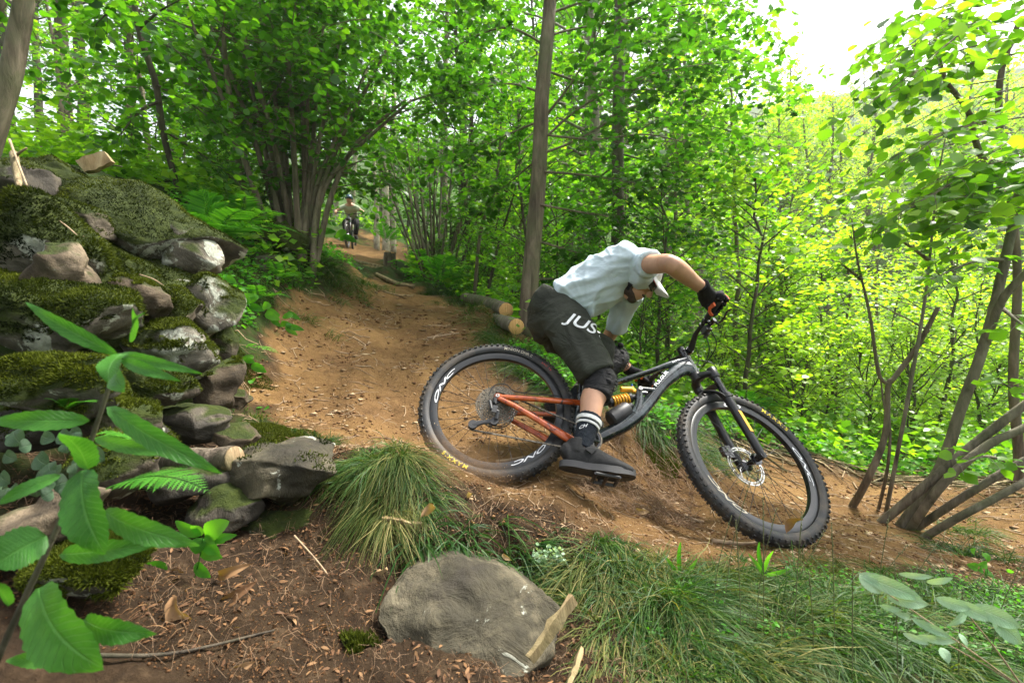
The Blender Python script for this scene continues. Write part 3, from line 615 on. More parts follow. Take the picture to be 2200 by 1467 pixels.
FT = math.atan2(*(lambda d: (d[2], d[0]))(BP(1355, 1022, -.13) - BP(1225, 1000, -.13)))
bp_part(pedal(PR, -1, FT), 'pedal', M['black'], crank); bp_part(pedal(PL, 1, FT - .2), 'pedal', M['black'], crank)
# main frame
fr = MB()
HT, HB = AXO + AX * .598, AXO + AX * .492
fr.tube([HB, HB + (HT - HB) * .3, HB + (HT - HB) * .75, HT], [(.028, .031), (.026, .029), (.025, .027), (.025, .027)], 20, side=(0, 1, 0))
def bez(P, n=14):
    P = [np.asarray(p, float) for p in P]; t_ = np.linspace(0, len(P) - 1, n); out = []
    for t in t_:
        i = min(int(t), len(P) - 2); u = t - i; p0 = P[max(i - 1, 0)]; p1 = P[i]; p2 = P[i + 1]; p3 = P[min(i + 2, len(P) - 1)]
        out.append(.5 * ((2 * p1) + (-p0 + p2) * u + (2 * p0 - 5 * p1 + 4 * p2 - p3) * u * u + (-p0 + 3 * p1 - 3 * p2 + p3) * u ** 3))
    return np.array(out)
def lerpR(rs, n):
    rs = np.array(rs, float); t = np.linspace(0, len(rs) - 1, n); return [tuple(np.interp(v, range(len(rs)), rs[:, k]) for k in range(2)) for v in t]
ST = np.array([.385, 0, .155]); STT = BP(1252, 842, 0)
dt = bez([HB + (HT - HB) * .35, BP(1462, 793), BP(1425, 824), BP(1391, 866), BP(1366, 893), BP(1335, 917), BP(1290, 938), BB * [1, 0, 1]], 30)
fr.tube(dt, lerpR([(.026, .05), (.027, .042), (.026, .030), (.027, .033), (.030, .036), (.031, .032), (.030, .034), (.030, .032)], 30), 18, side=(0, 1, 0))
tt = bez([HT * .8 + HB * .2, BP(1440, 783), BP(1400, 797), BP(1345, 815), BP(1290, 833), BP(1245, 850)], 22)
fr.tube(tt, lerpR([(.025, .026), (.023, .017), (.021, .014), (.020, .0145), (.019, .016), (.018, .018)], 22), 16, side=(0, 1, 0))
fr.tube(bez([BP(1245, 845), ST, BP(1238, 925), BB * [1, 0, 1]], 12), [(.020, .022)] * 12, 14, side=(0, 1, 0))
for s_ in (-1, 1):   # shock tower plates
    fr.tube(bez([BP(1363, 893) + [0, .022 * s_, 0], BP(1372, 868) + [0, .020 * s_, 0], BP(1372, 839) + [0, .018 * s_, 0]], 8), lerpR([(.008, .022), (.008, .018), (.008, .016)], 8), 10, side=(0, 1, 0))
for s_ in (-1, 1): fr.tube([BP(1372, 839) + [0, .018 * s_, 0], BP(1404, 842) + [0, .02 * s_, 0]], [(.008, .014), (.008, .010)], 10, side=(0, 1, 0))
frame = bp_part(fr, 'frame', M['frame'], None, 50)
fp = MB(); fp.lathe([(.004, -.034), (.010, -.034), (.010, .034), (.004, .034)], 16, None, BP(1373, 841, 0)); bp_part(fp, 'shock_bolt', M['steel'], frame)
flat_text('FULGUR', BP(1411, 830, -.029), BP(1437, 799, -.029), .017, 0, M['decal'], 'frame_lettering', frame, 1.0, 0, 1)
flat_text('MTB', BP(1446, 779, -.0285), BP(1461, 773, -.0285), .008, 0, M['decal'], 'frame_lettering', frame)
# rear shock
s0, s1 = BP(1296, 867), BP(1372, 851); e = nrm(s1 - s0); sk = MB()
sk.tube([s0, s1], .0135, 14); sk.tube([s0 + e * .03, s0 + e * .045], .026, 16); cE = s0 + e * np.linalg.norm(BP(1351, 855) - s0)
sk.tube([cE, cE + e * .012], .025, 16)
shock = bp_part(sk, 'rear_shock', M['black'], None, 30)
cl = MB(); n_t = 6.2; Lc = np.linalg.norm(cE - s0) - .045; u1 = np.array([0, 1, 0.]); u2 = np.cross(e, u1)
cl.tube([s0 + e * (.045 + Lc * t) + u1 * .0235 * math.cos(2 * PI * n_t * t) + u2 * .0235 * math.sin(2 * PI * n_t * t) for t in np.linspace(0, 1, 150)], .0052, 8); bp_part(cl, 'coil_spring', M['gold'], shock)
rv = MB(); r0, r1 = BP(1333, 836, -.01), BP(1357, 837, -.01); er = nrm(r1 - r0)
rv.tube([r0, r0 + er * .003, r1, r1 + er * .002], [.012, .0145, .0145, .013], 16); rv.tube([r1, BP(1366, 842, -.005)], [.011, .012], 12); rv.tube([BP(1358, 831, -.01), BP(1362, 843, -.008)], [.008, .011], 10); bp_part(rv, 'shock_reservoir', M['gold'], shock, 35)
kb = MB(); kb.tube([BP(1357, 825, -.01), BP(1358, 831, -.01)], .006, 10); bp_part(kb, 'adjuster_knob', simple('blue_knob', (.02, .08, .22), .35, .5), shock, 30)
bt = MB(); b0, b1 = BP(1313, 900, -.015), BP(1346, 878, -.015); bt.tube([b0 - (b1 - b0) * .1, b0, b0 * .6 + b1 * .4, b1, b1 + (b1 - b0) * .10, b1 + (b1 - b0) * .16], [.030, .040, .040, .036, .030, .016], 22)
bt.tube([b1 + (b1 - b0) * .12, b1 + (b1 - b0) * .36], .015, 14); bp_part(bt, 'frame_canister', M['plastic'], None, 35)
# fork, in steered axes
FO = FH
def FK(s, f=0.0, a_=0.0): return FO + AX * a_ + F2 * f + S2 * s
fk = MB(); cz = .455
AXP = lambda s: AXO + AX * s
XA = np.stack([F2, S2, AX], 1)
for sd_ in (-1, 1):
    fk.tube([FK(.066 * sd_, 0, cz - .035), FK(.066 * sd_, 0, cz - .03), FK(.066 * sd_, 0, cz + .018), FK(.066 * sd_, 0, cz + .024)], [.022, .0245, .0245, .021], 18)
    fk.tube(bez([FK(.066 * sd_, -.004, cz - .008), FK(.045 * sd_, -.022, cz + .004), FK(.0, -.044, cz + .016)], 8), lerpR([(.018, .022), (.016, .022), (.022, .026)], 8), 12, side=AX)
fk.tube([AXP(.452), AXP(.492)], [.030, .027], 18)
fork = bp_part(fk, 'fork', M['black'], None, 40)
for sd_ in (1, -1):
    st_ = MB(); st_.tube([FK(.066 * sd_, 0, .25), FK(.066 * sd_, 0, cz - .03)], .0175, 16); bp_part(st_, 'stanchion', M['black_gloss'], fork)
    lw = MB(); lw.tube([FK(.066 * sd_, .0, -.01), FK(.066 * sd_, 0, .03), FK(.066 * sd_, 0, .12), FK(.066 * sd_, 0, .27), FK(.066 * sd_, 0, .30), FK(.066 * sd_, 0, .302), FK(.066 * sd_, 0, .325), FK(.066 * sd_, 0, .328)], [.015, .019, .0205, .0215, .0225, .0255, .0255, .020], 18)
    lw.tube([FK(.078 * sd_, 0, .0), FK(.050 * sd_, 0, 0)], .016, 14)
    leg = bp_part(lw, 'fork_leg', M['black'], fork, 40)
    if sd_ == 1:
        # gold sticker patch on the near leg, wrapped
        pt = MB(); an = np.linspace(-1.25, .35, 8); hh = [.118, .208]
        V = [FK(.066, 0, 0) + AX * z_ + (F2 * math.cos(t + PI / 2 + .2) + S2 * -math.sin(t - .1)) * 0 for z_ in hh for t in an]
        V = [];
        for z_ in (.105, .215):
            for j, t in enumerate(an):
                dirv = S2 * math.cos(t) - F2 * math.sin(t) * -1; V.append(FK(.066, 0, z_ + .012 * (j / 7 - .5)) + nrm(S2 * math.cos(t) + F2 * (-math.sin(t))) * .0232)
        pt.put(V, [(j, j + 1, 9 + j, 8 + j) for j in range(7)]); bp_part(pt, 'fork_decal', M['decal_gold'], leg)
ar = MB(); ar.tube(bez([FK(.066, -.012, .295), FK(.058, -.045, .345), FK(0, -.058, .375), FK(-.058, -.045, .345), FK(-.066, -.012, .295)], 18), [(.007, .014)] * 18, 10, side=AX); bp_part(ar, 'fork_arch', M['black'], fork)
fg = MB(); P_ = bez([FK(.05, -.02, .31), FK(0, -.09, .385), FK(-.05, -.02, .31)], 10)
fg.tube(bez([FK(0, .03, .395), FK(0, -.03, .395), FK(0, -.10, .360), FK(0, -.15, .315)], 12), [(.045, .002)] * 12, 10, side=S2); bp_part(fg, 'mudguard', M['plastic'], fork)
cp = MB(); cp.box(FK(-.048, -.052, .075), (.028, .026, .06), XA); cp.box(FK(-.046, -.075, .08), (.03, .02, .045), XA); bp_part(cp, 'brake_caliper', M['black_gloss'], fork, 30)
# stem, spacers, handlebar
sm = MB(); sm.tube([HT, HT + AX * .004, HT + AX * .022, HT + AX * .024, HT + AX * .062, HT + AX * .066], [.026, .020, .020, .021, .021, .017], 18)
SB = HT + AX * .040 + F2 * .035
sm.tube([HT + AX * .036, HT + AX * .038 + F2 * .02, SB - F2 * .006], [(.017, .019), (.015, .018), (.024, .019)], 12, side=S2); sm.tube([SB - S2 * .026, SB + S2 * .026], .021, 14)
stem = bp_part(sm, 'stem', M['black_gloss'], None, 35)
def barpt(s): # s -1..1
    a_ = abs(s); sg = 1 if s > 0 else -1; d_ = .365 * a_; rise = .030 * min(1, max(0, (a_ - .10) / .22)) ; back = -.012 * min(1, max(0, (a_ - .10) / .2)) - .055 * max(0, a_ - .3)
    return SB + S2 * sg * d_ + AX * rise + F2 * back
hb = MB(); ss = np.linspace(-1, 1, 41); hb.tube([barpt(s) for s in ss], [(.0175 if abs(s) < .1 else .0175 - (.0065) * min(1, (abs(s) - .1) / .3)) for s in ss], 14)
bar = bp_part(hb, 'handlebar', M['black'])
for sg in (1, -1):
    gm = MB(); q_ = [barpt(sg * t) for t in np.linspace(.66, 1.0, 22)]; gm.tube(q_, [.0165 if k in (0, 21) else .0150 + .0009 * (k % 2) for k in range(22)], 14); bp_part(gm, 'grip', M['rubber'], bar)
    lv = MB(); c_ = barpt(sg * .60); dn = nrm(-AX * .55 + F2 * .8); lv.tube([c_ - S2 * .008 * sg, c_ + S2 * .008 * sg], .0165, 14); lv.tube([c_ + dn * .012, c_ + dn * .034], [.009, .011], 8)
    lv.tube([c_ + dn * .03 - S2 * .03 * sg, c_ + dn * .033 + S2 * .03 * sg], [.010, .012], 10)
    lv.tube(bez([c_ + dn * .036 + S2 * .02 * sg, c_ + dn * .060 + S2 * .022 * sg, c_ + dn * .062 + S2 * .06 * sg, c_ + dn * .052 + S2 * .10 * sg, c_ + dn * .060 + S2 * .125 * sg], 16), [(.004, .006)] * 16, 8, side=AX)
    bp_part(lv, 'brake_lever', M['black_gloss'], bar, 35)
    if sg == 1:
        sh = MB(); c2 = barpt(.50); d2 = nrm(-AX * .9 + F2 * .1); sh.tube([c2 - S2 * .006, c2 + S2 * .006], .016, 12); sh.box(c2 + d2 * .034 + S2 * .004, (.034, .045, .030), XA, 0, .8); sh.box(c2 + d2 * .058 - S2 * .012, (.016, .035, .010), XA)
        bp_part(sh, 'shifter', M['plastic'], bar, 30)
cb = MB()
c2 = barpt(.48) - AX * .05; c3 = barpt(.55) - AX * .04 + F2 * .02
for P_ in ([c2, c2 - S2 * .05 - AX * .07 + F2 * .02, SB - AX * .10 + F2 * .035 + S2 * .02, HB + F2 * .06 + AX * .06, HB + AX * .05 + FW * .02 + [0, -.02, 0]],
           [c3, c3 - S2 * .06 - AX * .06 + F2 * .05, SB - AX * .09 + F2 * .06 - S2 * .02, HB + AX * .07 + F2 * .045 + [0, .02, 0]],
           [barpt(-.5) + F2 * .03, SB + F2 * .07 - S2 * .03 - AX * .03, SB + F2 * .14 - AX * .10, FK(-.07, .09, .40), FK(-.085, .02, .28), FK(-.08, -.03, .12)],
           [SB - AX * .03 + S2 * .06, SB - AX * .05 + F2 * .05, HB + AX * .05 + FW * .03 + [0, .03, 0]]):
    bp_part(MB().tube(bez(P_, 26), .0026, 6), 'cable', M['black'])
cb.tube(bez([SS1 + [-.10, .0, .012], BP(1112, 842, -.08), BP(1088, 826, -.09), BP(1062, 828, -.095), BP(1050, 850, -.09)], 16), .0025, 6)
bp_part(cb, 'cable', M['black'])
sdl = MB(); sp_ = BP(1252, 772, 0); sdl.tube([BP(1247, 846), BP(1250, 810), sp_], [.017, .015, .015], 14); bp_part(sdl, 'seatpost', M['black_gloss'])
sa = MB(); sa.tube([sp_ + [-.11, 0, .01], sp_ + [-.08, 0, .018], sp_ + [0, 0, .015], sp_ + [.08, 0, .010], sp_ + [.11, 0, .0]], [(.03, .010), (.068, .016), (.045, .016), (.020, .012), (.012, .006)], 16, side=(0, 1, 0)); bp_part(sa, 'saddle', M['rubber'])
# ---------------------------------------------------------------- the near rider
M['skin'] = simple('skin', (.46, .25, .155), .45, 0, 9, .22, .25, spec=.45)
def cloth(name, col, sc_=6, rough=.85, b=.5, var=.2, fine=400):
    a = N(name); co = a.gen(); mp = a.n('Mapping'); mp.inputs['Scale'].default_value = (1, .6, 1.5); a.l(co, mp.inputs[0]); n1 = a.noise(sc_, 5, .55, mp.outputs[0], 1.3); n2 = a.noise(fine, 2, .5, co)
    c1 = tuple(q * (1 - var) for q in col); c2 = tuple(min(1, q * (1 + var * .5)) for q in col)
    a.pbr(a.ramp(n1.outputs[0], [(.35, c1), (.65, c2)]).outputs[0], rough, 0, a.bump(n2.outputs[0], .15, .002, a.bump(n1.outputs[0], b, .03)), .2); return a.m
M['shirt'] = cloth('tshirt_pale_blue', (.52, .61, .66), 5, .85, .35, .06)
M['shorts'] = cloth('shorts_olive_black', (.034, .037, .028), 6, .8, .8, .3)
M['shorts_in'] = cloth('shorts_black', (.012, .012, .012), 6, .8, .6)
M['pad'] = cloth('pad_fabric', (.014, .014, .015), 14, .75, .6)
M['sock'] = cloth('sock_navy', (.012, .016, .022), 40, .9, .3)
M['sock_w'] = cloth('sock_white', (.62, .63, .62), 40, .9, .2)
M['shoe'] = cloth('shoe_upper', (.022, .022, .022), 30, .75, .15)
M['sole'] = simple('shoe_sole', (.025, .025, .026), .6)
M['glove'] = cloth('glove_black', (.008, .008, .010), 60, .8, .2)
M['hair'] = simple('beard', (.045, .028, .02), .8, 0, 90, .4, .5)
M['helmet'] = simple('helmet_white', (.72, .72, .70), .35, 0, 0)
M['helmet_in'] = simple('helmet_lining', (.085, .022, .016), .7)
M['red'] = simple('red_frame', (.6, .02, .02), .35)
M['lens'] = simple('lens', (.05, .05, .05), .1, .3)
L_ = nrm([-.05, .80, -.55])
fR = BP(1262, 985, -.15); root_w = B2W(fR)
rider = empty('person', root_w, 'nearer rider in white T-shirt and dark olive shorts crouched over the leaning bike', 'person')
def rp(mb, name, m, vox=None, sm=3, parent=None, **k):
    mb.V = [v - root_w for v in mb.V]
    p = parent or rider
    if vox: return remeshed(mb, name, vox, sm, m, p)
    return mb.build(name, m, p, None, True, k.get('angle', 45))
shR = W(1383, 568, 2.22); elR = W(1438, 567, 1.99); wrR = W(1512, 622, 2.13)
shL = W(1345, 655, 2.50); elL = W(1300, 742, 2.74); wrL = W(1356, 798, 2.78)
Hc = W(1198, 692, 2.42); hipR = Hc - L_ * .095; hipL = Hc + L_ * .095
knR = W(1290, 818, 2.13); anR = B2W(BP(1252, 952, -.15))
knL = W(1322, 772, 2.60); anL = B2W(np.array([.335, .145, .20]))
gR = B2W(barpt(.88)); gL = B2W(barpt(-.88)); S2w = BM @ S2
b = MB()
def midp(a_, c_, t, off=(0, 0, 0)): return a_ * (1 - t) + c_ * t + np.asarray(off)
def seq(P, R, m_=b, n=16, side=None, sg=16): m_.tube(bez(P, n), lerpR([(r, r) if np.isscalar(r) else r for r in R], n), sg, side=side)
spine = [W(1195, 690, 2.43), W(1225, 655, 2.42), W(1278, 625, 2.39), W(1325, 597, 2.36), W(1362, 582, 2.35)]
seq(spine, [(.14, .09), (.13, .08), (.14, .09), (.14, .08), (.08, .055)], b, 18, L_)
seq([midp(shR, shL, .5), midp(shR, shL, .12), shR, midp(shR, elR, .3), midp(shR, elR, .6), elR, midp(elR, wrR, .3, (0, 0, .004)), midp(elR, wrR, .7), wrR, midp(wrR, gR, .2)], [.045, .050, .049, .046, .045, (.041, .042), (.042, .044), .033, (.024, .030), (.022, .024)], b, 30)
seq([midp(shR, shL, .5), midp(shR, shL, .9), shL, midp(shL, elL, .5), elL, midp(elL, wrL, .3), midp(elL, wrL, .7), wrL, midp(wrL, gL, .2)], [.045, .045, .044, .042, .038, .041, .033, .025, .022], b, 28)
seq([hipR, midp(hipR, knR, .5), knR, midp(knR, anR, .3, (-.012, 0, 0)), midp(knR, anR, .65), anR, B2W(BP(1245, 985, -.15))], [.085, .078, .058, .057, .043, .034, .036], b, 24)
seq([hipL, midp(hipL, knL, .5), knL, midp(knL, anL, .3), midp(knL, anL, .65), anL], [.085, .075, .056, .055, .043, .034], b, 24)
# head
hc = W(1370, 598, 2.33)
fdir = nrm([.63, -.30, -.72]); udir = nrm(np.array([.72, -.05, .66]) - fdir * np.dot([.72, -.05, .66], fdir)); sdir = np.cross(fdir, udir)   # sdir: towards the camera side
if sdir[1] > 0: sdir = -sdir
HX = np.stack([fdir, sdir, udir], 1)
def hp(f, s_, u): return hc + fdir * f + sdir * s_ + udir * u
b.ball(hp(-.005, 0, .02), (.098, .076, .105), 20, HX); b.ball(hp(.028, 0, -.055), (.062, .056, .062), 16, HX); b.ball(hp(.055, 0, -.088), (.028, .028, .022), 10, HX)
b.tube([hp(.092, 0, .012), hp(.108, 0, -.018), hp(.100, 0, -.034)], [.009, .0145, .012], 8); b.ball(hp(.078, 0, .028), (.022, .055, .016), 10, HX)
b.tube([hp(.078, .018, -.056), hp(.088, 0, -.055), hp(.078, -.018, -.056)], .0095, 8)
b.tube([hp(.004, .072, .012), hp(-.012, .082, .0), hp(-.004, .074, -.025)], [.009, .013, .008], 8)
b.tube([midp(shR, shL, .5), hp(-.03, 0, -.07)], [.062, .056], 14)
body = rp(b, 'body', M['skin'], .0065, 3)
# beard and hair
hb_ = MB(); hb_.ball(hp(.024, 0, -.078), (.058, .0560, .034), 18, HX); hb_.ball(hp(.056, 0, -.092), (.030, .032, .024), 14, HX)
for s_ in (1, -1): hb_.tube([hp(-.002, .069 * s_, .01), hp(.004, .066 * s_, -.03), hp(.02, .058 * s_, -.07)], [(.005, .010), (.005, .012), (.008, .016)], 10, side=sdir)
hb_.tube([hp(.082, .022, -.045), hp(.093, .0, -.041), hp(.082, -.022, -.045)], .006, 8)
rp(hb_, 'beard', M['hair'], .004, 1)
# eyes
for s_ in (1, -1):
    ey = MB(); ey.ball(hp(.077, .03 * s_, .004), .012, 10); rp(ey, 'eye', M['decal'])
    pu = MB(); pu.ball(hp(.0865, .031 * s_, .003), .005, 8); rp(pu, 'pupil', M['black'])
hm = MB(); hm.ball(hp(-.026, 0, .036), (.122, .098, .088), 24, HX); 
hm.V = [np.array([v - udir * min(0, np.dot(v - hp(0, 0, .012), udir)) * .75 for v in V_]) for V_ in hm.V]
for k in range(-2, 3): hm.tube(bez([hp(.080, .026 * k, .075), hp(.02, .030 * k, .128), hp(-.06, .028 * k, .124), hp(-.125, .022 * k, .070)], 10), [(.010, .009)] * 10, 8, side=sdir)
helm = rp(hm, 'helmet', M['helmet'], .006, 2)
hl = MB(); hl.lathe([(.098, -.0), (.098, .010), (.066, .008), (.066, -.004)], 28, np.stack([fdir, udir, sdir], 1) * np.array([1.15, 1, .92]), hp(-.022, 0, .020)); rp(hl, 'helmet_rim', M['helmet_in'], parent=rider)
vs_ = MB()
Vv = []
for th_ in (0, .004):
    for i in range(6):
        for j in range(13):
            a_ = (j / 12 - .5) * 2; r_ = i / 5; Vv.append(hp(.070 + .108 * r_ * (1 - .28 * a_ * a_) - .03 * abs(a_) ** 2, a_ * (.088 - .022 * r_), .062 - .022 * r_ - .018 * a_ * a_ + th_))
n0 = 78; F = []
for i in range(5):
    for j in range(12):
        q0 = i * 13 + j; F += [(q0, q0 + 1, q0 + 14, q0 + 13), (n0 + q0, n0 + q0 + 13, n0 + q0 + 14, n0 + q0 + 1)]
for j in range(12): F += [(65 + j, 66 + j, n0 + 66 + j, n0 + 65 + j)]
for i in range(5): F += [(i * 13, (i + 1) * 13, n0 + (i + 1) * 13, n0 + i * 13), (i * 13 + 12, n0 + i * 13 + 12, n0 + (i + 1) * 13 + 12, (i + 1) * 13 + 12)]
vs_.put(Vv, F); rp(vs_, 'helmet_visor', M['helmet'])
gl = MB(); gl.tube(bez([hp(.02, .082, .022), hp(.070, .066, .018), hp(.094, .03, .016), hp(.098, 0, .018), hp(.094, -.03, .016), hp(.070, -.066, .018), hp(.02, -.082, .022)], 20), [(.006, .020)] * 20, 8, side=fdir); gg = rp(gl, 'sunglasses', M['lens'])
gl = MB(); gl.tube(bez([hp(.0, .085, .034), hp(.070, .072, .036), hp(.098, .03, .036)], 8), [(.005, .005)] * 8, 6); rp(gl, 'sunglasses_frame', M['red'], parent=gg)
sr = MB()
for P_ in ([hp(.015, .080, .035), hp(-.008, .080, -.025), hp(.01, .070, -.065), hp(.025, .03, -.105)], [hp(-.05, .085, .03), hp(-.02, .083, -.02), hp(.01, .070, -.065)]): sr.tube(bez(P_, 10), [(.009, .0022)] * 10, 6, side=fdir)
sr.box(hp(.008, .075, -.058), (.03, .006, .016), HX); rp(sr, 'helmet_strap', M['glove'])
# T-shirt
t = MB()
secs = [((1213, 648), 2.42, .145, .104), ((1246, 634), 2.40, .150, .122), ((1282, 614), 2.39, .158, .134), ((1320, 592), 2.37, .170, .116), ((1352, 579), 2.36, .185, .092), ((1370, 575), 2.355, .13, .062), ((1378, 574), 2.35, .07, .05)]
P_ = [W(*s_[0], s_[1]) for s_ in secs]
seq(P_, [(s_[2], s_[3]) for s_ in secs], t, 26, L_, 28)
seq([midp(shR, shL, .3), midp(shR, shL, .1), shR, midp(shR, elR, .26)], [.068, .064, .061, .059], t, 10)
seq([midp(shR, shL, .7), shL, midp(shL, elL, .3), midp(shL, elL, .52)], [.064, .058, .054, .055], t, 10)
seq([W(1255, 635, 2.40), W(1260, 662, 2.38), W(1262, 680, 2.38)], [(.13, .05), (.11, .032), (.07, .014)], t, 8, L_)
shirt = rp(t, 'tshirt', M['shirt'], .0055, 4)
me = shirt.data; V = np.array([v.co[:] for v in me.vertices]); Nn = np.array([v.normal[:] for v in me.vertices])
ax1 = nrm(P_[4] - P_[0]); u_ = V @ ax1; s_ = V @ L_; d_ = V @ np.cross(ax1, L_)
dax = np.cross(ax1, L_)
def folds(pole, n_f, amp, r0, r1, ph, ax=(ax1, dax)):
    q_ = np.asarray(pole) - root_w; A_ = (V - q_) @ ax[0]; B_ = (V - q_) @ ax[1]; r_ = np.hypot(A_, B_); an = np.arctan2(B_, A_); m_ = np.clip((r_ - r0) / (r1 - r0), 0, 1) * np.clip(1.4 + fbm(V, 6, 2, int(ph * 10)) * 1.6, 0, 1)
    return amp * m_ * (.5 + .5 * np.sin(an * n_f + ph + fbm(V, 5, 2, 3) * 1.3)) ** 3
wr = folds(shR, 15, .009, .05, .22, .3) + folds(W(1262, 672, 2.3), 13, .010, .04, .16, 1.1) + folds(shL, 13, .010, .05, .2, 2.0) + folds(P_[0], 17, .006, .06, .2, 3.0, (L_, dax))
wr = wr + fbm(V, 22, 2, 5) * .0012 - .001
V = V + Nn * wr[:, None]; me.vertices.foreach_set('co', V.astype(np.float32).ravel()); me.update()
# chest print seen edge-on under the shirt
# shorts
s = MB()
seq([W(1200, 640, 2.43), W(1184, 662, 2.43), W(1186, 690, 2.43), W(1200, 716, 2.42)], [(.155, .105), (.172, .118), (.175, .130), (.16, .11)], s, 12, L_, 24)
seq([midp(hipR, knR, -.10), midp(hipR, knR, .25), midp(hipR, knR, .6), midp(hipR, knR, .93)], [(.105, .122), (.098, .122), (.090, .108), (.086, .094)], s, 12, L_, 24)
seq([midp(hipL, knL, 0), midp(hipL, knL, .4), midp(hipL, knL, .84)], [(.11, .12), (.10, .11), (.092, .098)], s, 12, L_, 24)
s.ball(W(1205, 728, 2.50), (.10, .12, .075), 16)
seq([W(1185, 715, 2.52), midp(hipL, knL, .5, (-.02, 0, -.03)), midp(hipL, knL, .88)], [.09, .085, .085], s, 10)
shorts = rp(s, 'shorts', M['shorts'], .009, 5)
me = shorts.data; V = np.array([v.co[:] for v in me.vertices]); Nn = np.array([v.normal[:] for v in me.vertices])
q_ = hipR - root_w; an = np.arctan2((V - q_)[:, 2], (V - q_)[:, 0]); wr = fbm(V, 9, 2, 44) * .003 + .008 * np.clip(1.2 + fbm(V, 7, 2, 9) * 1.8, 0, 1) * (.5 + .5 * np.sin(an * 13 + fbm(V, 6, 2, 13) * 1.6)) ** 3 * np.clip((np.linalg.norm(V - q_, axis=1) - .05) / .15, 0, 1)
V = V + Nn * wr[:, None]; me.vertices.foreach_set('co', V.astype(np.float32).ravel()); me.update()
# lettering on the near thigh, projected on the shorts along the thigh's outward side
from mathutils.bvhtree import BVHTree
def stick(o, s, p0, p1, up, name, m, size_h, parent, off=.0015, shear=0, bold=0, spacing=1.0):
    """lay letters onto object o: p0->p1 baseline in world space, up = letter-up direction, cast from the camera-facing side"""
    V, F = text_verts(s, 1.0, 4, shear, spacing); V[:, 0] /= V[:, 0].max(); V[:, 1] /= V[:, 1].max()
    bm_v = [v.co.copy() for v in o.data.vertices]; tree = BVHTree.FromPolygons(bm_v, [tuple(p.vertices) for p in o.data.polygons])
    # subdivide letter triangles once for bending
    V = V[:, :2]; tri_ = []
    for f in F:
        for k in range(1, len(f) - 1): tri_.append((f[0], f[k], f[k + 1]))
    V = V.tolist()
    for _ in range(2):
        new = []; cache = {}
        def md(a_, c_):
            k = (min(a_, c_), max(a_, c_))
            if k not in cache: cache[k] = len(V); V.append([(V[a_][0] + V[c_][0]) / 2, (V[a_][1] + V[c_][1]) / 2])
            return cache[k]
        for a_, c_, d_ in tri_:
            x, y, z = md(a_, c_), md(c_, d_), md(d_, a_); new += [(a_, x, z), (x, c_, y), (z, y, d_), (x, y, z)]
        tri_ = new
    e = p1 - p0; out = nrm(np.cross(e, up)); out = out if out[1] < 0 else -out; Q = []; ok = []
    for x, y in V:
        w_ = p0 + e * x + nrm(up) * y * size_h; st = Vector(tuple(w_ + out * .25 - root_w)); hit = tree.ray_cast(st, Vector(tuple(-out)), .6)
        if hit[0] is None: Q.append(w_ - root_w); ok.append(False)
        else: Q.append(np.array(hit[0][:]) + np.array(hit[1][:]) * off * (1 if hit[1].dot(Vector(tuple(out))) > 0 else -1)); ok.append(True)
    mb = MB().put(np.array(Q), [f for f in tri_ if all(ok[i] for i in f)])
    return mb.build(name, m, parent, None, False)
d_sh = 2.22
stick(shorts, 'JUST', W(1204, 697, d_sh), W(1304, 742, d_sh), W(1222, 676, d_sh) - W(1210, 704, d_sh), 'shorts_lettering', M['decal'], .074, rider, .003, .25)
# knee pads
def pad(K, A, Hh, name):
    k = MB(); seq([midp(K, Hh, .22), midp(K, Hh, .06), K, midp(K, A, .14), midp(K, A, .28)], [(.072, .076), (.070, .074), (.070, .074), (.068, .070), (.062, .064)], k, 14, L_, 20)
    fw = nrm(np.cross(L_, nrm(A - Hh))); fw = fw if fw[0] > 0 else -fw
    k.ball(K + fw * .030, (.05, .045, .055), 14)
    o = rp(k, name, M['pad'], .007, 3)
    q = MB()
    ux = nrm(A - Hh)
    for i in range(-3, 4):
        for j in range(-2, 3):
            c_ = K + fw * (.084 - .0035 * i * i * .5 - .007 * j * j * .5) + ux * (.017 * i) + L_ * (.0155 * j) * (1 if i % 2 else 1.0); q.ball(c_ - fw * .004, (.0045, .0045, .0045), 6)
    rp(q, 'pad_mesh', M['plastic'], parent=o); 
    for i in range(3):
        r_ = MB(); cc = K - L_ * .058 + fw * (.028 - .006 * i) + ux * (-.05 + .042 * i); r_.ball(cc, (.018, .012, .016), 10); rp(r_, 'pad_panel', M['pad'], parent=o)
    return o
kp = pad(knR, anR, hipR, 'knee_pad'); pad(knL, anL, hipL, 'knee_pad')
# socks
def sock(A, K, name):
    k = MB(); ux = nrm(K - A); top_ = midp(A, K, .395)
    seq([A - ux * .03, A, midp(A, K, .12), midp(A, K, .27), top_], [(.040, .046), (.039, .042), (.041, .044), (.047, .049), (.052, .053)], k, 12, L_, 22); o = rp(k, name, M['sock'], .005, 2)
    for t_ in (.245, .315):
        r_ = MB(); p_ = midp(A, K, t_); rr_ = .0475 + (t_ - .25) * .06 + .0022; hgt = .0080 if t_ > .27 else .0045
        r_.tube([p_ - ux * hgt, p_ + ux * hgt], [(rr_ + .0005, rr_ + .002), (rr_ + .0025, rr_ + .0035)], 28, side=L_); rp(r_, 'sock_stripe', M['sock_w'], parent=o)
    return o
sk1 = sock(anR, knR, 'sock'); sock(anL, knL, 'sock')
stick(sk1, 'CH', midp(anR, knR, .15) + np.array([-.028, -.0, -.002]), midp(anR, knR, .15) + np.array([.006, -.0, .004]), nrm(knR - anR), 'sock_lettering', M['decal'], .016, rider, .0015, .2)
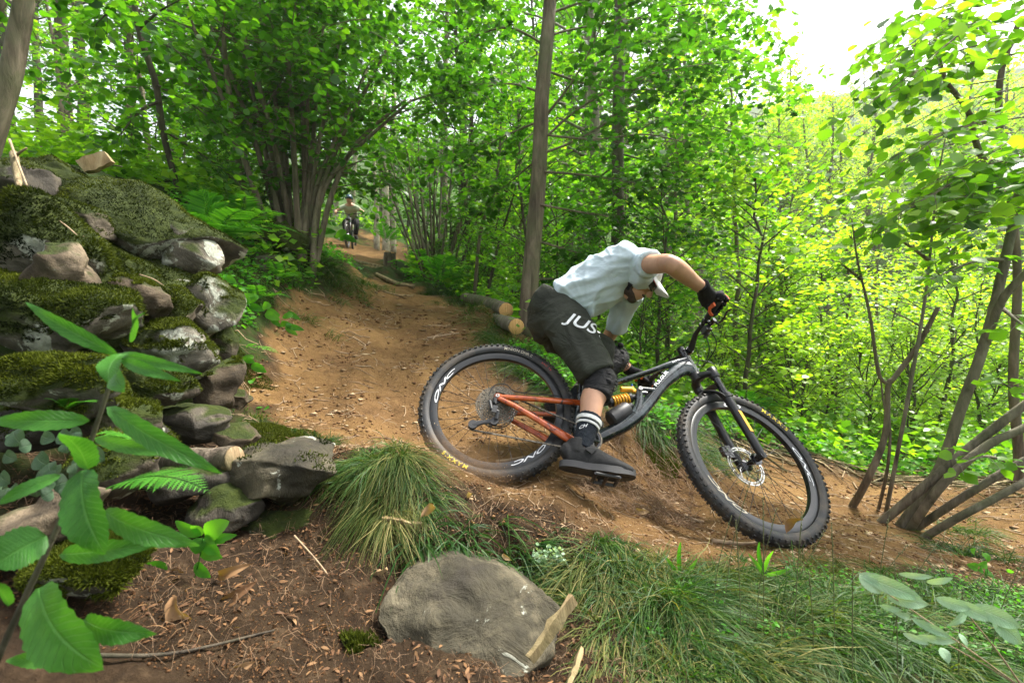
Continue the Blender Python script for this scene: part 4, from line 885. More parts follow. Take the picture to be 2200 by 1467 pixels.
# shoes, in bike axes around the pedal line
def shoe(y0, P0, e, name):
    """P0: sole point under the ankle; e: heel-to-toe direction"""
    n_ = np.array([-e[2], 0, e[0]]); Ls = .305
    def S(x, z, y=0): return B2W(P0 + e * x + n_ * z + np.array([0, y, 0]))
    yw = BM @ np.array([0, 1, 0.]); 
    k = MB(); xs = [-.088, -.075, -.03, .02, .07, .12, .165, .195, .207]; hs_ = [.030, .050, .060, .060, .047, .036, .028, .022, .012]; ws = [.020, .034, .036, .036, .042, .047, .045, .034, .016]; cz_ = [.045, .055, .062, .058, .045, .035, .028, .024, .022]
    k.tube([S(x, z) for x, z in zip(xs, cz_)], [(w_, h_) for w_, h_ in zip(ws, hs_)], 22, side=yw)
    k.tube([S(-.035, .06), S(-.032, .10), S(-.036, .122)], [.042, .043, .042], 16)
    up = rp(k, name, M['shoe'], .005, 3)
    # sole: outline extruded
    n = 40; V = []
    for zz in (0, .026):
        for i in range(n):
            t_ = 2 * PI * i / n; x = .058 + math.cos(t_) * .155; w_ = .046 + .006 * math.cos(t_) - .012 * math.exp(-((x - .02) / .05) ** 2); V.append(S(x, zz - .006 + .012 * max(0, (x - .13) / .08) - (.002 if zz == 0 else 0), math.copysign(abs(math.sin(t_)) ** .7, math.sin(t_)) * w_))
    so = MB().put(V, [(i, (i + 1) % n, n + (i + 1) % n, n + i) for i in range(n)] + [tuple(range(n))[::-1], tuple(range(n, 2 * n))]); rp(so, 'sole', M['sole'], parent=up)
    sr_ = MB(); sr_.tube(bez([S(.01, .060, -.047), S(.028, .085, -.036), S(.042, .100, 0), S(.05, .085, .034), S(.05, .05, .046)], 14), [(.017, .003)] * 14, 8, side=e @ BM.T); rp(sr_, 'shoe_strap', M['shoe'], parent=up)
    return up
e_ = nrm((BP(1352, 1026, -.155) - BP(1225, 1003, -.155)) * [1, 0, 1]); P0 = BP(1252, 1009, -.15)
shoe(-.15, P0, e_, 'shoe')
PLc = PL + np.array([-.06, .065, .014]); shoe(.15, PLc, nrm(np.array([1, 0, .02])), 'shoe')
# gloves: palm, four fingers round the grip, thumb under it
def glove(sg, wr_):
    c0_ = B2W(barpt(sg * .93)); g_ = S2w * sg      # outward along the bar
    d0 = wr_ - c0_; d0 = d0 - g_ * np.dot(d0, g_); e1 = nrm(d0)      # from the bar to the wrist
    e2 = np.cross(g_, e1) * sg; fwd = BM @ F2; e2 = e2 if np.dot(e2, fwd) > 0 else -e2
    def H(a_, r_, y): return c0_ + e1 * math.cos(a_) * r_ + e2 * math.sin(a_) * r_ + g_ * y
    k = MB()
    k.tube([wr_ - (H(.3, .05, 0) - wr_) * .45, wr_, midp(wr_, H(.25, .045, 0), .5), H(.35, .040, 0), H(.9, .036, 0)], [(.034, .029), (.034, .028), (.042, .026), (.046, .022), (.044, .017)], 20, side=g_)
    k.ball(H(-.3, .034, -.012), (.03, .03, .03), 12)
    k.ball(H(.4, .016, .040), (.027, .027, .027), 14); k.ball(H(.5, .030, .036), (.024, .024, .024), 12); k.ball(H(1.4, .022, .044), .019, 10)
    for i in range(4):
        y = .036 - .0235 * i; q = .0225 + (.0015 if i in (1, 2) else 0)
        aa = np.linspace(.75, 3.9 - (.3 if i == 0 else 0), 9); k.tube([H(a_, .0335 - .004 * min(1, (a_ - .75) / 1.2) + (.004 if abs(a_ - 1.6) < .3 else 0), y) for a_ in aa], [.0122, .0122, .0118, .0115, .0112, .011, .0105, .0100, .0085], 10)
    k.tube([H(-.35, .036, -.018), H(-.9, .036, -.036), H(-1.6, .030, -.048), H(-2.4, .028, -.044)], [.017, .0145, .012, .0100], 10)
    o = rp(k, 'glove', M['glove'], .0038, 2)
    for i in range(4):
        y = .038 - .0235 * i; r_ = MB(); aa = np.linspace(1.75, 3.3, 7); r_.tube([H(a_, .0345, y) for a_ in aa], [(.0085, .0088)] * 7, 8, side=g_); rp(r_, 'glove_finger_panel', M['orange'], .0035, 1, parent=o)
    r_ = MB(); r_.tube([H(-.62, .057, .02), H(-.5, .056, -.01), H(-.7, .052, -.03), H(-1.1, .046, -.042)], [(.007, .012)] * 4, 8, side=e1); rp(r_, 'glove_palm_panel', M['orange'], parent=o)
    r_ = MB(); kn = H(.78, .054, .012); r_.ball(kn, (.017, .017, .006), 12, np.stack([g_, np.cross(nrm(kn - c0_), g_), nrm(kn - c0_)], 1)); rp(r_, 'glove_knuckle_panel', M['orange'], parent=o)
    return o
glove(1, wrR); glove(-1, wrL)
wb = MB(); u_ = nrm(wrL - elL); wb.tube([wrL - u_ * .035, wrL - u_ * .012], .031, 18); rp(wb, 'wristband', M['glove'])
# ---------------------------------------------------------------- foliage generators
def leaf_arrays(P, D, U, S, tone, kind='round'):
    """P base points, D directions, U normals, S lengths -> verts, list of face arrays, tones"""
    n = len(P); D = D / np.maximum(1e-9, np.linalg.norm(D, axis=1))[:, None]
    Y = np.cross(U, D); Y /= np.maximum(1e-9, np.linalg.norm(Y, axis=1))[:, None]; Z = np.cross(D, Y)
    if kind == 'far': T = np.array([[0, 0, 0], [.45, .42, .08], [1, 0, -.05], [.45, -.42, .08]]); Fs = [np.array([[0, 2, 1], [0, 3, 2]])]
    elif kind == 'hazel': T = np.array([[0, 0, 0], [.28, .40, .06], [.70, .40, .02], [1.02, 0, -.12], [.70, -.40, .02], [.28, -.40, .06], [.33, 0, -.03], [.70, 0, -.06]]); Fs = [np.array([[0, 6, 1], [0, 5, 6], [7, 3, 2], [7, 4, 3]]), np.array([[6, 7, 2, 1], [5, 4, 7, 6]])]
    elif kind == 'maple': T = np.array([[0, 0, 0], [.10, .42, .05], [.42, .30, .02], [.52, .56, -.02], [.72, .20, 0], [1.0, 0, -.10], [.72, -.20, 0], [.52, -.56, -.02], [.42, -.30, .02], [.10, -.42, .05]]); Fs = [np.array([[0, 2, 1], [0, 9, 8], [2, 4, 3], [8, 7, 6], [4, 6, 5]]), np.array([[0, 8, 6, 4]]), np.array([[0, 4, 2]])]
    elif kind == 'pinna': T = np.array([[0, 0, 0], [.3, .055, .01], [.65, .045, -.01], [1, 0, -.06], [.65, -.045, -.01], [.3, -.055, .01]]); Fs = [np.array([[0, 1, 5], [2, 3, 4]]), np.array([[1, 2, 4, 5]])]
    elif kind == 'lance': T = np.array([[0, 0, 0], [.3, .16, .03], [.62, .13, -.02], [1, 0, -.16], [.62, -.13, -.02], [.3, -.16, .03]]); Fs = [np.array([[0, 1, 5], [2, 3, 4]]), np.array([[1, 2, 4, 5]])]
    k = len(T)
    V = P[:, None] + S[:, None, None] * (T[None, :, 0, None] * D[:, None] + T[None, :, 1, None] * Y[:, None] + T[None, :, 2, None] * Z[:, None])
    faces = [(f[None] + (np.arange(n) * k)[:, None, None]).reshape(-1, f.shape[1]) for f in Fs]
    return V.reshape(-1, 3), faces, np.repeat(tone, k)
class Leaves:
    def __init__(s): s.V = []; s.F = {}; s.T = []; s.n = 0
    def add(s, P, D, U, S, tone, kind):
        V, F, T = leaf_arrays(np.asarray(P), np.asarray(D), np.asarray(U), np.asarray(S), np.asarray(tone), kind)
        s.V.append(V); s.T.append(T)
        for f in F: s.F.setdefault(f.shape[1], []).append(f + s.n)
        s.n += len(V)
    def mesh(s, name):
        me = mesh_np(name, np.concatenate(s.V), [np.concatenate(v) for v in s.F.values()], smooth=False); attr(me, 'tone', np.concatenate(s.T)); return me
def unit(v): return v / np.maximum(1e-9, np.linalg.norm(v, axis=-1))[..., None]
def spray(LV, MBw, path, rng, width=.8, leaf=.08, n_tw=24, per=14, kind='hazel', droop=.15, up=(0, 0, 1), tone=(.2, .8), tw_r=.003, flat=.35, r0=None, seg=5, start=.15, grad=0.0):
    """a limb with side twigs that carry leaves, roughly in a flat drooping spray"""
    path = np.asarray(path, float); n = len(path); cum = np.concatenate([[0], np.cumsum(np.linalg.norm(np.diff(path, axis=0), axis=1))]); L = cum[-1]
    if r0 is not None: MBw.tube(path, [max(.002, r0 * (1 - .85 * c_ / L)) for c_ in cum], seg, cap=False)
    def at(q): return np.array([np.interp(q, cum, path[:, i]) for i in range(3)])
    for k in range(n_tw):
        f = start + (1 - start) * (k + rng.random()) / n_tw; p = at(f * L); e = nrm(at(min(L, f * L + .05)) - at(max(0, f * L - .05)))
        sgn = 1 if k % 2 else -1; sd = nrm(np.cross(e, up)) * sgn
        d = nrm(e * (.6 + .5 * rng.random()) + sd * (1.0 - .5 * f) + np.array(up) * rng.normal(0, flat * .6))
        ln = width * (1.05 - .65 * f) * (.55 + .6 * rng.random())
        t_ = np.linspace(0, 1, 4)[:, None]; tp = p + d * ln * t_ + np.array([0, 0, -droop * ln]) * t_ ** 2 + np.cumsum(rng.normal(0, .03 * ln, (4, 3)), 0) * t_
        if tw_r: MBw.tube(tp, [tw_r, tw_r * .8, tw_r * .6, tw_r * .3], 3, cap=False)
        m = max(2, int(per * (ln / width) * 1.3)); q = np.sort(rng.random(m)) ** .8
        base = np.stack([np.interp(q, t_[:, 0], tp[:, i]) for i in range(3)], 1)
        sg = np.where(np.arange(m) % 2, 1, -1)[:, None]; lat = nrm(np.cross(d, up)); D = d * .6 + lat * sg * 1.0 + rng.normal(0, .35, (m, 3)) + np.array([0, 0, -droop])
        base = base + unit(D) * leaf * .15 + rng.normal(0, leaf * .25, (m, 3))
        U = np.array(up) + rng.normal(0, flat, (m, 3)); S = leaf * (.6 + .6 * rng.random(m)); tn = tone[0] + (tone[1] - tone[0]) * np.clip(rng.random(m) * .8 + .2 * rng.random() + grad * q, 0, 1)
        LV.add(base, D, U, S, tn, kind)
def limb(p, d, L, rng, bend=.25, sag=0.0, n=7):
    d = nrm(d); P = [np.asarray(p, float)]; dd = d.copy()
    for k in range(n - 1):
        dd = nrm(dd + rng.normal(0, bend / n, 3) + np.array([0, 0, -sag / n])); P.append(P[-1] + dd * L / (n - 1))
    return np.array(P)
def tree_proto(name, rng, H=9, r0=.12, first=.25, nb=26, bl=2.4, leaf=.09, n_tw=12, per=9, kind='far', tone=(.1, .9), lean=(0, 0), wood='bark', leafm='leaf_mid', up_ang=.5, tw=.35, shape='cone', droop=.2, crook=.25, tw_r=.004, segs=9):
    """returns (list of (name, mesh, material))"""
    tr = MB(); n = 14; z = np.linspace(-.25, H, n); x = np.cumsum(rng.normal(0, crook * .12, n)) + lean[0] * np.maximum(z, 0) / H; y = np.cumsum(rng.normal(0, crook * .12, n)) + lean[1] * np.maximum(z, 0) / H
    x -= x[0]; y -= y[0]; P = np.stack([x, y, z], 1)
    tr.tube(P, [r0 * (1.35 if i == 0 else 1) * (1 - .82 * max(0, z[i]) / H) + .004 for i in range(n)], segs)
    LV = Leaves(); br = MB()
    for k in range(nb):
        f = first + (1 - first) * (k + rng.random()) / nb; zz = f * H; p = np.array([np.interp(zz, z, x), np.interp(zz, z, y), zz]); a_ = k * 2.4 + rng.normal(0, .4)
        prof = {'cone': (1.1 - .75 * f), 'round': math.sin(PI * min(1, max(.12, (f - first * .7) / (1.02 - first * .7)))) * .9 + .15, 'top': .35 + .8 * f, 'even': .8}[shape]
        L = bl * prof * (.7 + .5 * rng.random()); d = np.array([math.cos(a_), math.sin(a_), up_ang * (1 + .8 * rng.random()) * (.5 + f)])
        P2 = limb(p, d, L, rng, .6, .15)
        spray(LV, br, P2, rng, bl * tw * (1.0 if shape != 'cone' else prof + .2), leaf, n_tw, per, kind, droop, tone=tone, tw_r=tw_r, r0=max(.008, r0 * .35 * (1 - f * .6)), seg=4, flat=.4)
    return [('trunk', _m(tr, name + '_trunk'), M[wood]), ('branches', _m(br, name + '_branches'), M[wood]), ('crown', LV.mesh(name + '_crown'), M[leafm])]
def _m(mb, name):
    V = np.concatenate(mb.V); q4 = [f for f in mb.F if len(f) == 4]; rest = [f for f in mb.F if len(f) != 4]; pol = []
    if q4: pol.append(np.array(q4))
    for L_n in sorted(set(len(f) for f in rest)): pol.append(np.array([f for f in rest if len(f) == L_n]))
    return mesh_np(name, V, pol)
def place(proto, name, loc, rz, sc_, label, cat, group=None, mats=None, tilt=(0, 0)):
    r = empty(name, loc, label, cat, group, (tilt[0], tilt[1], rz)); r.scale = (sc_, sc_, sc_) if np.isscalar(sc_) else sc_
    for nm, me, m in proto:
        o = bpy.data.objects.new(nm, me); COL.objects.link(o); o.parent = r
        if nm != 'trunk': o['kind'] = 'stuff'
        mm = (mats or {}).get(nm, m)
        if not me.materials: me.materials.append(m)
        if mm is not m: o.material_slots[0].link = 'OBJECT'; o.material_slots[0].material = mm
    return r
# ---------------------------------------------------------------- rocks
from mathutils import noise as mnoise
def rock_mesh(name, seed, size, sub=4, facets=15, rough=.035, flat=.0, ang=1.0, fine=1.0, sq=.88):
    import bmesh
    bm = bmesh.new(); bmesh.ops.create_icosphere(bm, subdivisions=sub, radius=1.0); V = np.array([v.co[:] for v in bm.verts]); F = np.array([[v.index for v in f.verts] for f in bm.faces]); bm.free()
    rg = np.random.default_rng(seed); V = np.sign(V) * np.abs(V) ** sq
    for k in range(facets):
        nn = unit(rg.normal(0, 1, 3)); h = .60 + .22 * rg.random(); dd = V @ nn; ov = np.maximum(0, dd - h); V = V - np.outer(ov * (.92 * ang), nn)
    V = V * np.asarray(size) / np.array([1, 1, 1]); sz = float(np.mean(size)); n3 = unit(V)
    o_ = rg.random(3) * 50
    V = V + n3 * (fbm(V / sz + o_, 1.3, 3, seed) * rough * sz * 1.6 + fbm(V + o_, 14, 4, seed + 3) * .007 * fine - np.abs(fbm(V * [1, 1, 2.6] + o_, 6, 3, seed + 5)) * .028 * fine + np.abs(fbm(V + o_, 3.2, 2, seed + 8)) * .03 * fine)[:, None]
    return mesh_np(name, V, [F]), V, F
def moss_fuzz(V, F, seed, n, h=.018, thr=.35, R=None, cover=0.0, name='moss'):
    rg = np.random.default_rng(seed); A, B_, C_ = V[F[:, 0]], V[F[:, 1]], V[F[:, 2]]; nn = np.cross(B_ - A, C_ - A); ar = np.linalg.norm(nn, axis=1) / 2; nn = nn / (2 * ar[:, None] + 1e-12)
    w_n = nn @ (R.T if R is not None else np.eye(3)); c_ = (A + B_ + C_) / 3
    okf = (w_n[:, 2] + fbm(c_ + seed * .37, 4.5, 3, 77) * .55 + cover) > thr; pr = ar * okf
    if pr.sum() < 1e-9: return None
    i = rg.choice(len(F), n, p=pr / pr.sum()); u, v = rg.random(n), rg.random(n); fl = u + v > 1; u[fl] = 1 - u[fl]; v[fl] = 1 - v[fl]
    P = A[i] + (B_[i] - A[i]) * u[:, None] + (C_[i] - A[i]) * v[:, None]; N_ = unit(nn[i] + rg.normal(0, .38, (n, 3))); T_ = unit(np.cross(N_, rg.normal(0, 1, (n, 3))))
    hh = h * (.4 + .9 * rg.random(n)) * (1 + .5 * fbm(P, 20, 2, 5)); wd = .0022 + .0014 * rg.random(n)
    Vn = np.stack([P - T_ * wd[:, None] - N_ * .003, P + T_ * wd[:, None] - N_ * .003, P + N_ * hh[:, None] + T_ * (rg.normal(0, .4, n) * hh)[:, None]], 1).reshape(-1, 3)
    me = mesh_np(name, Vn, [np.arange(3 * n).reshape(-1, 3)], smooth=False); tn = np.clip(.38 + fbm(P, 5, 3, 9) * .75 + rg.normal(0, .16, n), 0, 1); attr(me, 'tone', np.repeat(tn, 3)); return me
def rock(px, py, d, wpx, hpx, mt, label, depth=.8, rot=0, yaw=0, seed=1, moss=0, thr=.35, cat='rock', group=None, facets=15, sub=4, ang=1.0, mh=.016, pitch=0, name='rock', rough=.05, sq=.88, fine=1.0):
    wpx, hpx = (wpx * 1.15, hpx * 1.18) if mt == 'rock_moss' and d < 3 else (wpx * 1.1, hpx * 1.14) if d < 2.4 else (wpx, hpx); c_ = W(px, py, d); a_, b_ = wpx / 2 / FPX * d, hpx / 2 / FPX * d; size = (a_ * 1.08, (a_ + b_) / 2 * depth * 1.2, b_ * 1.08)
    c_ = c_ + np.array([0, size[1] * .35, 0])
    me, V, F = rock_mesh(name, seed, size, sub, facets, rough, ang=ang, sq=sq, fine=fine)
    R = (Matrix.Rotation(math.radians(yaw), 3, 'Z') @ Matrix.Rotation(math.radians(-rot), 3, 'Y') @ Matrix.Rotation(math.radians(pitch), 3, 'X'))
    if moss:
        r = empty(name, c_, label, cat, group, R.to_euler())
        o = add('stone', me, M[mt], r)
        mm = moss_fuzz(V, F, seed, int(moss * 1.5), mh * .6, thr + .08, np.array(R))
        if mm: q = add('moss', mm, M['moss_blade'], r); q['kind'] = 'stuff'
    else:
        r = add(name, me, M[mt], None, c_); r.rotation_euler = R.to_euler(); tag(r, label, cat, group)
    return r
rock(258, 468, 2.30, 400, 150, 'rock_moss', 'largest moss covered slab slanting down across the top of the rock heap', .75, -24, 0, 11, 9000, .12, facets=12)
rock(388, 548, 2.30, 128, 100, 'rock_lichen', 'pale stone end with white lichen spots under the big mossy slab', .8, -42, 0, 12, 500, .9, facets=12)
rock(105, 385, 2.55, 170, 110, 'rock_part', 'greenish stone at the far left top of the rock heap', .9, -8, 0, 13, 2500, .5)
rock(12, 400, 2.1, 110, 130, 'rock_dark', 'dark stone cut by the left edge at the top of the heap', .9, 5, 0, 14, 1200, .4)
rock(60, 545, 1.62, 300, 190, 'rock_moss', 'broad moss cushion boulder on the left edge of the heap', .9, -14, 0, 15, 12000, .02, mh=.02)
rock(125, 580, 1.52, 110, 120, 'rock_tan', 'bare tan stone face jutting out of the moss on the left', .8, -20, 10, 16)
rock(228, 590, 1.95, 200, 80, 'rock_moss', 'mossy ledge stone running below the big slanting slab', .9, -22, 0, 17, 6000, .1)
rock(345, 590, 2.25, 170, 80, 'rock_moss', 'mossy wedge stone in the shadow beneath the lichen spotted end', .8, -25, 0, 18, 2500, .1)
rock(90, 690, 1.38, 300, 140, 'rock_moss', 'dark moss covered boulder behind the tall plant', .9, -6, 0, 19, 9000, .0, mh=.018)
rock(262, 655, 1.72, 140, 100, 'rock_tan', 'tan brown stone face between two mossy boulders', .8, -8, 8, 20, 1200, .7)
rock(345, 668, 1.9, 130, 120, 'rock_part', 'stone with orange brown side and moss top in mid heap', .8, -10, 0, 28, 2500, .35)
rock(428, 668, 2.05, 130, 130, 'rock_lichen', 'upright squarish stone with white lichen patches and moss cap', .8, -12, 0, 21, 3000, .45)
rock(452, 735, 2.15, 90, 100, 'rock_part', 'grey stone with a dark hollow at the heap edge', .8, 0, 0, 29, 800, .5)
rock(352, 752, 1.72, 160, 110, 'rock_lichen', 'whitish stone face just above the tall plant top leaves', .8, -6, 0, 22, 4500, .30)
rock(95, 835, 1.22, 270, 135, 'rock_moss', 'rounded moss boulder left of the plant stem', .9, -4, 0, 23, 10000, .05, mh=.016)
rock(448, 826, 1.95, 105, 110, 'rock_tan', 'angular tan stone with layered edge at the foot of the heap', .8, 25, 20, 24, 500, .8, ang=1)
rock(320, 838, 1.55, 170, 90, 'rock_part', 'low mossy stone behind the long drooping leaves', .8, -10, 0, 25, 4000, .3)
rock(232, 910, 1.35, 170, 100, 'rock_part', 'small stone with ochre stains under the plant leaves', .8, -5, 0, 26, 2500, .35)
rock(390, 905, 1.62, 200, 66, 'rock_dark', 'flat dark slate stone lying above the split log', 1.0, -6, 0, 27)
rock(470, 938, 1.68, 150, 52, 'rock_tan', 'flat cream stone with rough broken grain beside the moss patch', 1.0, -8, 6, 30, ang=1)
rock(560, 1028, 1.48, 285, 125, 'rock_grey', 'grey stone slab overhanging the dark hollow at the bank edge', 1.0, 6, -12, 31, 900, .8, facets=16, sub=5)
rock(400, 1045, 1.38, 220, 90, 'rock_dark', 'dark stone in the shadow under the split log', .9, 0, 0, 32)
rock(205, 1010, 1.2, 160, 120, 'rock_part', 'shaded stone behind the big pointed leaf', .9, 0, 0, 43, 1500, .4)
rock(60, 1130, .98, 230, 110, 'rock_tan', 'smooth tan stone low on the left edge', .9, 12, 0, 33)
rock(170, 1235, .95, 200, 90, 'rock_moss', 'low yellow green moss mound under the tall plant', 1.0, 0, 0, 34, 9000, -.3, mh=.016)
rock(560, 1180, 1.42, 210, 150, 'rock_dark', 'dark damp stone in the hollow below the overhanging slab', .6, 0, 0, 35)  # dark stone put in as the shade under the slab
rock(595, 512, 4.7, 110, 62, 'rock_moss', 'mossy stone at the foot of the many stemmed hazel', .9, -15, 0, 37, 1500, .2)
rock(557, 575, 4.2, 100, 80, 'rock_moss', 'lower mossy stone on the bank below the hazel', .9, -10, 0, 38, 1500, .2)
rock(530, 470, 5.0, 90, 50, 'rock_dark', 'dark rounded stone left of the hazel foot', .9, 10, 0, 39, 400, .4)
rock(520, 610, 3.8, 70, 60, 'rock_part', 'small stone between ferns on the bank', .9, 0, 0, 40, 500, .4)
rock(627, 525, 5.0, 90, 60, 'rock_moss', 'moss stone touching the hazel roots', .9, -30, 0, 41, 800, .2)


for i, (px, py, d, w_, h_, mt, lb, ms) in enumerate([(150, 470, 2.0, 130, 70, 'rock_part', 'wedge stone under the left end of the big slab', 1500), (205, 730, 1.75, 140, 60, 'rock_moss', 'thin mossy stone between the dark boulder and the whitish one', 2500), (300, 620, 2.1, 140, 60, 'rock_dark', 'stone in the black gap under the mossy ledge', 500),
    (400, 790, 1.9, 120, 60, 'rock_part', 'stone with brown side under the whitish one', 1500), (500, 860, 2.1, 70, 40, 'rock_tan', 'small tan stone at the trail edge beside the heap', 0), (180, 860, 1.4, 130, 70, 'rock_moss', 'mossy stone behind the plant stem', 2500), (60, 930, 1.25, 200, 90, 'rock_dark', 'dark stone behind the ivy leaves', 1500),
    (290, 960, 1.45, 130, 80, 'rock_dark', 'dark stone left of the split log', 800), (490, 780, 2.25, 60, 50, 'rock_dark', 'small dark stone beside the hollow', 0), (20, 620, 1.5, 150, 80, 'rock_moss', 'mossy stone cut by the left edge between two boulders', 2500), (470, 1100, 1.35, 170, 80, 'rock_dark', 'dark stone under the slab beside the seedling', 0), (200, 530, 2.15, 150, 60, 'rock_moss', 'mossy stone tucked under the big slab at its middle', 2000)]):
    rock(px, py, d, w_, h_, mt, lb, .9, -10 + 5 * (i % 4), 0, 60 + i, ms, .25)

# the big boulder: broken block with a sloping front face
bo_f = [(795, 1335, 1.12), (818, 1268, 1.18), (862, 1212, 1.24), (960, 1192, 1.27), (1075, 1212, 1.27), (1165, 1262, 1.22), (1222, 1318, 1.16), (1205, 1400, 1.08), (1130, 1455, 1.03), (1010, 1475, 1.01), (905, 1500, 1.0), (840, 1420, 1.06)]
bo_c = W(1010, 1340, 1.2); Vb = [W(px + (1010 - px) * .02, py, d) - bo_c for px, py, d in bo_f]; nb_ = len(Vb)
Vm = [v * .93 + np.array([0, .05, -.13 if v[2] < 0 else -.015]) for v in Vb]; Vk = [v * [.85, .8, .9] + np.array([0, .34, -.10]) for v in Vb]
cf = np.mean(Vb, 0) + np.array([-.01, -.035, .0]); mb_ = MB().put(np.array(Vb + Vm + Vk + [cf, np.mean(Vk, 0)]), [(i, (i + 1) % nb_, 3 * nb_) for i in range(nb_)] + [(a_, nb_ + a_, nb_ + b_, b_) for i in range(nb_) for a_, b_ in [(i, (i + 1) % nb_)]] + [(nb_ + i, 2 * nb_ + i, 2 * nb_ + (i + 1) % nb_, nb_ + (i + 1) % nb_) for i in range(nb_)] + [(2 * nb_ + i, 3 * nb_ + 1, 2 * nb_ + (i + 1) % nb_) for i in range(nb_)])
bo = remeshed(mb_, 'rock', .0065, 3, M['rock_grey']); me = bo.data; V = np.array([v.co[:] for v in me.vertices]); Nn = np.array([v.normal[:] for v in me.vertices])
rg_ = np.random.default_rng(4); wv_ = V @ nrm([.35, .1, .9]); st_ = np.floor(wv_ * 17 + fbm(V, 4, 3, 8) * 1.1); step = (np.array([_h(st_.astype(np.int64), st_.astype(np.int64) * 0, st_.astype(np.int64) * 0, 3)])[0] - .5) * .006
V = V + Nn * (fbm(V, 5, 3, 2) * .012 + fbm(V, 24, 4, 6) * .0035 - np.abs(fbm(V * [1, 1, 1.8], 8, 3, 7)) * .012 + step)[:, None]; me.vertices.foreach_set('co', V.astype(np.float32).ravel()); me.update(); bo.location = tuple(bo_c); tag(bo, 'largest grey boulder standing in the bank at the bottom centre', 'rock')
# ---------------------------------------------------------------- trees placed one by one
def wood_tree(name, stems, label, cat='tree', bark_='bark_grey', group=None, base=None, segs=10, foliage=None, stem_name='trunk', leafm='leaf_mid'):
    """stems: list of (points, radii[, pixel?]) in world space"""
    base = np.asarray(base if base is not None else stems[0][0][0]); r = empty(name, base, label, cat, group)
    for P, R in stems:
        P = bez(P, max(8, len(P) * 4)); n = len(P); rr_ = np.interp(np.linspace(0, 1, n), np.linspace(0, 1, len(R)), R)
        wob = np.cumsum(np.random.default_rng(len(P) + int(abs(P[0][0]) * 1000)).normal(0, .06, (n, 3)), 0) * rr_.mean() * .5; wob[0] = 0
        m_ = MB().tube(P + wob - base, list(rr_), segs); m_.build(stem_name, M[bark_], r)
    if foliage: 
        LV, br = foliage(base); 
        if br is not None and br.V: add('branches', _m(br, 'branches'), M[bark_], r)['kind'] = 'stuff'
        if LV.V: add('crown', LV.mesh('crown'), M[leafm], r)['kind'] = 'stuff'
    return r
def pxy(V):
    y = V[:, 1] * _c + V[:, 2] * _s; z = -V[:, 1] * _s + V[:, 2] * _c; return 1100 + FPX * V[:, 0] / y, 733.5 - FPX * z / y
def offs(LV, br, base):
    LV.V = [v - base for v in LV.V]
    if br is not None: br.V = [v - base for v in br.V]
    return LV, br
# --- hazel with many stems beside the trail
HB0 = G1(640, 5.2); hb_c = HB0
hz = []
tops = [(400, 20, 4.6), (455, 60, 5.0), (495, 10, 5.6), (520, 60, 4.7), (560, 0, 5.2), (585, 30, 5.8), (610, 0, 4.9), (640, 10, 5.4), (665, 60, 5.0), (700, 0, 5.8), (735, 60, 5.2), (790, 150, 5.6), (840, 90, 5.3), (885, 215, 5.4), (600, -100, 5.4), (530, 100, 6.0)]
rg = np.random.default_rng(5)
for i, (px, py, d) in enumerate(tops):
    bx = 598 + (px - 400) * .25 + rg.normal(0, 6); p0 = G1(bx, 5.2 + rg.normal(0, .15), -.05); p2 = W(px, py, d); p1 = p0 * .55 + p2 * .45 + np.array([(bx - 640) * .0008, 0, .25])
    if px > 660: bx = 640 + (px - 640) * .17; p0 = G1(bx, 5.2 + rg.normal(0, .15), -.05); p1 = W(bx + 14 + (px - 700) * .05, 390, 5.2)
    hz.append(([p0, p1, p2], [.036 + .010 * rg.random(), .025, .014]))
hz.append(([G1(560, 5.0, -.05), W(520, 395, 5.0), W(492, 200, 4.7), W(478, 60, 4.4)], [.04, .034, .026, .018]))
hz.append(([G1(680, 5.1, -.05), W(712, 420, 5.2), W(765, 310, 5.3), W(870, 215, 5.5)], [.038, .03, .024, .014]))
def hz_f(base):
    LV, br = Leaves(), MB(); r_ = np.random.default_rng(8)
    for P, R in hz:
        B_ = bez(P, 16)
        for k in range(7):
            j = int(r_.integers(7, 16)); d = np.array([r_.normal(0, 1), r_.normal(.25, .8), .25 + r_.random() * .3]); L = .8 + .8 * r_.random()
            if B_[j][0] / B_[j][1] > (745 - 1100) / FPX and B_[j][2] < 2.0: continue
            spray(LV, br, limb(B_[j], d, L, r_, .5, .5), r_, .55, .085, 9, 9, 'hazel', .25, tone=(.05, .75), tw_r=.0025, r0=.008, seg=4, flat=.45)
    for k in range(95):
        px = r_.uniform(290, 960); py = r_.uniform(-160, 230) - abs(px - 640) * .1; d = r_.uniform(4.2, 6.6)
        if abs(px - 640) < 190 and py > 60 and d < 5.4: py -= 170
        p = W(px, py, d); spray(LV, br, limb(p, [r_.normal(0, 1), r_.normal(0, .8), .15], 1.1, r_, .5, .5), r_, .55, .088, 9, 9, 'hazel', .25, tone=(.05, .8), tw_r=.0022, r0=.006, seg=4, flat=.45)
    return offs(LV, br, base)
wood_tree('hazel_tree', hz, 'many stemmed hazel on the bank left of the trail, stems fanning upward', 'tree', 'bark', None, HB0, 10, hz_f, 'stem', 'leaf_deep')
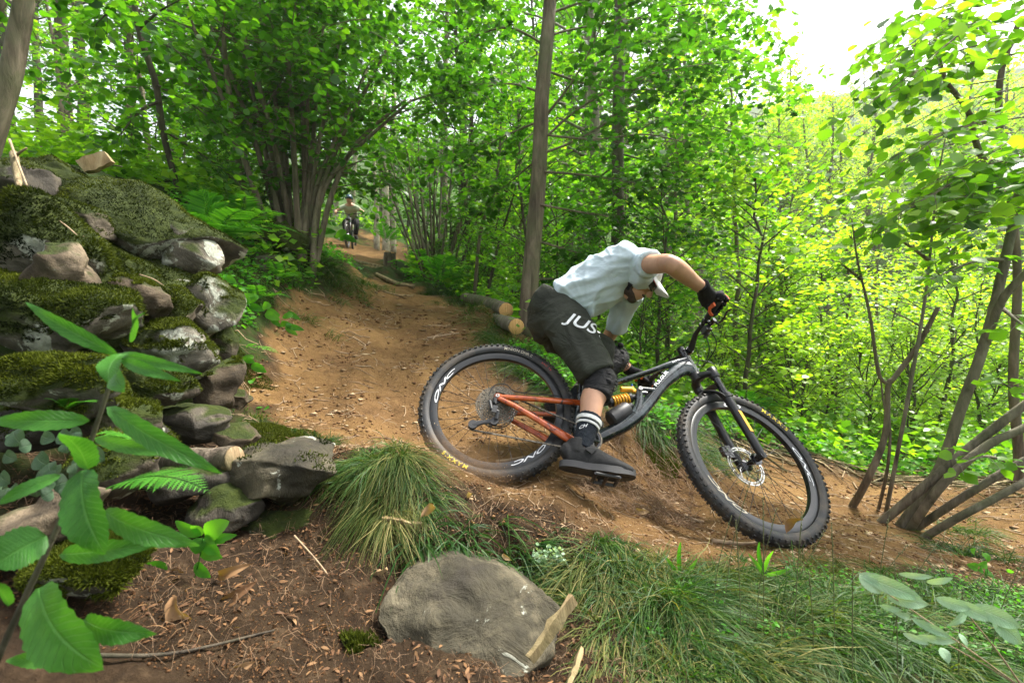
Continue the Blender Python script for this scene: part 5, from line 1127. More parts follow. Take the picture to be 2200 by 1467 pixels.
# --- tall trunk right of the logs
t1 = [W(1128, 700, 4.9), W(1142, 560, 4.8), W(1158, 350, 4.75), W(1164, 200, 4.7), W(1182, 0, 4.7), W(1196, -260, 4.7)]
t1[0] = G1(1128, 4.9, -.1)
def limbs_f(specs, seed, kind, leaf, width, n_tw, per, tone=(.1, .8), r0=.014, flat=.4, droop=.2, tw_r=.0028):
    def f(base):
        LV, br = Leaves(), MB(); r_ = np.random.default_rng(seed)
        for sp in specs:
            P = bez([W(*q_) for q_ in sp[0]], 14); k = sp[1] if len(sp) > 1 else 1.0
            spray(LV, br, P, r_, width * k, leaf, int(n_tw * k), per, kind, droop, tone=tone, tw_r=tw_r, r0=r0, seg=5, flat=flat)
        return offs(LV, br, base)
    return f
T1 = [([(1180, 15, 4.7), (1260, -60, 4.6), (1340, -140, 4.5)],), ([(1172, 250, 4.7), (1240, 160, 4.5), (1310, 20, 4.3), (1360, -60, 4.2)],), ([(1168, 300, 4.7), (1250, 230, 4.6), (1380, 165, 4.5), (1560, 130, 4.6)], 1.3),
      ([(1168, 290, 4.7), (1280, 300, 4.6), (1400, 290, 4.6), (1540, 330, 4.8)], 1.3), ([(1165, 330, 4.7), (1240, 300, 4.9), (1330, 240, 5.2), (1430, 100, 5.6)], 1.3), ([(1170, 370, 4.7), (1270, 378, 4.9), (1390, 400, 5.2), (1520, 440, 5.6)], 1.3),
      ([(1160, 440, 4.7), (1240, 455, 5.0), (1330, 470, 5.3), (1460, 505, 5.8)], 1.2), ([(1175, 100, 4.7), (1090, 60, 4.9), (1000, 90, 5.2), (900, 150, 5.6)], 1.2), ([(1165, 200, 4.7), (1080, 180, 5.1), (980, 210, 5.6)], 1.2), ([(1160, 260, 4.7), (1090, 290, 5.0), (1010, 330, 5.4)], 1.0),
      ([(1158, 340, 4.7), (1110, 380, 5.0), (1050, 430, 5.2)], .8), ([(1170, 80, 4.7), (1250, 60, 5.0), (1400, 40, 5.4), (1560, 60, 5.9)], 1.3), ([(1165, 150, 4.7), (1300, 190, 5.2), (1460, 200, 5.6), (1640, 250, 6.0)], 1.4), ([(1180, 30, 4.7), (1330, -20, 4.8), (1500, -60, 4.9)], 1.2),
      ([(1180, -60, 4.7), (1060, -60, 4.6), (940, -80, 4.5)], 1.3), ([(1160, 520, 4.75), (1230, 540, 5.0), (1290, 560, 5.3)], .7), ([(1150, 600, 4.8), (1200, 600, 5.2), (1250, 610, 5.6)], .6)]
wood_tree('broadleaf_tree', [(t1, [.105, .088, .080, .074, .066, .055])], 'tall straight brown trunk standing right behind the cut logs and the rider', 'tree', 'bark', None, t1[0], 16, limbs_f(T1, 21, 'maple', .085, 1.0, 22, 13, (.05, .75)), 'trunk', 'leaf_deep')
# --- second, darker trunk
t2 = [G1(1322, 6.8, -.1), W(1328, 560, 6.7), W(1331, 300, 6.7), W(1333, 0, 6.7), W(1338, -250, 6.7)]
T2 = [([(1330, 60, 6.7), (1420, 20, 6.4), (1540, 10, 6.0), (1650, 40, 5.8)], 1.2), ([(1332, 150, 6.7), (1450, 150, 6.2), (1580, 160, 5.8), (1690, 190, 5.6)], 1.2), ([(1330, 230, 6.7), (1440, 260, 6.2), (1560, 280, 5.9), (1660, 330, 5.7)], 1.2), ([(1330, 330, 6.7), (1440, 360, 6.3), (1560, 400, 6.0), (1640, 430, 5.9)], 1.1),
      ([(1328, 420, 6.7), (1420, 470, 6.4), (1520, 530, 6.2)], 1.0), ([(1330, 120, 6.7), (1250, 110, 7.0), (1190, 130, 7.4)], 1.0), ([(1330, 350, 6.7), (1260, 400, 7.0), (1200, 440, 7.3)], 1.0), ([(1328, 480, 6.7), (1270, 530, 7), (1220, 560, 7.2)], .8), ([(1334, 0, 6.7), (1440, -60, 6.2), (1560, -100, 5.8)], 1.2), ([(1333, 90, 6.7), (1400, 90, 6.0), (1500, 90, 5.2), (1590, 110, 4.8)], 1.1), ([(1330, 520, 6.7), (1400, 560, 6.2), (1470, 620, 5.9)], .9)]
wood_tree('broadleaf_tree', [(t2, [.10, .092, .088, .08, .06])], 'dark shaded trunk behind the rider, the straight one right of the brown trunk', 'tree', 'bark_dark', None, t2[0], 14, limbs_f(T2, 22, 'maple', .10, 1.3, 26, 13, (.15, .95)), 'trunk', 'leaf_mid')
# --- slim saplings left of the brown trunk
def P_(*a): return [W(*q_) for q_ in a]
s1 = P_((1018, 625, 6.4), (1032, 500, 6.3), (1062, 410, 6.2), (1075, 300, 6.2), (1078, 150, 6.2)); s1[0] = G1(1018, 6.4, -.05)
wood_tree('sapling', [(s1, [.03, .024, .02, .015, .008])], 'left of two slim leaning saplings growing behind the cut logs', 'tree', 'bark', None, s1[0], 8, limbs_f([([(1055, 420, 6.2), (1000, 360, 6), (930, 350, 5.8)],), ([(1070, 320, 6.2), (1120, 260, 6.3), (1160, 240, 6.4)],), ([(1075, 250, 6.2), (1020, 180, 6), (960, 190, 5.9)],)], 23, 'hazel', .09, .8, 16, 10), 'trunk', 'leaf_mid')
s2 = P_((1040, 640, 6.2), (1070, 530, 6.1), (1106, 410, 6.0), (1120, 330, 5.9)); s2[0] = G1(1040, 6.2, -.05)
wood_tree('sapling', [(s2, [.022, .017, .013, .006])], 'right of two slim saplings behind the logs, leaning more to the right', 'tree', 'bark_dark', None, s2[0], 8, limbs_f([([(1100, 420, 6.0), (1060, 400, 5.9), (1000, 420, 5.8)],), ([(1110, 380, 6.0), (1160, 400, 6.2)],)], 24, 'hazel', .09, .7, 14, 10), 'trunk', 'leaf_mid')
# --- trunk in the top left corner
s3 = P_((-70, 470, 2.9), (-15, 280, 2.9), (25, 150, 2.9), (50, 0, 2.9), (62, -150, 2.9))
wood_tree('broadleaf_tree', [(s3, [.070, .062, .056, .050, .045])], 'bare leaning trunk cut by the upper left corner of the picture', 'tree', 'bark', None, s3[0], 14, limbs_f([([(48, 20, 2.9), (120, -30, 3.0), (220, -60, 3.2)],), ([(55, -60, 2.9), (0, -90, 2.8), (-60, -80, 2.7)],), ([(30, 10, 2.9), (-10, -10, 3.1), (-60, 20, 3.3)], .5)], 25, 'hazel', .09, .5, 8, 8), 'trunk', 'leaf_deep')
s3b = P_((-60, 120, 3.4), (-5, 10, 3.4), (12, -60, 3.4), (20, -160, 3.4))
wood_tree('broadleaf_tree', [(s3b, [.05, .042, .038, .034])], 'thinner trunk in the very corner behind the leaning one', 'tree', 'bark', None, s3b[0], 10)
# --- leaning sapling left of the hazel
s4 = P_((400, 420, 4.2), (352, 290, 4.1), (335, 180, 4.0), (300, 70, 3.9), (278, -60, 3.8)); s4[0] = G1(400, 4.3, -.05)
wood_tree('sapling', [(s4, [.022, .026, .026, .024, .020])], 'dark stem leaning left, between the rock heap and the hazel', 'tree', 'bark_dark', None, s4[0], 10, limbs_f([([(305, 90, 3.9), (380, 110, 3.8), (450, 200, 3.8)], 1.0), ([(330, 180, 4.0), (420, 230, 4.0), (500, 300, 4.1)], 1.1), ([(340, 220, 4.0), (300, 240, 3.9), (250, 300, 3.9)], .8), ([(300, 60, 3.9), (350, 20, 3.6), (430, -20, 3.5)], 1.0), ([(285, -10, 3.8), (240, 20, 3.7), (200, 60, 3.7)], .6), ([(350, 280, 4.1), (430, 330, 4.2), (500, 380, 4.3)], 1.0)], 26, 'hazel', .085, .75, 15, 10, (.05, .8)), 'trunk', 'leaf_deep')
# --- multi stemmed tree at the right edge
b6 = G1(1945, 2.95, -.06)
st6 = [([b6, W(2015, 1014, 2.9), W(2063, 883, 2.85), W(2115, 735, 2.8), W(2158, 560, 2.75), W(2182, 440, 2.75), W(2215, 250, 2.75)], [.036, .032, .029, .027, .025, .022, .018]),
       ([b6 + [-.12, .05, .0], W(2010, 1025, 2.8), W(2115, 938, 2.7), W(2200, 872, 2.6), W(2330, 780, 2.5)], [.026, .027, .025, .022, .018]),
       ([b6 + [.04, -.03, 0], W(2023, 1042, 2.75), W(2124, 955, 2.65), W(2200, 920, 2.6), W(2330, 850, 2.5)], [.025, .024, .023, .021, .017]),
       ([b6 + [.05, -.02, 0], W(2080, 1060, 2.7), W(2200, 990, 2.6), W(2330, 930, 2.5)], [.024, .022, .020, .017]),
       ([G1(1990, 2.75, -.05), W(2060, 1112, 2.6), W(2125, 1078, 2.55), W(2210, 1030, 2.5), W(2330, 960, 2.5)], [.023, .021, .020, .018, .015]),
       ([W(2118, 740, 2.8), W(2150, 650, 2.7), W(2200, 590, 2.6), W(2280, 520, 2.5)], [.022, .021, .020, .015])]
wood_tree('hazel_tree', st6, 'five stemmed grey tree spreading from one foot at the right edge', 'tree', 'bark_grey', None, b6, 12, limbs_f([([(2160, 560, 2.75), (2100, 560, 2.7), (2000, 600, 2.6)], .7), ([(2180, 1000, 2.6), (2120, 980, 2.5), (2060, 1000, 2.4)], .5), ([(2200, 850, 2.6), (2150, 820, 2.5)], .5), ([(2150, 660, 2.8), (2200, 700, 2.5), (2260, 740, 2.4)], .7)], 27, 'hazel', .075, .45, 10, 6, (.4, .95)), 'trunk', 'leaf_mid')
# --- broad leaved branches coming in from the upper right
b7 = G1(2190, 3.9, -.05)
st7 = [([b7, W(2190, 1000, 3.9), W(2178, 820, 3.9), W(2188, 600, 3.85), W(2172, 420, 3.8), W(2150, 300, 3.7), W(2150, 160, 3.6), W(2190, 40, 3.5)], [.045, .038, .033, .029, .026, .024, .02, .018]),
       ([W(2160, 400, 3.8), W(2105, 330, 3.4), W(2080, 240, 3.2), W(2030, 170, 3.0), W(2010, 80, 2.9)], [.022, .020, .017, .013, .008]),
       ([W(2172, 430, 3.8), W(2140, 400, 3.6), W(2120, 390, 3.5), W(2140, 480, 3.4)], [.014, .012, .01, .008])]
S7 = []
r7 = np.random.default_rng(77)
for k in range(36):
    y0 = r7.uniform(-60, 450); x0 = 2260 - r7.random() * 190 * (1 if y0 < 300 else .4); ln = r7.uniform(140, 420) * (1.1 if y0 < 350 else .6); d0 = r7.uniform(2.3, 3.6)
    S7.append(([(x0, y0, d0), (x0 - ln * .5, y0 + ln * .12, d0 - .1), (x0 - ln, y0 + ln * r7.uniform(.25, .55), d0 - .2)], 1.0))
wood_tree('broadleaf_tree', st7, 'upright brown trunk on the right edge with bright leafy sprays hanging over the top right', 'tree', 'bark', None, b7, 12, limbs_f(S7, 28, 'hazel', .075, .40, 16, 5, (.0, .9), .006, .45, .3, .002), 'trunk', 'leaf_lime')
# --- slim forked sapling behind the front wheel
g0 = G1(1840, 3.3, -.05)
wood_tree('sapling', [([g0, W(1868, 1020, 3.2), W(1901, 931, 3.2), W(1906, 831, 3.2), W(1914, 815, 3.2)], [.026, .023, .019, .016, .015]), ([W(1912, 822, 3.2), W(1945, 780, 3.2), W(1971, 743, 3.15), W(2015, 660, 3.1)], [.016, .017, .016, .013]), ([W(1910, 826, 3.2), W(1888, 804, 3.2), W(1872, 700, 3.2), W(1862, 647, 3.2), W(1842, 560, 3.2), W(1830, 470, 3.2)], [.012, .012, .010, .009, .007, .004]), ([W(1986, 705, 3.12), W(1940, 680, 3.2), W(1880, 650, 3.3)], [.006, .005, .003])],
          'forked slim sapling with a reddish broken arm right of the front wheel', 'tree', 'bark', None, g0, 8, limbs_f([([(1850, 600, 3.2), (1800, 560, 3.2)], .6), ([(1835, 500, 3.2), (1880, 470, 3.2)], .6)], 29, 'hazel', .06, .35, 8, 6), 'trunk', 'leaf_lime')
g1 = G1(1901, 3.25, -.05); wood_tree('sapling', [([g1, W(1908, 1000, 3.2), W(1912, 910, 3.2), W(1900, 870, 3.2), W(1890, 790, 3.2)], [.012, .011, .009, .007, .005])], 'thin crooked upright shoot beside the forked sapling', 'tree', 'bark', None, g1, 6)
g2 = G1(1919, 3.2, -.05); wood_tree('sapling', [([g2, W(1949, 866, 3.1), W(1980, 690, 3.1), W(1997, 560, 3.1), W(2012, 400, 3.1), W(2030, 300, 3.1)], [.014, .012, .010, .008, .006, .004])], 'thin pale sapling reaching up between forked sapling and grey tree', 'tree', 'bark_grey', None, g2, 6, limbs_f([([(1997, 560, 3.1), (1940, 520, 3.1), (1880, 500, 3.1)], .8), ([(2010, 430, 3.1), (2060, 400, 3)], .8)], 30, 'hazel', .06, .4, 9, 6), 'trunk', 'leaf_lime')
# --- pale birches far up the trail, and bushes of bare stems
for i, (px, d, top_, r, ln) in enumerate([(812, 15, 380, .10, 'leftmost'), (832, 14.5, 330, .13, 'second'), (848, 15.5, 360, .10, 'third'), (760, 22, 330, .16, 'farthest'), (724, 24, 300, .18, 'whitish')]):
    b_ = G1(px, d, -.1); c_ = [b_, W(px - 3, 440, d), W(px - 8 + 4 * i, top_, d), W(px - 14 + 8 * i, 200, d)]
    wood_tree('birch_tree', [(c_, [r, r * .85, r * .6, r * .3])], 'pale birch trunk far up the trail, %s of the birches beside the dirt' % ln if i < 3 else 'pale trunk beyond the farther rider, the %s one' % ln, 'tree', 'bark_pale', None, b_, 8)
for i, (px, d, n, w_, top_, bk, lb) in enumerate([(905, 10.5, 12, 60, 330, 'bark_pale', 'cluster of pale bare bush stems beside the upper trail'), (935, 8.5, 13, 100, 300, 'bark', 'bush of many dark upright stems right of the trail'), (1090, 11, 8, 90, 420, 'bark_dark', 'thin stemmed bush in the shade left of the brown trunk'), (960, 9.0, 7, 90, 420, 'bark_dark', 'spreading bush of thin dark stems above the ferns')]):
    r_ = np.random.default_rng(60 + i); b_ = G1(px, d, -.05); sts = []
    for k in range(n):
        x1 = px + (k / (n - 1) - .5) * w_ * 2.4 + r_.normal(0, 6); p0 = G1(px + (k / (n - 1) - .5) * w_ * .35, d + r_.normal(0, .2), -.05); p2 = W(x1, top_ + r_.uniform(-40, 60), d + r_.normal(0, .5)); sts.append(([p0, (p0 + p2) / 2 + [0, 0, .1] + r_.normal(0, .08, 3), p2], [.028, .02, .008]))
    wood_tree('bush', sts, lb, 'bush', bk, None, b_, 6, limbs_f([([(px + (k / 6 - .5) * w_ * 2, top_ + 90 - 20 * (k % 3), d), (px + (k / 6 - .5) * w_ * 3, top_ + 10, d)], 1) for k in range(7)], 70 + i, 'far', .11, 1.1, 14, 8), 'stem', 'leaf_mid')
# ---------------------------------------------------------------- forest behind, by copies
PR = {}
PR['tallA'] = tree_proto('tallA', np.random.default_rng(101), 11, .15, .22, 34, 3.0, .15, 11, 9, 'far', (.1, .9), wood='bark_grey', leafm='leaf_mid', shape='round')
PR['tallB'] = tree_proto('tallB', np.random.default_rng(102), 13, .17, .3, 34, 2.8, .16, 11, 8, 'far', (.2, 1.0), wood='bark', leafm='leaf_mid', shape='cone')
PR['tallC'] = tree_proto('tallC', np.random.default_rng(103), 9, .10, .15, 36, 2.6, .13, 11, 9, 'hazel', (.1, .9), wood='bark_dark', leafm='leaf_mid', shape='even')
PR['sapA'] = tree_proto('sapA', np.random.default_rng(104), 4.0, .035, .12, 26, 1.3, .075, 9, 8, 'hazel', (.1, .9), wood='bark', leafm='leaf_mid', shape='even', tw_r=.002, segs=6)
PR['sapB'] = tree_proto('sapB', np.random.default_rng(105), 2.6, .022, .06, 26, 1.0, .06, 9, 9, 'hazel', (.1, .9), wood='bark_dark', leafm='leaf_lime', shape='round', tw_r=.002, segs=5)
PR['shrub'] = tree_proto('shrub', np.random.default_rng(106), 1.3, .012, .03, 24, .8, .045, 8, 9, 'hazel', (.1, 1), wood='bark_dark', leafm='leaf_lime', shape='round', tw_r=.0015, segs=4, up_ang=.9)
PR['grey'] = tree_proto('grey', np.random.default_rng(107), 13, .16, .35, 36, 2.6, .10, 14, 12, 'far', (.1, .9), wood='bark_dark', leafm='leaf_grey', shape='round')
rp_ = np.random.default_rng(500)
def scatter(n, protos, pxr, dr, sc_r, name, label, cat, group, lm=None, avoid=None, zoff=-.1):
    k = 0; tries = 0
    while k < n and tries < n * 20:
        tries += 1
        px = rp_.uniform(*pxr); d = math.exp(rp_.uniform(math.log(dr[0]), math.log(dr[1])))
        if avoid and avoid(px, d): continue
        p = G1(px, d, zoff); place(PR[protos[int(rp_.integers(len(protos)))]], name, p, rp_.uniform(0, 6.28), rp_.uniform(*sc_r), label, cat, group, {'crown': M[lm]} if lm else None, (rp_.normal(0, .04), rp_.normal(0, .04))); k += 1
on_trail = lambda px, d: gk((px - 1100) / FPX * d, d)[0] > .25 or (690 < px < 900 and d < 30)
# upper left, light and airy
for (px, d, s_, h, lb) in [(165, 11, 1.0, 0, 'dark upright trunk left of centre in the airy woods beyond the rock heap'), (205, 13, 1.05, 1, 'straight trunk right beside it in the airy woods beyond the rock heap'), (45, 16, 1.1, 2, 'grey green crowned tree at the far left beyond the heap'), (300, 15, 1.15, 3, 'grey green crowned tree behind the leaning dark stem'), (390, 18, 1.2, 4, 'grey green tree far behind the hazel on its left'), (110, 20, 1.2, 5, 'farthest grey green tree over the top of the rock heap')]:
    place(PR['grey'], 'broadleaf_tree', G1(px, d, -.2), h * 1.3, s_, lb, 'tree')
scatter(3, ['sapA', 'sapB'], (-80, 420), (6, 12), (.8, 1.2), 'sapling', 'bright green young tree behind the rock heap against the light', 'tree', 'young trees behind the rock heap', 'leaf_lime', zoff=-.6)
scatter(8, ['sapA', 'sapB'], (330, 720), (6.5, 12), (.8, 1.3), 'sapling', 'young leafy tree in the shade behind the hazel stems', 'tree', 'young trees behind the hazel', 'leaf_mid', on_trail)
scatter(7, ['tallA', 'tallC'], (380, 700), (11, 26), (.9, 1.2), 'broadleaf_tree', 'green tree deep in the wood behind the hazel', 'tree', 'trees behind the hazel', 'leaf_mid', on_trail)
# centre
scatter(11, ['tallA', 'tallB', 'tallC'], (700, 1130), (17, 38), (.9, 1.3), 'broadleaf_tree', 'tall green tree in the wood beyond the upper trail', 'tree', 'trees beyond the upper trail', 'leaf_mid', lambda px, d: 740 < px < 830 and d < 32)
scatter(10, ['sapA', 'sapB'], (880, 1200), (7.5, 15), (.8, 1.3), 'sapling', 'young leafy tree right of the trail before the brown trunk', 'tree', 'young trees right of the trail', 'leaf_lime', on_trail)
scatter(8, ['tallC', 'tallA'], (900, 1320), (10, 22), (.8, 1.1), 'broadleaf_tree', 'green tree in the wood behind the tall brown trunk', 'tree', 'trees behind the brown trunk', 'leaf_mid', on_trail)
scatter(12, ['tallA', 'tallB'], (1180, 1640), (15, 40), (.9, 1.25), 'broadleaf_tree', 'bright green tree down the slope behind the rider', 'tree', 'trees down the slope', 'leaf_lime')
# right: shrubs and saplings filling the dip, trees on the far slope
scatter(11, ['sapA', 'sapB'], (1180, 1760), (7, 14), (.8, 1.3), 'sapling', 'young leafy tree in the dip behind the bike', 'tree', 'young trees in the dip', 'leaf_lime')
scatter(17, ['sapB', 'sapA'], (1600, 2350), (8, 20), (.8, 1.4), 'sapling', 'bright young tree in the dip at the right', 'tree', 'young trees at the right', 'leaf_slope')
scatter(30, ['shrub', 'sapB'], (1420, 2300), (5.6, 10), (.8, 1.3), 'shrub', 'light green shrub growing in the dip past the trail', 'shrub', 'shrubs in the dip', 'leaf_slope', on_trail)
scatter(60, ['tallA', 'tallB', 'tallC'], (1450, 2550), (20, 60), (.7, 1.1), 'broadleaf_tree', 'lime green tree on the far slope at the right', 'tree', 'trees on the far slope', 'leaf_slope')
scatter(12, ['shrub'], (880, 1150), (7, 11), (.6, 1.0), 'shrub', 'low green shrub beside the upper trail', 'shrub', 'shrubs beside the upper trail', 'leaf_mid', on_trail)
scatter(10, ['shrub', 'sapB'], (400, 720), (5.5, 9), (.5, .9), 'shrub', 'dark green shrub around the foot of the hazel', 'shrub', 'shrubs at the hazel foot', 'leaf_mid', on_trail)
scatter(8, ['shrub', 'sapB'], (1170, 1420), (4.6, 7.5), (.7, 1.2), 'shrub', 'leafy shrub close behind the rider', 'shrub', 'shrubs behind the rider', 'leaf_mid', on_trail)

scatter(16, ['tallB', 'tallA'], (1500, 1930), (22, 38), (.75, .95), 'broadleaf_tree', 'pale green tree on the slope under the patch of sky', 'tree', 'trees under the sky patch', 'leaf_slope')
# ---------------------------------------------------------------- grass
def blades(n, R, L, rng, spread=.7, droop=.9, width=.0022, bias=(0, 0, 0), segs=5, tone=(0, 1), hang=0.0, ground=None):
    a_ = rng.uniform(0, 2 * PI, n); rr_ = R * np.sqrt(rng.random(n)); root = np.stack([rr_ * np.cos(a_), rr_ * np.sin(a_), np.zeros(n)], 1)
    if R < .5: K_ = 16; ck_ = np.stack([rng.normal(0, R * .55, K_), rng.normal(0, R * .55, K_), np.zeros(K_)], 1); cd_ = rng.normal(0, .45, (K_, 3)) * [1, 1, .3]; cl_ = .55 + .8 * rng.random(K_); ki = rng.integers(0, K_, n); root = ck_[ki] + rng.normal(0, R * .16, (n, 3)) * [1, 1, 0]; a_ = np.arctan2(root[:, 1], root[:, 0]); rr_ = np.minimum(R, np.hypot(root[:, 0], root[:, 1]))
    else: cd_ = np.zeros((1, 3)); cl_ = np.ones(1); ki = np.zeros(n, int)
    if ground is not None: root[:, 2] = gz(root[:, 0] + ground[0], root[:, 1] + ground[1]) - ground[2] - .01
    out = np.stack([np.cos(a_), np.sin(a_), np.zeros(n)], 1) * (spread * rr_ / R)[:, None] + rng.normal(0, .42, (n, 3)) * [1, 1, .3] * .8 + cd_[ki] + np.array(bias); D = unit(out + np.array([0, 0, 1.0]))
    ln = L * (.3 + .85 * rng.random(n) ** 1.3) * cl_[ki]; dr = droop * (.4 + .9 * rng.random(n)); hz_ = unit(out * [1, 1, 0] + 1e-4); sd = unit(np.cross(D, np.array([0, 0, 1.0])) + rng.normal(0, .3, (n, 3)))
    V = []; ph = rng.uniform(0, 6.28, n); cu_ = rng.normal(0, .10, n); cu2 = rng.normal(0, .05, n)
    for k in range(segs + 1):
        t = k / segs; p = sd * (ln * (cu_ * t * t + cu2 * np.sin(ph + t * 6) * t))[:, None] + root + D * (ln * t)[:, None] + hz_ * (ln * dr * .45 * t * t)[:, None] - np.array([0, 0, 1.0]) * (ln * dr * .85 * t ** 2.2)[:, None]; w_ = width * (1 - t) ** .6 * (.6 + .8 * rng.random(n) if k == 0 else 1)
        if k == 0: wr_ = w_ / max(1e-9, width)
        if k < segs: V += [p - sd * (width * wr_ * (1 - t * .8))[:, None], p + sd * (width * wr_ * (1 - t * .8))[:, None]]
        else: V.append(p)
    m = 2 * segs + 1; Vn = np.stack(V, 1).reshape(-1, 3); b_ = (np.arange(n) * m)[:, None]
    q4 = np.concatenate([b_ + np.array([[2 * k, 2 * k + 1, 2 * k + 3, 2 * k + 2]]) for k in range(segs - 1)]); t3 = b_ + np.array([[2 * segs - 2, 2 * segs - 1, 2 * segs]])
    tn = tone[0] + (tone[1] - tone[0]) * rng.random(n) ** 1.3
    return Vn, q4, t3, np.repeat(tn, m)
def tuft(px, py, d, R, L, n, label, mt='grass', seed=1, **k):
    p = onray(px, py, .6) if d is None else G1(px, d, 0); V, q4, t3, tn = blades(n, R, L, np.random.default_rng(seed), ground=p, **k)
    me = mesh_np('grass_tuft', V, [q4, t3], smooth=False); attr(me, 'tone', tn); o = add('grass_tuft', me, M[mt], None, p); tag(o, label, 'grass', 'grass tufts'); return o
tuft(845, 985, 1.56, .085, .12, 2000, 'big shaggy tuft hanging over the bank left of the rear tyre', 'grass_dry', 1, droop=1.5, bias=(-.05, -.75, 0), width=.0017, tone=(.0, .85), spread=.9)
tuft(775, 985, 1.62, .09, .14, 1100, 'greener grass on the left shoulder of the shaggy tuft', 'grass', 2, droop=1.3, bias=(-.5, -.5, 0), width=.0017, tone=(0, .7))
tuft(905, 1010, 1.56, .06, .09, 500, 'greener grass on the right shoulder of the shaggy tuft', 'grass', 3, droop=1.3, bias=(.4, -.6, 0), width=.0017, tone=(.1, .9))
tuft(840, 1060, 1.48, .08, .12, 1000, 'straw coloured lower part of the shaggy tuft above the boulder', 'grass_dry', 4, droop=1.6, bias=(0, -.9, 0), width=.0016, tone=(.2, .95))
tuft(672, 955, 2.05, .10, .10, 900, 'short vivid grass tuft beside the yellow moss patch', 'grass', 5, droop=.8, width=.0015, tone=(0, .5))
tuft(560, 900, 2.3, .06, .08, 260, 'small tuft at the trail edge above the flat stones', 'grass_dry', 6, droop=.7, width=.0015)
for i, (px, d, R, L, n, b_, lb) in enumerate([(920, 1.38, .06, .17, 200, (.3, -.8, 0), 'dark broad bladed grass on top of the boulder at its left'), (985, 1.40, .07, .17, 240, (.3, -.8, 0), 'dark broad bladed grass hanging over the middle of the boulder'), (1080, 1.42, .07, .16, 220, (.7, -.6, 0), 'dark broad bladed grass trailing right over the boulder'), (1150, 1.44, .06, .13, 180, (.8, -.4, 0), 'dark grass at the right upper corner of the boulder')]):
    tuft(px, None, d, R, L, n, lb, 'grass', 20 + i, droop=1.5, bias=b_, width=.0028, tone=(0, .45), spread=.5)
for i, (px, d, R, L, n, b_, mt, tn, lb) in enumerate([
    (1310, 1.52, .10, .13, 1100, (-.1, -.5, 0), 'grass', (.1, .8), 'rounded light green tuft below the pedal at the trail lip'),
    (1300, 1.40, .10, .20, 1300, (-.3, -.8, 0), 'grass_dry', (.1, .9), 'tuft hanging down just right of the boulder'),
    (1370, 1.33, .12, .22, 1500, (-.2, -.9, 0), 'grass', (0, .9), 'long bladed tuft in the middle of the grassy bank'),
    (1450, 1.40, .11, .20, 1200, (.2, -.8, 0), 'grass_dry', (.2, .9), 'straw and green tuft below the front tyre on the left'),
    (1490, 1.22, .13, .24, 1600, (.5, -.7, 0), 'grass', (0, .7), 'dark green swept tuft low in the bottom right half'),
    (1570, 1.35, .13, .22, 1500, (.4, -.8, 0), 'grass_dry', (.1, .9), 'windswept tuft under the front tyre'),
    (1660, 1.42, .11, .17, 1200, (.4, -.7, 0), 'grass', (.1, .9), 'tuft at the trail lip under the lowest point of the front tyre'),
    (1650, 1.18, .14, .25, 1700, (.6, -.6, 0), 'grass_dry', (.05, .8), 'large swept tuft at the bottom edge right of centre'),
    (1750, 1.30, .13, .22, 1500, (.5, -.6, 0), 'grass', (.1, .9), 'tuft left of the pale leaved seedling'),
    (1820, 1.15, .14, .24, 1600, (.5, -.5, 0), 'grass', (0, .6), 'deep green tuft at the bottom below the pale leaves'),
    (1900, 1.32, .12, .20, 1200, (.4, -.6, 0), 'grass_dry', (.1, .8), 'dry tuft behind the pale leaves'),
    (1990, 1.12, .14, .24, 1500, (.3, -.6, 0), 'grass', (.1, .8), 'tuft at the bottom right under the hanging pale leaves'),
    (2100, 1.25, .13, .22, 1300, (.2, -.5, 0), 'grass', (0, .7), 'tuft in the bottom right corner'),
    (2160, 1.6, .12, .20, 900, (.2, -.3, 0), 'grass', (0, .6), 'tuft at the right edge behind the pale leaves'),
    (1540, 1.08, .13, .2, 1300, (.2, -.9, 0), 'grass_dry', (.2, 1), 'straw tuft at the very bottom edge'),
    (1350, 1.12, .12, .18, 1100, (-.1, -.9, 0), 'grass_dry', (.1, .9), 'low tuft at the bottom edge right of the boulder'),
    (2020, 1.55, .11, .18, 800, (.2, -.3, 0), 'grass', (.1, .7), 'thin tuft where the trail meets the right bank'),
    (1790, 1.6, .10, .15, 700, (.3, -.3, 0), 'grass_dry', (.1, .8), 'sparse tuft at the trail lip right of the front tyre')]):
    tuft(px, None, d, R, L * .95, n, lb, mt, 40 + i, droop=1.35, bias=b_, width=.0018, tone=(tn[0] * .6, tn[1] * .85), spread=.8)
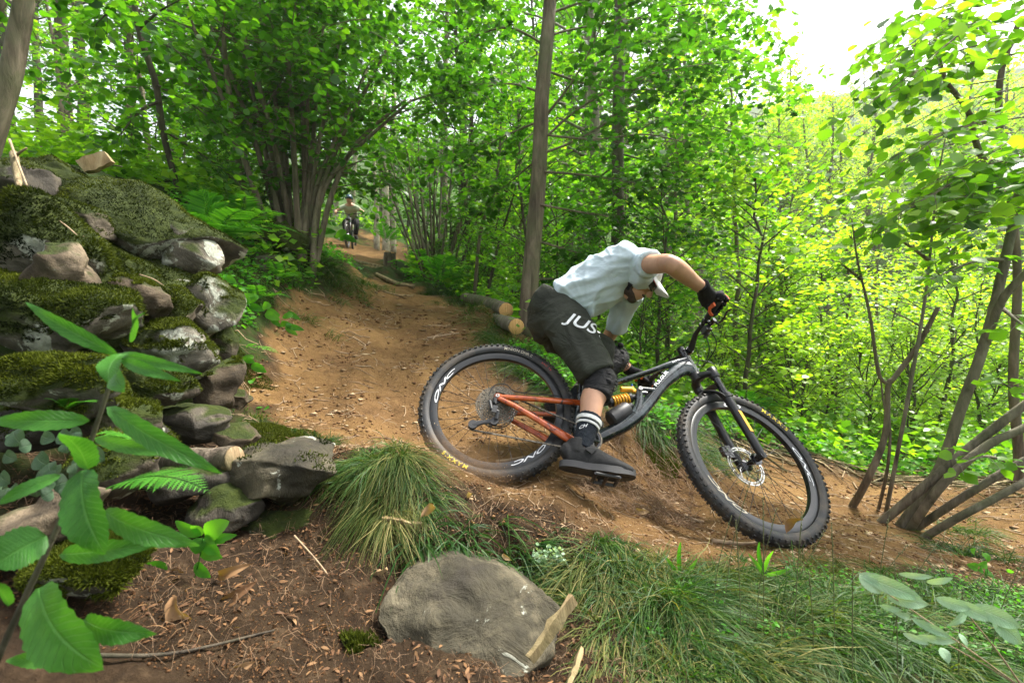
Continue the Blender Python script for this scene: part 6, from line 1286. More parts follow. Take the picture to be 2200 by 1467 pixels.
for i, (px, d, R, L, n, lb) in enumerate([(1105, 4.3, .35, .35, 1300, 'long grass under the orange log end'), (1150, 3.9, .32, .34, 1300, 'long grass seen above the rear tyre'), (1195, 3.6, .28, .32, 1200, 'long grass behind the rear tyre on its right'), (1245, 3.25, .25, .26, 1000, 'long grass between rear tyre and rider leg'),
    (1400, 3.0, .25, .22, 1100, 'grass along the top of the cut bank behind the frame'), (1450, 2.9, .25, .22, 1100, 'grass on the bank edge left of the front tyre'), (1500, 3.6, .3, .28, 900, 'grass seen through the fork legs'), (1340, 3.1, .22, .2, 800, 'grass under the bottle'), (1060, 4.9, .3, .3, 800, 'grass tuft left of the logs'),
    (700, 5.2, .3, .3, 900, 'grass on the bank above the trail left side'), (745, 5.6, .3, .3, 900, 'grass overhanging the trail where it narrows'), (800, 6.0, .3, .28, 800, 'grass at the low corner of the trail edge'), (690, 7.5, .5, .4, 900, 'grass beside the farther rider on the left'), (940, 7.2, .4, .35, 800, 'grass right of the wooden steps'), (980, 6.6, .4, .3, 700, 'grass beside the ferns right of the trail'), (640, 4.5, .25, .25, 700, 'grass at the foot of the hazel bank'),
    (455, 3.9, .2, .25, 700, 'grass beside the lichen spotted stone'), (500, 3.6, .2, .2, 600, 'fine grass below the fern'), (590, 3.9, .25, .22, 700, 'fine grass and herbs on the trail bank'), (2080, 2.9, .2, .2, 500, 'grass at the foot of the five stemmed tree'), (2150, 2.4, .2, .22, 500, 'grass at the right edge by the trail')]):
    tuft(px, None, d, R, L, n, lb, 'grass', 80 + i, droop=1.0, width=.0024, bias=(0, -.3, 0), tone=(0, .7))
M['stalk'] = simple('stalk', (.10, .11, .04), .7)
# seed stalks rising in front of the wheel
r_ = np.random.default_rng(9)
for k in range(16):
    px = [1545, 1570, 1610, 1640, 1660, 1700, 1730, 1775, 1820, 1862, 1880, 1910, 1940, 1965, 2100, 2165][k]; d = r_.uniform(.95, 1.25); b_ = G1(px, d, -.01); h = r_.uniform(.20, .34) * d; lean = r_.uniform(-.08, .12)
    m_ = MB(); P = bez([b_ * 0, [lean * .3, 0, h * .5], [lean, -.01, h]], 8); m_.tube(P, [.0011] * 7 + [.0006], 4)
    for j in range(7): m_.ball(P[7] - (P[7] - P[6]) * (j * .25) + r_.normal(0, .0012, 3), (.0014, .0014, .0045), 5)
    o = m_.build('grass_stalk', M['stalk'], None, b_); tag(o, 'thin upright grass stalk in front of the front wheel', 'grass', 'seed stalks before the front wheel')
# ---------------------------------------------------------------- ground cover
def cover(n, pxr, dr, size, hgt, name, label, lm, kind, thr=.5, tone=(.1, .9), seed=1, mask=None, flat=.5):
    r = np.random.default_rng(seed); px = r.uniform(*pxr, n); d = np.exp(r.uniform(math.log(dr[0]), math.log(dr[1]), n)); x = (px - 1100) / FPX * d; y = d; t_, g_ = gk(x, y)
    ok = (g_ + fbm(np.stack([x, y, x * 0], 1), 1.6, 3, seed) * .3 > thr) & (t_ < .45)
    if mask is not None: ok &= mask(px, d)
    x, y, d = x[ok], y[ok], d[ok]; n = len(x); cl = fbm(np.stack([x, y, x * 0], 1), 3.0, 2, seed + 4)
    P = np.stack([x, y, gz(x, y) + r.random(n) ** 1.5 * hgt * (1 + .6 * cl)], 1); D = r.normal(0, 1, (n, 3)) * [1, 1, .25]; U = np.array([0, 0, 1.0]) + r.normal(0, flat, (n, 3)); S = size * (.5 + .9 * r.random(n)) * np.clip((d / 3) ** .35, .8, 2.2)
    LV = Leaves(); LV.add(P, D, U, S, np.clip(tone[0] + (tone[1] - tone[0]) * (r.random(n) * .7 + .3 * (cl * .5 + .5)), 0, 1), kind)
    o = add(name, LV.mesh(name), M[lm]); tag(o, label, 'plants', kind='stuff'); return o
cover(60000, (-300, 2500), (4.0, 30), .075, .45, 'undergrowth', 'mixed leafy undergrowth covering the slopes either side of the trail', 'leaf_lime', 'far', .5, (0, .9), 3, lambda px, d: ~((px > 690) & (px < 870) & (d < 20)))
cover(26000, (380, 1250), (2.4, 9), .032, .16, 'ground_herbs', 'small leaved herbs on the bank between heap, hazel and trail', 'leaf_fern', 'hazel', .5, (.1, .9), 4)
cover(14000, (1380, 2300), (2.3, 7), .035, .18, 'ground_herbs', 'herbs scattered at the far side of the right hand trail', 'leaf_fern', 'hazel', .35, (.2, .9), 5)
cover(9000, (1150, 2300), (1.1, 2.0), .012, .05, 'ground_herbs', 'tiny leaved herbs among the grass of the near bank', 'leaf_fern', 'hazel', .45, (.1, .8), 6)
# fine grass lawn between the tufts
def lawn(n, pxr, dr, L, seed, label, thr=.4, w_=.0016, mt='grass', tone=(0, .9), bias=(.2, -.5, 0)):
    r = np.random.default_rng(seed); px = r.uniform(*pxr, n); d = np.exp(r.uniform(math.log(dr[0]), math.log(dr[1]), n)); x = (px - 1100) / FPX * d; t_, g_ = gk(x, d); ok = (g_ + fbm(np.stack([x, d, x * 0], 1), 5, 3, seed) * .3 > thr) & (t_ < .45); x, d = x[ok], d[ok]; n = len(x)
    V, q4, t3, tn = blades(n, 1, L, r, spread=.2, droop=1.1, width=w_, bias=bias, segs=4, tone=tone); m = 9
    V = V.reshape(n, m, 3); root = V[:, 0].copy(); root[:, 2] = 0; V = V - root[:, None] + np.stack([x, d, gz(x, d) - .005], 1)[:, None]
    me = mesh_np('grass', V.reshape(-1, 3), [q4, t3], smooth=False); attr(me, 'tone', tn); o = add('grass', me, M[mt]); tag(o, label, 'grass', kind='stuff')
lawn(16000, (1150, 2300), (.95, 2.2), .10, 6, 'thin loose grass covering the near bank between the tufts', .42)
lawn(9000, (380, 1250), (2.2, 8), .14, 7, 'fine loose grass on the bank left of the trail and behind the bike', .5, .0022)
lawn(1500, (-100, 800), (.9, 1.8), .06, 8, 'sparse dry grass roots on the shaded bank at the left', .05, .0009, 'dead_leaf', (.0, .6), (0, -.6, 0))
# ---------------------------------------------------------------- loose soil, chips, rootlets
def clods(n, pxr, dr, smin, smax, seed, label, tmin=-1, tmax=2, tone=(0, .7), flat=1.0, name='soil_crumbs', gmax=.45):
    r = np.random.default_rng(seed); px = r.uniform(*pxr, n); d = np.exp(r.uniform(math.log(dr[0]), math.log(dr[1]), n)); x = (px - 1100) / FPX * d; t_, g_ = gk(x, d); cl = fbm(np.stack([x, d, x * 0], 1), 4, 3, seed); ok = (t_ > tmin) & (t_ < tmax) & (g_ < gmax) & (cl + r.normal(0, .4, n) > -.1); x, d = x[ok], d[ok]; n = len(x)
    s = (smin + (smax - smin) * r.random(n) ** 5) * np.clip(d / 2, .6, 3); T = np.array([[1, 0, 0], [0, 1, 0], [-1, 0, 0], [0, -1, 0], [0, 0, 1], [0, 0, -1]]) * 1.0
    V = T[None] * (1 + r.normal(0, .28, (n, 6, 1))) + r.normal(0, .22, (n, 6, 3)); a_ = r.uniform(0, 6.28, n); ca, sa = np.cos(a_), np.sin(a_); V = V * np.array([1, .75, .6 * flat]) ; X = V[..., 0] * ca[:, None] - V[..., 1] * sa[:, None]; Y = V[..., 0] * sa[:, None] + V[..., 1] * ca[:, None]; V = np.stack([X, Y, V[..., 2]], -1) * s[:, None, None] + np.stack([x, d, gz(x, d) + s * .25 * flat], 1)[:, None]
    f = np.array([[0, 1, 4], [1, 2, 4], [2, 3, 4], [3, 0, 4], [1, 0, 5], [2, 1, 5], [3, 2, 5], [0, 3, 5]]); F = (f[None] + (np.arange(n) * 6)[:, None, None]).reshape(-1, 3)
    me = mesh_np(name, V.reshape(-1, 3), [F], smooth=False); attr(me, 'tone', np.repeat(np.clip(tone[0] + (tone[1] - tone[0]) * r.random(n), 0, 1), 6)); o = add(name, me, M['clod']); tag(o, label, 'soil', kind='stuff')
clods(42000, (380, 2250), (1.3, 5.5), .0016, .011, 1, 'crumbs of brown soil lying on the trail and its banks', -1, 2, (.15, .85))
clods(34000, (-50, 1500), (.85, 2.0), .0012, .009, 2, 'dark crumbs of soil on the near bank', -1, .5, (0, .4))
clods(12000, (500, 2250), (1.5, 9), .003, .022, 3, 'pale stone chips and bark flakes strewn over the trail', .3, 2, (.8, 1.0), .3, 'bark_chips')
def strands(n, pxr, dr, L, rad, seed, label, mt, tmin=-1, tmax=2, vertical=0, name='twigs', gmax=.6):
    r = np.random.default_rng(seed); mb = MB(); 
    for k in range(n):
        px = r.uniform(*pxr); d = math.exp(r.uniform(math.log(dr[0]), math.log(dr[1]))); x = (px - 1100) / FPX * d; t_, g_ = gk(x, d)
        if not (tmin < t_ < tmax and g_ < gmax): continue
        a_ = r.uniform(0, 6.28); l_ = L * (.3 + r.random()) * min(2, d / 1.8); q = np.linspace(-.5, .5, 4); xs = x + np.cos(a_) * l_ * q + r.normal(0, l_ * .09, 4); ys = d + np.sin(a_) * l_ * q + r.normal(0, l_ * .09, 4)
        zs_ = gz(xs, ys) + rad + np.abs(r.normal(0, .004, 4)) * (1 + vertical * 3); mb.tube(np.stack([xs, ys, zs_], 1), [rad * d / 2 * (.5 + r.random())] * 3 + [rad * .4], 3, cap=False)
    o = add(name, _m(mb, name), M[mt]); tag(o, label, 'twigs', kind='stuff')
strands(1500, (450, 2250), (1.4, 6), .09, .0016, 1, 'thin pale twigs scattered over the bare soil', 'twig', .0, 2)
strands(1600, (0, 1500), (.85, 2.0), .08, .0009, 2, 'fine rootlets sticking out of the near bank', 'root', -1, .6, 1, 'rootlets')
strands(700, (1250, 1500), (1.9, 2.8), .12, .0012, 3, 'hair like roots hanging out of the cut bank behind the pedals', 'root', -1, 2, 1, 'rootlets')
strands(900, (1450, 2300), (3.5, 9), .5, .004, 4, 'brushwood of thin grey branches on the floor of the dip', 'wood_dead', -1, .5, 1, 'brushwood', 2)
# ---------------------------------------------------------------- logs, sticks, stumps
def log(P, r, label, name='log', mt='bark', cut=True, cat='log', seg=20, taper=.9, parts=True):
    P = [np.asarray(p, float) for p in P]; base = P[0]; root = empty(name, base, label, cat)
    B = bez([p - base for p in P], 8); rr_ = np.linspace(r, r * taper, 8)
    m_ = MB().tube(B, list(rr_), seg, cap=False); V = m_.V[0]; V += (fbm(V + base, 30, 3, 5) * r * .12)[:, None] * unit(V - np.repeat(B, seg, 0)); m_.build('bark', M[mt], root)
    for i, s_ in ((0, -1), (-1, 1)):
        e = nrm(B[i] - B[1 if i == 0 else -2]); u = nrm(np.cross(e, [0, 0, 1.0])); X = np.stack([u, e, np.cross(u, e)], 1); R0 = rr_[i] * .985
        mb = MB().lathe([(0.0001, .004), (R0 * .9, .003), (R0, -.002), (R0, -.02)], seg, X, (0, 0, 0), closed=False); o = mb.build('cut_end', M['cut_wood' if cut else 'wood_dead'], root, B[i]); 
    return root
log([W(1110, 702, 4.35), W(1075, 690, 4.9), W(1030, 676, 5.7)], .078, 'lower cut log with a bright orange sawn face pointing at the bike', 'log', 'bark_grey')
log([W(1088, 667, 4.9), W(1050, 652, 5.6), W(1000, 640, 6.6)], .082, 'upper cut log with a shaded sawn face, propped at the edge of the berm', 'log', 'bark_grey')
log([W(505, 985, 1.42), W(400, 990, 1.46), W(262, 990, 1.52)], .040, 'weathered split log wedged in the heap under the flat stones', 'split_log', 'wood_grey', False, 'log', 14)
log([W(1760, 1005, 5.0), W(1850, 1022, 4.8), W(1905, 1030, 4.7)], .055, 'short pale log lying past the trail, right of the front wheel', 'log', 'bark_pale', True)
log([W(1770, 965, 6.0), W(1880, 985, 5.8), W(1960, 1010, 5.7)], .05, 'thin fallen trunk on the floor of the dip', 'log', 'wood_dead', False)
log([W(1440, 870, 4.6), W(1400, 862, 4.8), W(1370, 855, 5.0)], .06, 'pale fallen log end seen between frame and fork', 'log', 'wood_dead', False)
log([W(1480, 930, 5.2), W(1620, 975, 5.0), W(1720, 985, 5.0)], .05, 'fallen branch seen through the front wheel', 'log', 'wood_dead', False)
log([W(1980, 1180, 3.0), W(1860, 1165, 3.1), W(1760, 1160, 3.2)], .012, 'pale peeled stick lying at the foot of the five stemmed tree', 'stick', 'bark_pale', False, 'stick', 8)
st = G1(838, 11.0, 0); log([st + [0, 0, -.2], st + [0.02, 0, .30]], .15, 'low mossy stump on the right edge of the upper trail', 'stump', 'bark', True, 'stump')
for i, (x0, x1, d, lb) in enumerate([(755, 825, 10.2, 'upper wooden step across the trail below the farther rider'), (775, 850, 8.8, 'second wooden step across the trail'), (810, 890, 7.6, 'lowest wooden step across the trail')]):
    log([G1(x0, d + .1, .02), G1((x0 + x1) / 2, d, .03), G1(x1, d - .1, .02)], .045, lb, 'log_step', 'wood_dead', False, 'step', 10)
def stick(pts, r, label, mt='twig', name='stick', cat='stick', lift=.004):
    P = [onray(px, py) + [0, 0, lift] if len(q_) == 2 else W(*q_) for q_ in pts for px, py in [q_[:2]]]; base = P[0].copy(); m_ = MB().tube(bez([p - base for p in P], 10), list(np.linspace(r, r * .5, 10)), 7); o = m_.build(name, M[mt], None, base); tag(o, label, cat)
stick([(822, 626), (850, 634), (888, 636)], .018, 'mossy stick at the trail bend left of the berm crest', 'wood_dead')
stick([(918, 727), (950, 722), (986, 716)], .012, 'pale forked root crossing the middle of the berm', 'twig')
stick([(930, 730), (936, 722), (948, 718)], .008, 'short prong beside the forked root on the berm', 'twig')
stick([(757, 725), (770, 732), (785, 742)], .008, 'short pale stick left of the tyre track', 'twig')
stick([(1066, 993), (1095, 990), (1128, 982)], .010, 'pale bent stick seen through the rear wheel near its bottom', 'twig')
stick([(1530, 1163), (1600, 1170), (1660, 1160)], .010, 'long root lying at the trail lip left of the front tyre bottom', 'twig')
stick([(1470, 1108), (1490, 1118), (1512, 1122)], .011, 'short thick twig left of the front tyre', 'twig')
stick([(210, 1418), (380, 1412), (590, 1362)], .0045, 'long dark bent twig across the bottom left', 'bark_dark', lift=.01)
stick([(632, 1150, 1.32), (690, 1215, 1.28), (742, 1290, 1.24)], .0028, 'thin straw coloured stem leaning on the bank left of the boulder', 'twig')
stick([(640, 1278, 1.2), (700, 1262, 1.22), (760, 1275, 1.22)], .002, 'fine curved tendril left of the boulder', 'root')
stick([(30, 330, 2.0), (42, 400, 1.9), (58, 445, 1.8)], .016, 'thick broken branch standing on the heap at the far left', 'wood_dead')
stick([(28, 345, 2.0), (40, 330, 1.95), (58, 318, 1.95)], .007, 'small fork at the top of the broken branch', 'wood_dead')
stick([(20, 300, 1.9), (50, 380, 1.8), (76, 440, 1.75)], .005, 'thin pale stick behind the broken branch', 'twig')
stick([(15, 448, 1.6), (90, 458, 1.62), (135, 480, 1.62), (165, 505, 1.6)], .004, 'arched dry stem across the mossy stones', 'twig')
stick([(110, 440, 1.7), (150, 465, 1.7), (180, 508, 1.65)], .003, 'second arched dry stem over the stones', 'twig')
stick([(300, 590, 1.9), (330, 600, 1.9), (355, 616, 1.95)], .003, 'short dry stem on the mossy ledge', 'twig')
stick([(180, 352, 3.0), (220, 352, 3.0), (262, 358, 3.0)], .008, 'dark stick poking out on top of the heap', 'bark_dark')
def plank(px0, py0, px1, py1, d0, d1, w_, th_, label):
    a_, b_ = W(px0, py0, d0), W(px1, py1, d1); e = b_ - a_; L = np.linalg.norm(e); e = e / L; u = nrm(np.cross(e, [0, 1.0, .3])); v = np.cross(e, u); r = np.random.default_rng(int(px0)); m_ = MB(); n = 9; V = []
    for i in range(n):
        t = i / (n - 1); c_ = e * L * t; ww = w_ * (1 - .5 * abs(t - .4)) * (.9 + .12 * r.random())
        for s1, s2 in ((-1, -1), (1, -1), (1, 1), (-1, 1)): V.append(c_ + u * ww * s1 * .5 + v * th_ * s2 * .5 + r.normal(0, .0016, 3))
    F = [(4 * i + k, 4 * i + (k + 1) % 4, 4 * i + 4 + (k + 1) % 4, 4 * i + 4 + k) for i in range(n - 1) for k in range(4)] + [(3, 2, 1, 0), (4 * n - 4, 4 * n - 3, 4 * n - 2, 4 * n - 1)]
    o = m_.put(V, F).build('wood_splinter', M['cut_wood_pale'], None, a_, True, 30); tag(o, label, 'wood piece')
M['cut_wood_pale'] = bark('splinter_wood', (.16, .10, .045), (.34, .23, .12), (.5, .38, .22), 18, .25, .6)
plank(1232, 1285, 1140, 1415, 1.10, 1.02, .034, .012, 'pale split wood piece leaning on the right side of the boulder')
plank(1248, 1395, 1218, 1480, 1.05, .95, .024, .010, 'second pale wood piece standing below the leaning one')
plank(176, 360, 236, 338, 2.7, 2.75, .09, .06, 'splintered light block of wood on top of the rock heap')
plank(790, 1238, 832, 1222, 1.3, 1.3, .012, .006, 'small reddish bark chip left of the boulder top')
plank(820, 1115, 905, 1128, 1.42, 1.42, .02, .01, 'small flat chip caught under the shaggy tuft')
# ---------------------------------------------------------------- single fallen leaves
def big_leaf(base, tip, width, rng, side=None, curl=.12, fold=.18, wav=.02, nl=12, profile='lance', serr=0, tone=.5, twist=0):
    base, tip = np.asarray(base, float), np.asarray(tip, float); e = tip - base; L = np.linalg.norm(e); e = e / L
    u = np.asarray(side if side is not None else np.cross(e, [0, -1.0, .25])); u = nrm(u - e * np.dot(u, e)); n_ = np.cross(u, e); n_ = n_ if n_[2] > 0 or abs(n_[2]) < .05 else -n_; V = []
    for i in range(nl + 1):
        t = i / nl
        if profile == 'lance': w_ = t ** .62 * (1 - t) ** .88 * 1.92
        else: w_ = t ** .50 * (1 - t) ** .72 * 1.98
        w_ = max(w_, .03 if i in (0, nl) else .06) * width / 2 * (1 + serr * ((i % 2) - .5)); c_ = base + e * L * t + n_ * (curl * L * (math.sin(PI * t) * .8 - t * t * .7))
        uu = u * math.cos(twist * t) + n_ * math.sin(twist * t); nn = np.cross(uu, e); nn = nn if np.dot(nn, n_) > 0 else -nn
        for s_ in (-1, -.5, 0, .5, 1): V.append(c_ + uu * w_ * s_ + nn * (fold * abs(s_) * w_ + math.sin(t * 9 + s_ * 2) * wav * width * abs(s_)))
    F = [(5 * i + k, 5 * i + k + 1, 5 * i + 6 + k, 5 * i + 5 + k) for i in range(nl) for k in range(4)]; return np.array(V), F
def leaf_obj(name, m, base, tip, width, parent=None, org=(0, 0, 0), tone=.5, **k):
    V, F = big_leaf(base, tip, width, None, **k); me = mesh_np(name, V - np.asarray(org), [np.array(F)]); tn = np.full(len(V), tone) + fbm(V, 40, 2, 3) * .08; attr(me, 'tone', tn); nn_ = len(V) // 5; attr(me, 'lu', np.tile([-1, -.5, 0, .5, 1], nn_)); attr(me, 'lt', np.repeat(np.linspace(0, 1, nn_), 5)); return add(name, me, m, parent)
for i, (x0, y0, x1, y1, d, w_, lb, tn) in enumerate([(372, 1280, 415, 1350, 1.02, .045, 'large curled brown leaf on the shaded soil', .7), (470, 1235, 530, 1215, 1.15, .03, 'crumpled brown leaf under the seedling', .4), (480, 1300, 540, 1255, 1.1, .032, 'rolled reddish brown leaf right of the curled one', .3), (330, 1375, 345, 1420, .98, .02, 'small tan leaf low on the left soil', .8),
    (655, 1400, 690, 1385, 1.1, .022, 'pinkish tan leaf left of the boulder', .8), (1000, 1075, 1012, 1055, 1.62, .018, 'pale oval leaf under the rear tyre', .95), (1010, 1135, 1018, 1118, 1.52, .016, 'tan oval leaf on the bank above the boulder', .85), (905, 1110, 935, 1080, 1.42, .03, 'tan folded leaf at the right of the shaggy tuft', .8), (1080, 1190, 1098, 1203, 1.44, .016, 'tiny cream leaf on top of the boulder', 1), (1365, 1095, 1395, 1100, 2.0, .028, 'greenish white leaf lying under the pedal', 1),
    (1690, 1145, 1722, 1110, 1.5, .03, 'brown withered leaf in front of the front tyre', .35), (500, 1440, 540, 1425, .95, .025, 'ochre leaf at the bottom edge', .75), (560, 1445, 600, 1430, .97, .03, 'straw coloured leaf at the bottom edge beside the ochre one', .9), (300, 1440, 320, 1400, .92, .02, 'long pale leaf strip at the bottom left', .9)]):
    a_, b_ = W(x0, y0, d), W(x1, y1, d * .985); o = leaf_obj('fallen_leaf', M['dead_leaf'], a_, b_, w_, None, a_, tn, profile='ovate', curl=.25, fold=.7, wav=.12); o.location = tuple(a_); tag(o, lb, 'leaf')
r_ = np.random.default_rng(12); n = 2600; px = r_.uniform(-50, 1300, n); d = np.exp(r_.uniform(math.log(.9), math.log(1.9), n)); x = (px - 1100) / FPX * d; t_, g_ = gk(x, d); ok = t_ < .4; x, d = x[ok], d[ok]; n = len(x); LV = Leaves()
LV.add(np.stack([x, d, gz(x, d) + .004], 1), r_.normal(0, 1, (n, 3)) * [1, 1, .2], np.array([0, 0, 1.0]) + r_.normal(0, .5, (n, 3)), .008 + .020 * r_.random(n) ** 2, .6 * r_.random(n) ** 2, 'lance'); o = add('leaf_litter', LV.mesh('leaf_litter'), M['dead_leaf']); tag(o, 'small scraps of dead leaves on the shaded near bank', 'leaf litter', kind='stuff')
# ---------------------------------------------------------------- tall plant at the left front
pb = W(-10, 1425, .60); plant = empty('tall_herb', pb, 'tall herb with big pointed green leaves on a dark stem at the left front', 'plant')
m_ = MB(); m_.tube(bez([W(-10, 1425, .60) - pb, W(60, 1270, .60) - pb, W(120, 1140, .60) - pb, W(180, 990, .60) - pb, W(225, 860, .60) - pb, W(255, 762, .60) - pb], 20), list(np.linspace(.0042, .0022, 20)), 8); m_.build('stem', M['bark_dark'], plant)
PL_ = [(254, 762, 46, 649, 50, .56, .1, 'lance'), (280, 735, 289, 660, 32, .6, .05, 'lance'), (258, 760, 422, 800, 38, .57, .1, 'lance'), (262, 772, 376, 816, 40, .55, .1, 'lance'), (262, 760, 226, 815, 66, .56, .15, 'ovate'), (250, 800, 262, 838, 52, .57, .1, 'ovate'), (231, 874, 468, 1018, 72, .56, .06, 'lance'), (205, 942, 386, 978, 44, .58, .1, 'lance'),
       (192, 902, -30, 905, 66, .55, .05, 'lance'), (188, 1008, 135, 925, 84, .52, .1, 'ovate'), (178, 1010, 214, 1194, 118, .52, .1, 'ovate'), (222, 1098, 418, 1174, 84, .54, .08, 'lance'), (130, 1190, 338, 1168, 70, .57, .08, 'lance'), (100, 1150, -20, 1215, 110, .5, .1, 'ovate'), (84, 1262, 204, 1446, 150, .50, .12, 'ovate'), (180, 1330, 322, 1366, 84, .52, .1, 'lance'), (130, 1020, -15, 1085, 46, .56, .1, 'lance'),
       (150, 1398, 10, 1422, 60, .58, .1, 'lance'), (20, 1300, -40, 1240, 60, .5, .1, 'lance'), (290, 700, 304, 672, 14, .6, .1, 'lance')]
for i, (x0, y0, x1, y1, w_, d, cu, pf) in enumerate(PL_):
    a_, b_ = W(x0, y0, d + .02), W(x1, y1, d - .01); o = leaf_obj('leaf', M['leaf_plant'], a_, b_, w_ / FPX * d * .95, plant, pb, .35 + .5 * ((i * 37) % 10) / 10, profile=pf, curl=cu, fold=.2, nl=18, serr=.10, wav=.04)
# seedling under the slab, ivy, pale leaved shrub, other herbs
def herb(base_px, base_py, d, leaves, label, mt, name='seedling', stem_r=.0015, stem_top=None, cat='plant'):
    b_ = W(base_px, base_py, d); r = empty(name, b_, label, cat)
    tops = stem_top or [(sum(q_[0] for q_ in leaves) / len(leaves), sum(q_[1] for q_ in leaves) / len(leaves))]
    for tx, ty in tops: MB().tube(bez([b_ * 0, (W(tx, ty, d) - b_) * .5 + [.004, 0, 0], W(tx, ty, d) - b_], 8), list(np.linspace(stem_r, stem_r * .6, 8)), 6).build('stem', M['leaf_fern' if mt != 'leaf_pale' else 'twig'], r)
    for i, (x0, y0, x1, y1, w_, *dd) in enumerate(leaves):
        de = d + (dd[0] if dd else 0); leaf_obj('leaf', M[mt], W(x0, y0, de + .008), W(x1, y1, de - .008), w_ / FPX * d * 1.1, r, b_, .3 + .6 * ((i * 29) % 10) / 10, profile='lance' if mt == 'leaf_pale' else 'ovate', curl=.1, fold=.15, nl=16, serr=.07)
herb(412, 1262, 1.15, [(434, 1155, 418, 1190, 36), (440, 1150, 488, 1120, 44), (440, 1150, 480, 1165, 22), (434, 1150, 410, 1128, 20), (432, 1150, 375, 1120, 26), (438, 1160, 470, 1190, 30), (430, 1180, 475, 1198, 28), (420, 1210, 450, 1240, 26), (360, 1222, 305, 1216, 34), (440, 1160, 505, 1150, 22)], 'small bright seedling with rounded leaves under the stone slab', 'leaf_fern', stem_top=[(436, 1152)])
herb(500, 1450, .95, [(495, 1445, 512, 1435, 16), (495, 1452, 488, 1462, 14)], 'tiny two leaved sprout at the bottom edge', 'leaf_fern')
herb(2200, 1480, .95, [(1845, 1232, 1990, 1290, 43), (1845, 1236, 1900, 1275, 40), (1990, 1250, 2050, 1242, 19, .05), (1905, 1280, 2000, 1300, 36), (1930, 1232, 2010, 1240, 17, .05), (2010, 1285, 2090, 1310, 32), (2040, 1290, 2140, 1335, 37), (2090, 1300, 2200, 1350, 45), (2130, 1330, 2200, 1385, 50), (2075, 1310, 2040, 1345, 22), (1960, 1330, 2050, 1372, 24), (1955, 1325, 1920, 1315, 17), (1970, 1365, 2060, 1380, 22), (1940, 1360, 2000, 1385, 19), (2020, 1390, 2040, 1425, 29), (2060, 1360, 2080, 1390, 16), (1890, 1300, 1940, 1312, 16)], 'pale bluish green bramble shoot reaching in from the right at the front', 'leaf_pale', 'bramble_shoot', .002, [(2080, 1320), (1900, 1270), (2030, 1380)])
herb(1640, 1230, 1.4, [(1640, 1230, 1628, 1160, 10), (1642, 1230, 1660, 1180, 9), (1640, 1235, 1610, 1190, 9), (1642, 1235, 1700, 1222, 9)], 'bright green broad grass shoot at the trail lip under the tyre', 'leaf_fern', 'grass_shoot')
herb(1460, 1245, 1.45, [(1462, 1240, 1460, 1160, 10), (1464, 1240, 1500, 1200, 10), (1460, 1240, 1430, 1195, 9), (1470, 1245, 1560, 1230, 10)], 'bright broad grass shoot left of the front tyre', 'leaf_fern', 'grass_shoot')
iv = W(60, 1000, 1.0); r_ = np.random.default_rng(14); ivy = empty('ivy', iv, 'patch of grey green ivy leaves on the stones behind the tall herb', 'plant')
for k in range(34):
    px, py = r_.uniform(-20, 200), r_.uniform(925, 1075); dd = 1.0 + r_.uniform(-.04, .06); a_ = r_.uniform(0, 6.28); w_ = r_.uniform(36, 56); leaf_obj('leaf', M['leaf_ivy'], W(px, py, dd), W(px + math.cos(a_) * w_ * .8, py + abs(math.sin(a_)) * w_ * .6, dd - .01), w_ / FPX, ivy, iv, r_.random() * .7 - .3, profile='ovate', curl=.1, fold=.1, nl=8)
# moss patch
def moss_patch(px, py, R, n, label, h=.012, seed=1):
    p = onray(px, py); r = np.random.default_rng(seed); a_ = r.uniform(0, 6.28, n); q = R * np.sqrt(r.random(n)) * (1 + .3 * np.sin(a_ * 3)); x = p[0] + q * np.cos(a_) * 1.4; y = p[1] + q * np.sin(a_); z = gz(x, y) + .012 * (1 - (q / R) ** 2); P = np.stack([x, y, z], 1) - p; N_ = unit(np.array([0, 0, 1.0]) + r.normal(0, .4, (n, 3))); T_ = unit(np.cross(N_, r.normal(0, 1, (n, 3)))); hh = h * (.4 + .8 * r.random(n))
    V = np.stack([P - T_ * .0022, P + T_ * .0022, P + N_ * hh[:, None]], 1).reshape(-1, 3); me = mesh_np('moss_patch', V, [np.arange(3 * n).reshape(-1, 3)], smooth=False); attr(me, 'tone', np.repeat(.55 + .4 * r.random(n), 3)); o = add('moss_patch', me, M['moss_blade'], None, p); tag(o, label, 'moss')
moss_patch(590, 925, .13, 9000, 'yellow green moss cushion between the flat stones and the trail', seed=1)
moss_patch(520, 790, .12, 5000, 'moss and pebbles strip at the foot of the heap', seed=2)
moss_patch(770, 1385, .03, 1200, 'small moss tuft at the left foot of the boulder', .02, 3)
moss_patch(1420, 985, .10, 3000, 'lime green moss spot at the top of the cut bank', .02, 4)
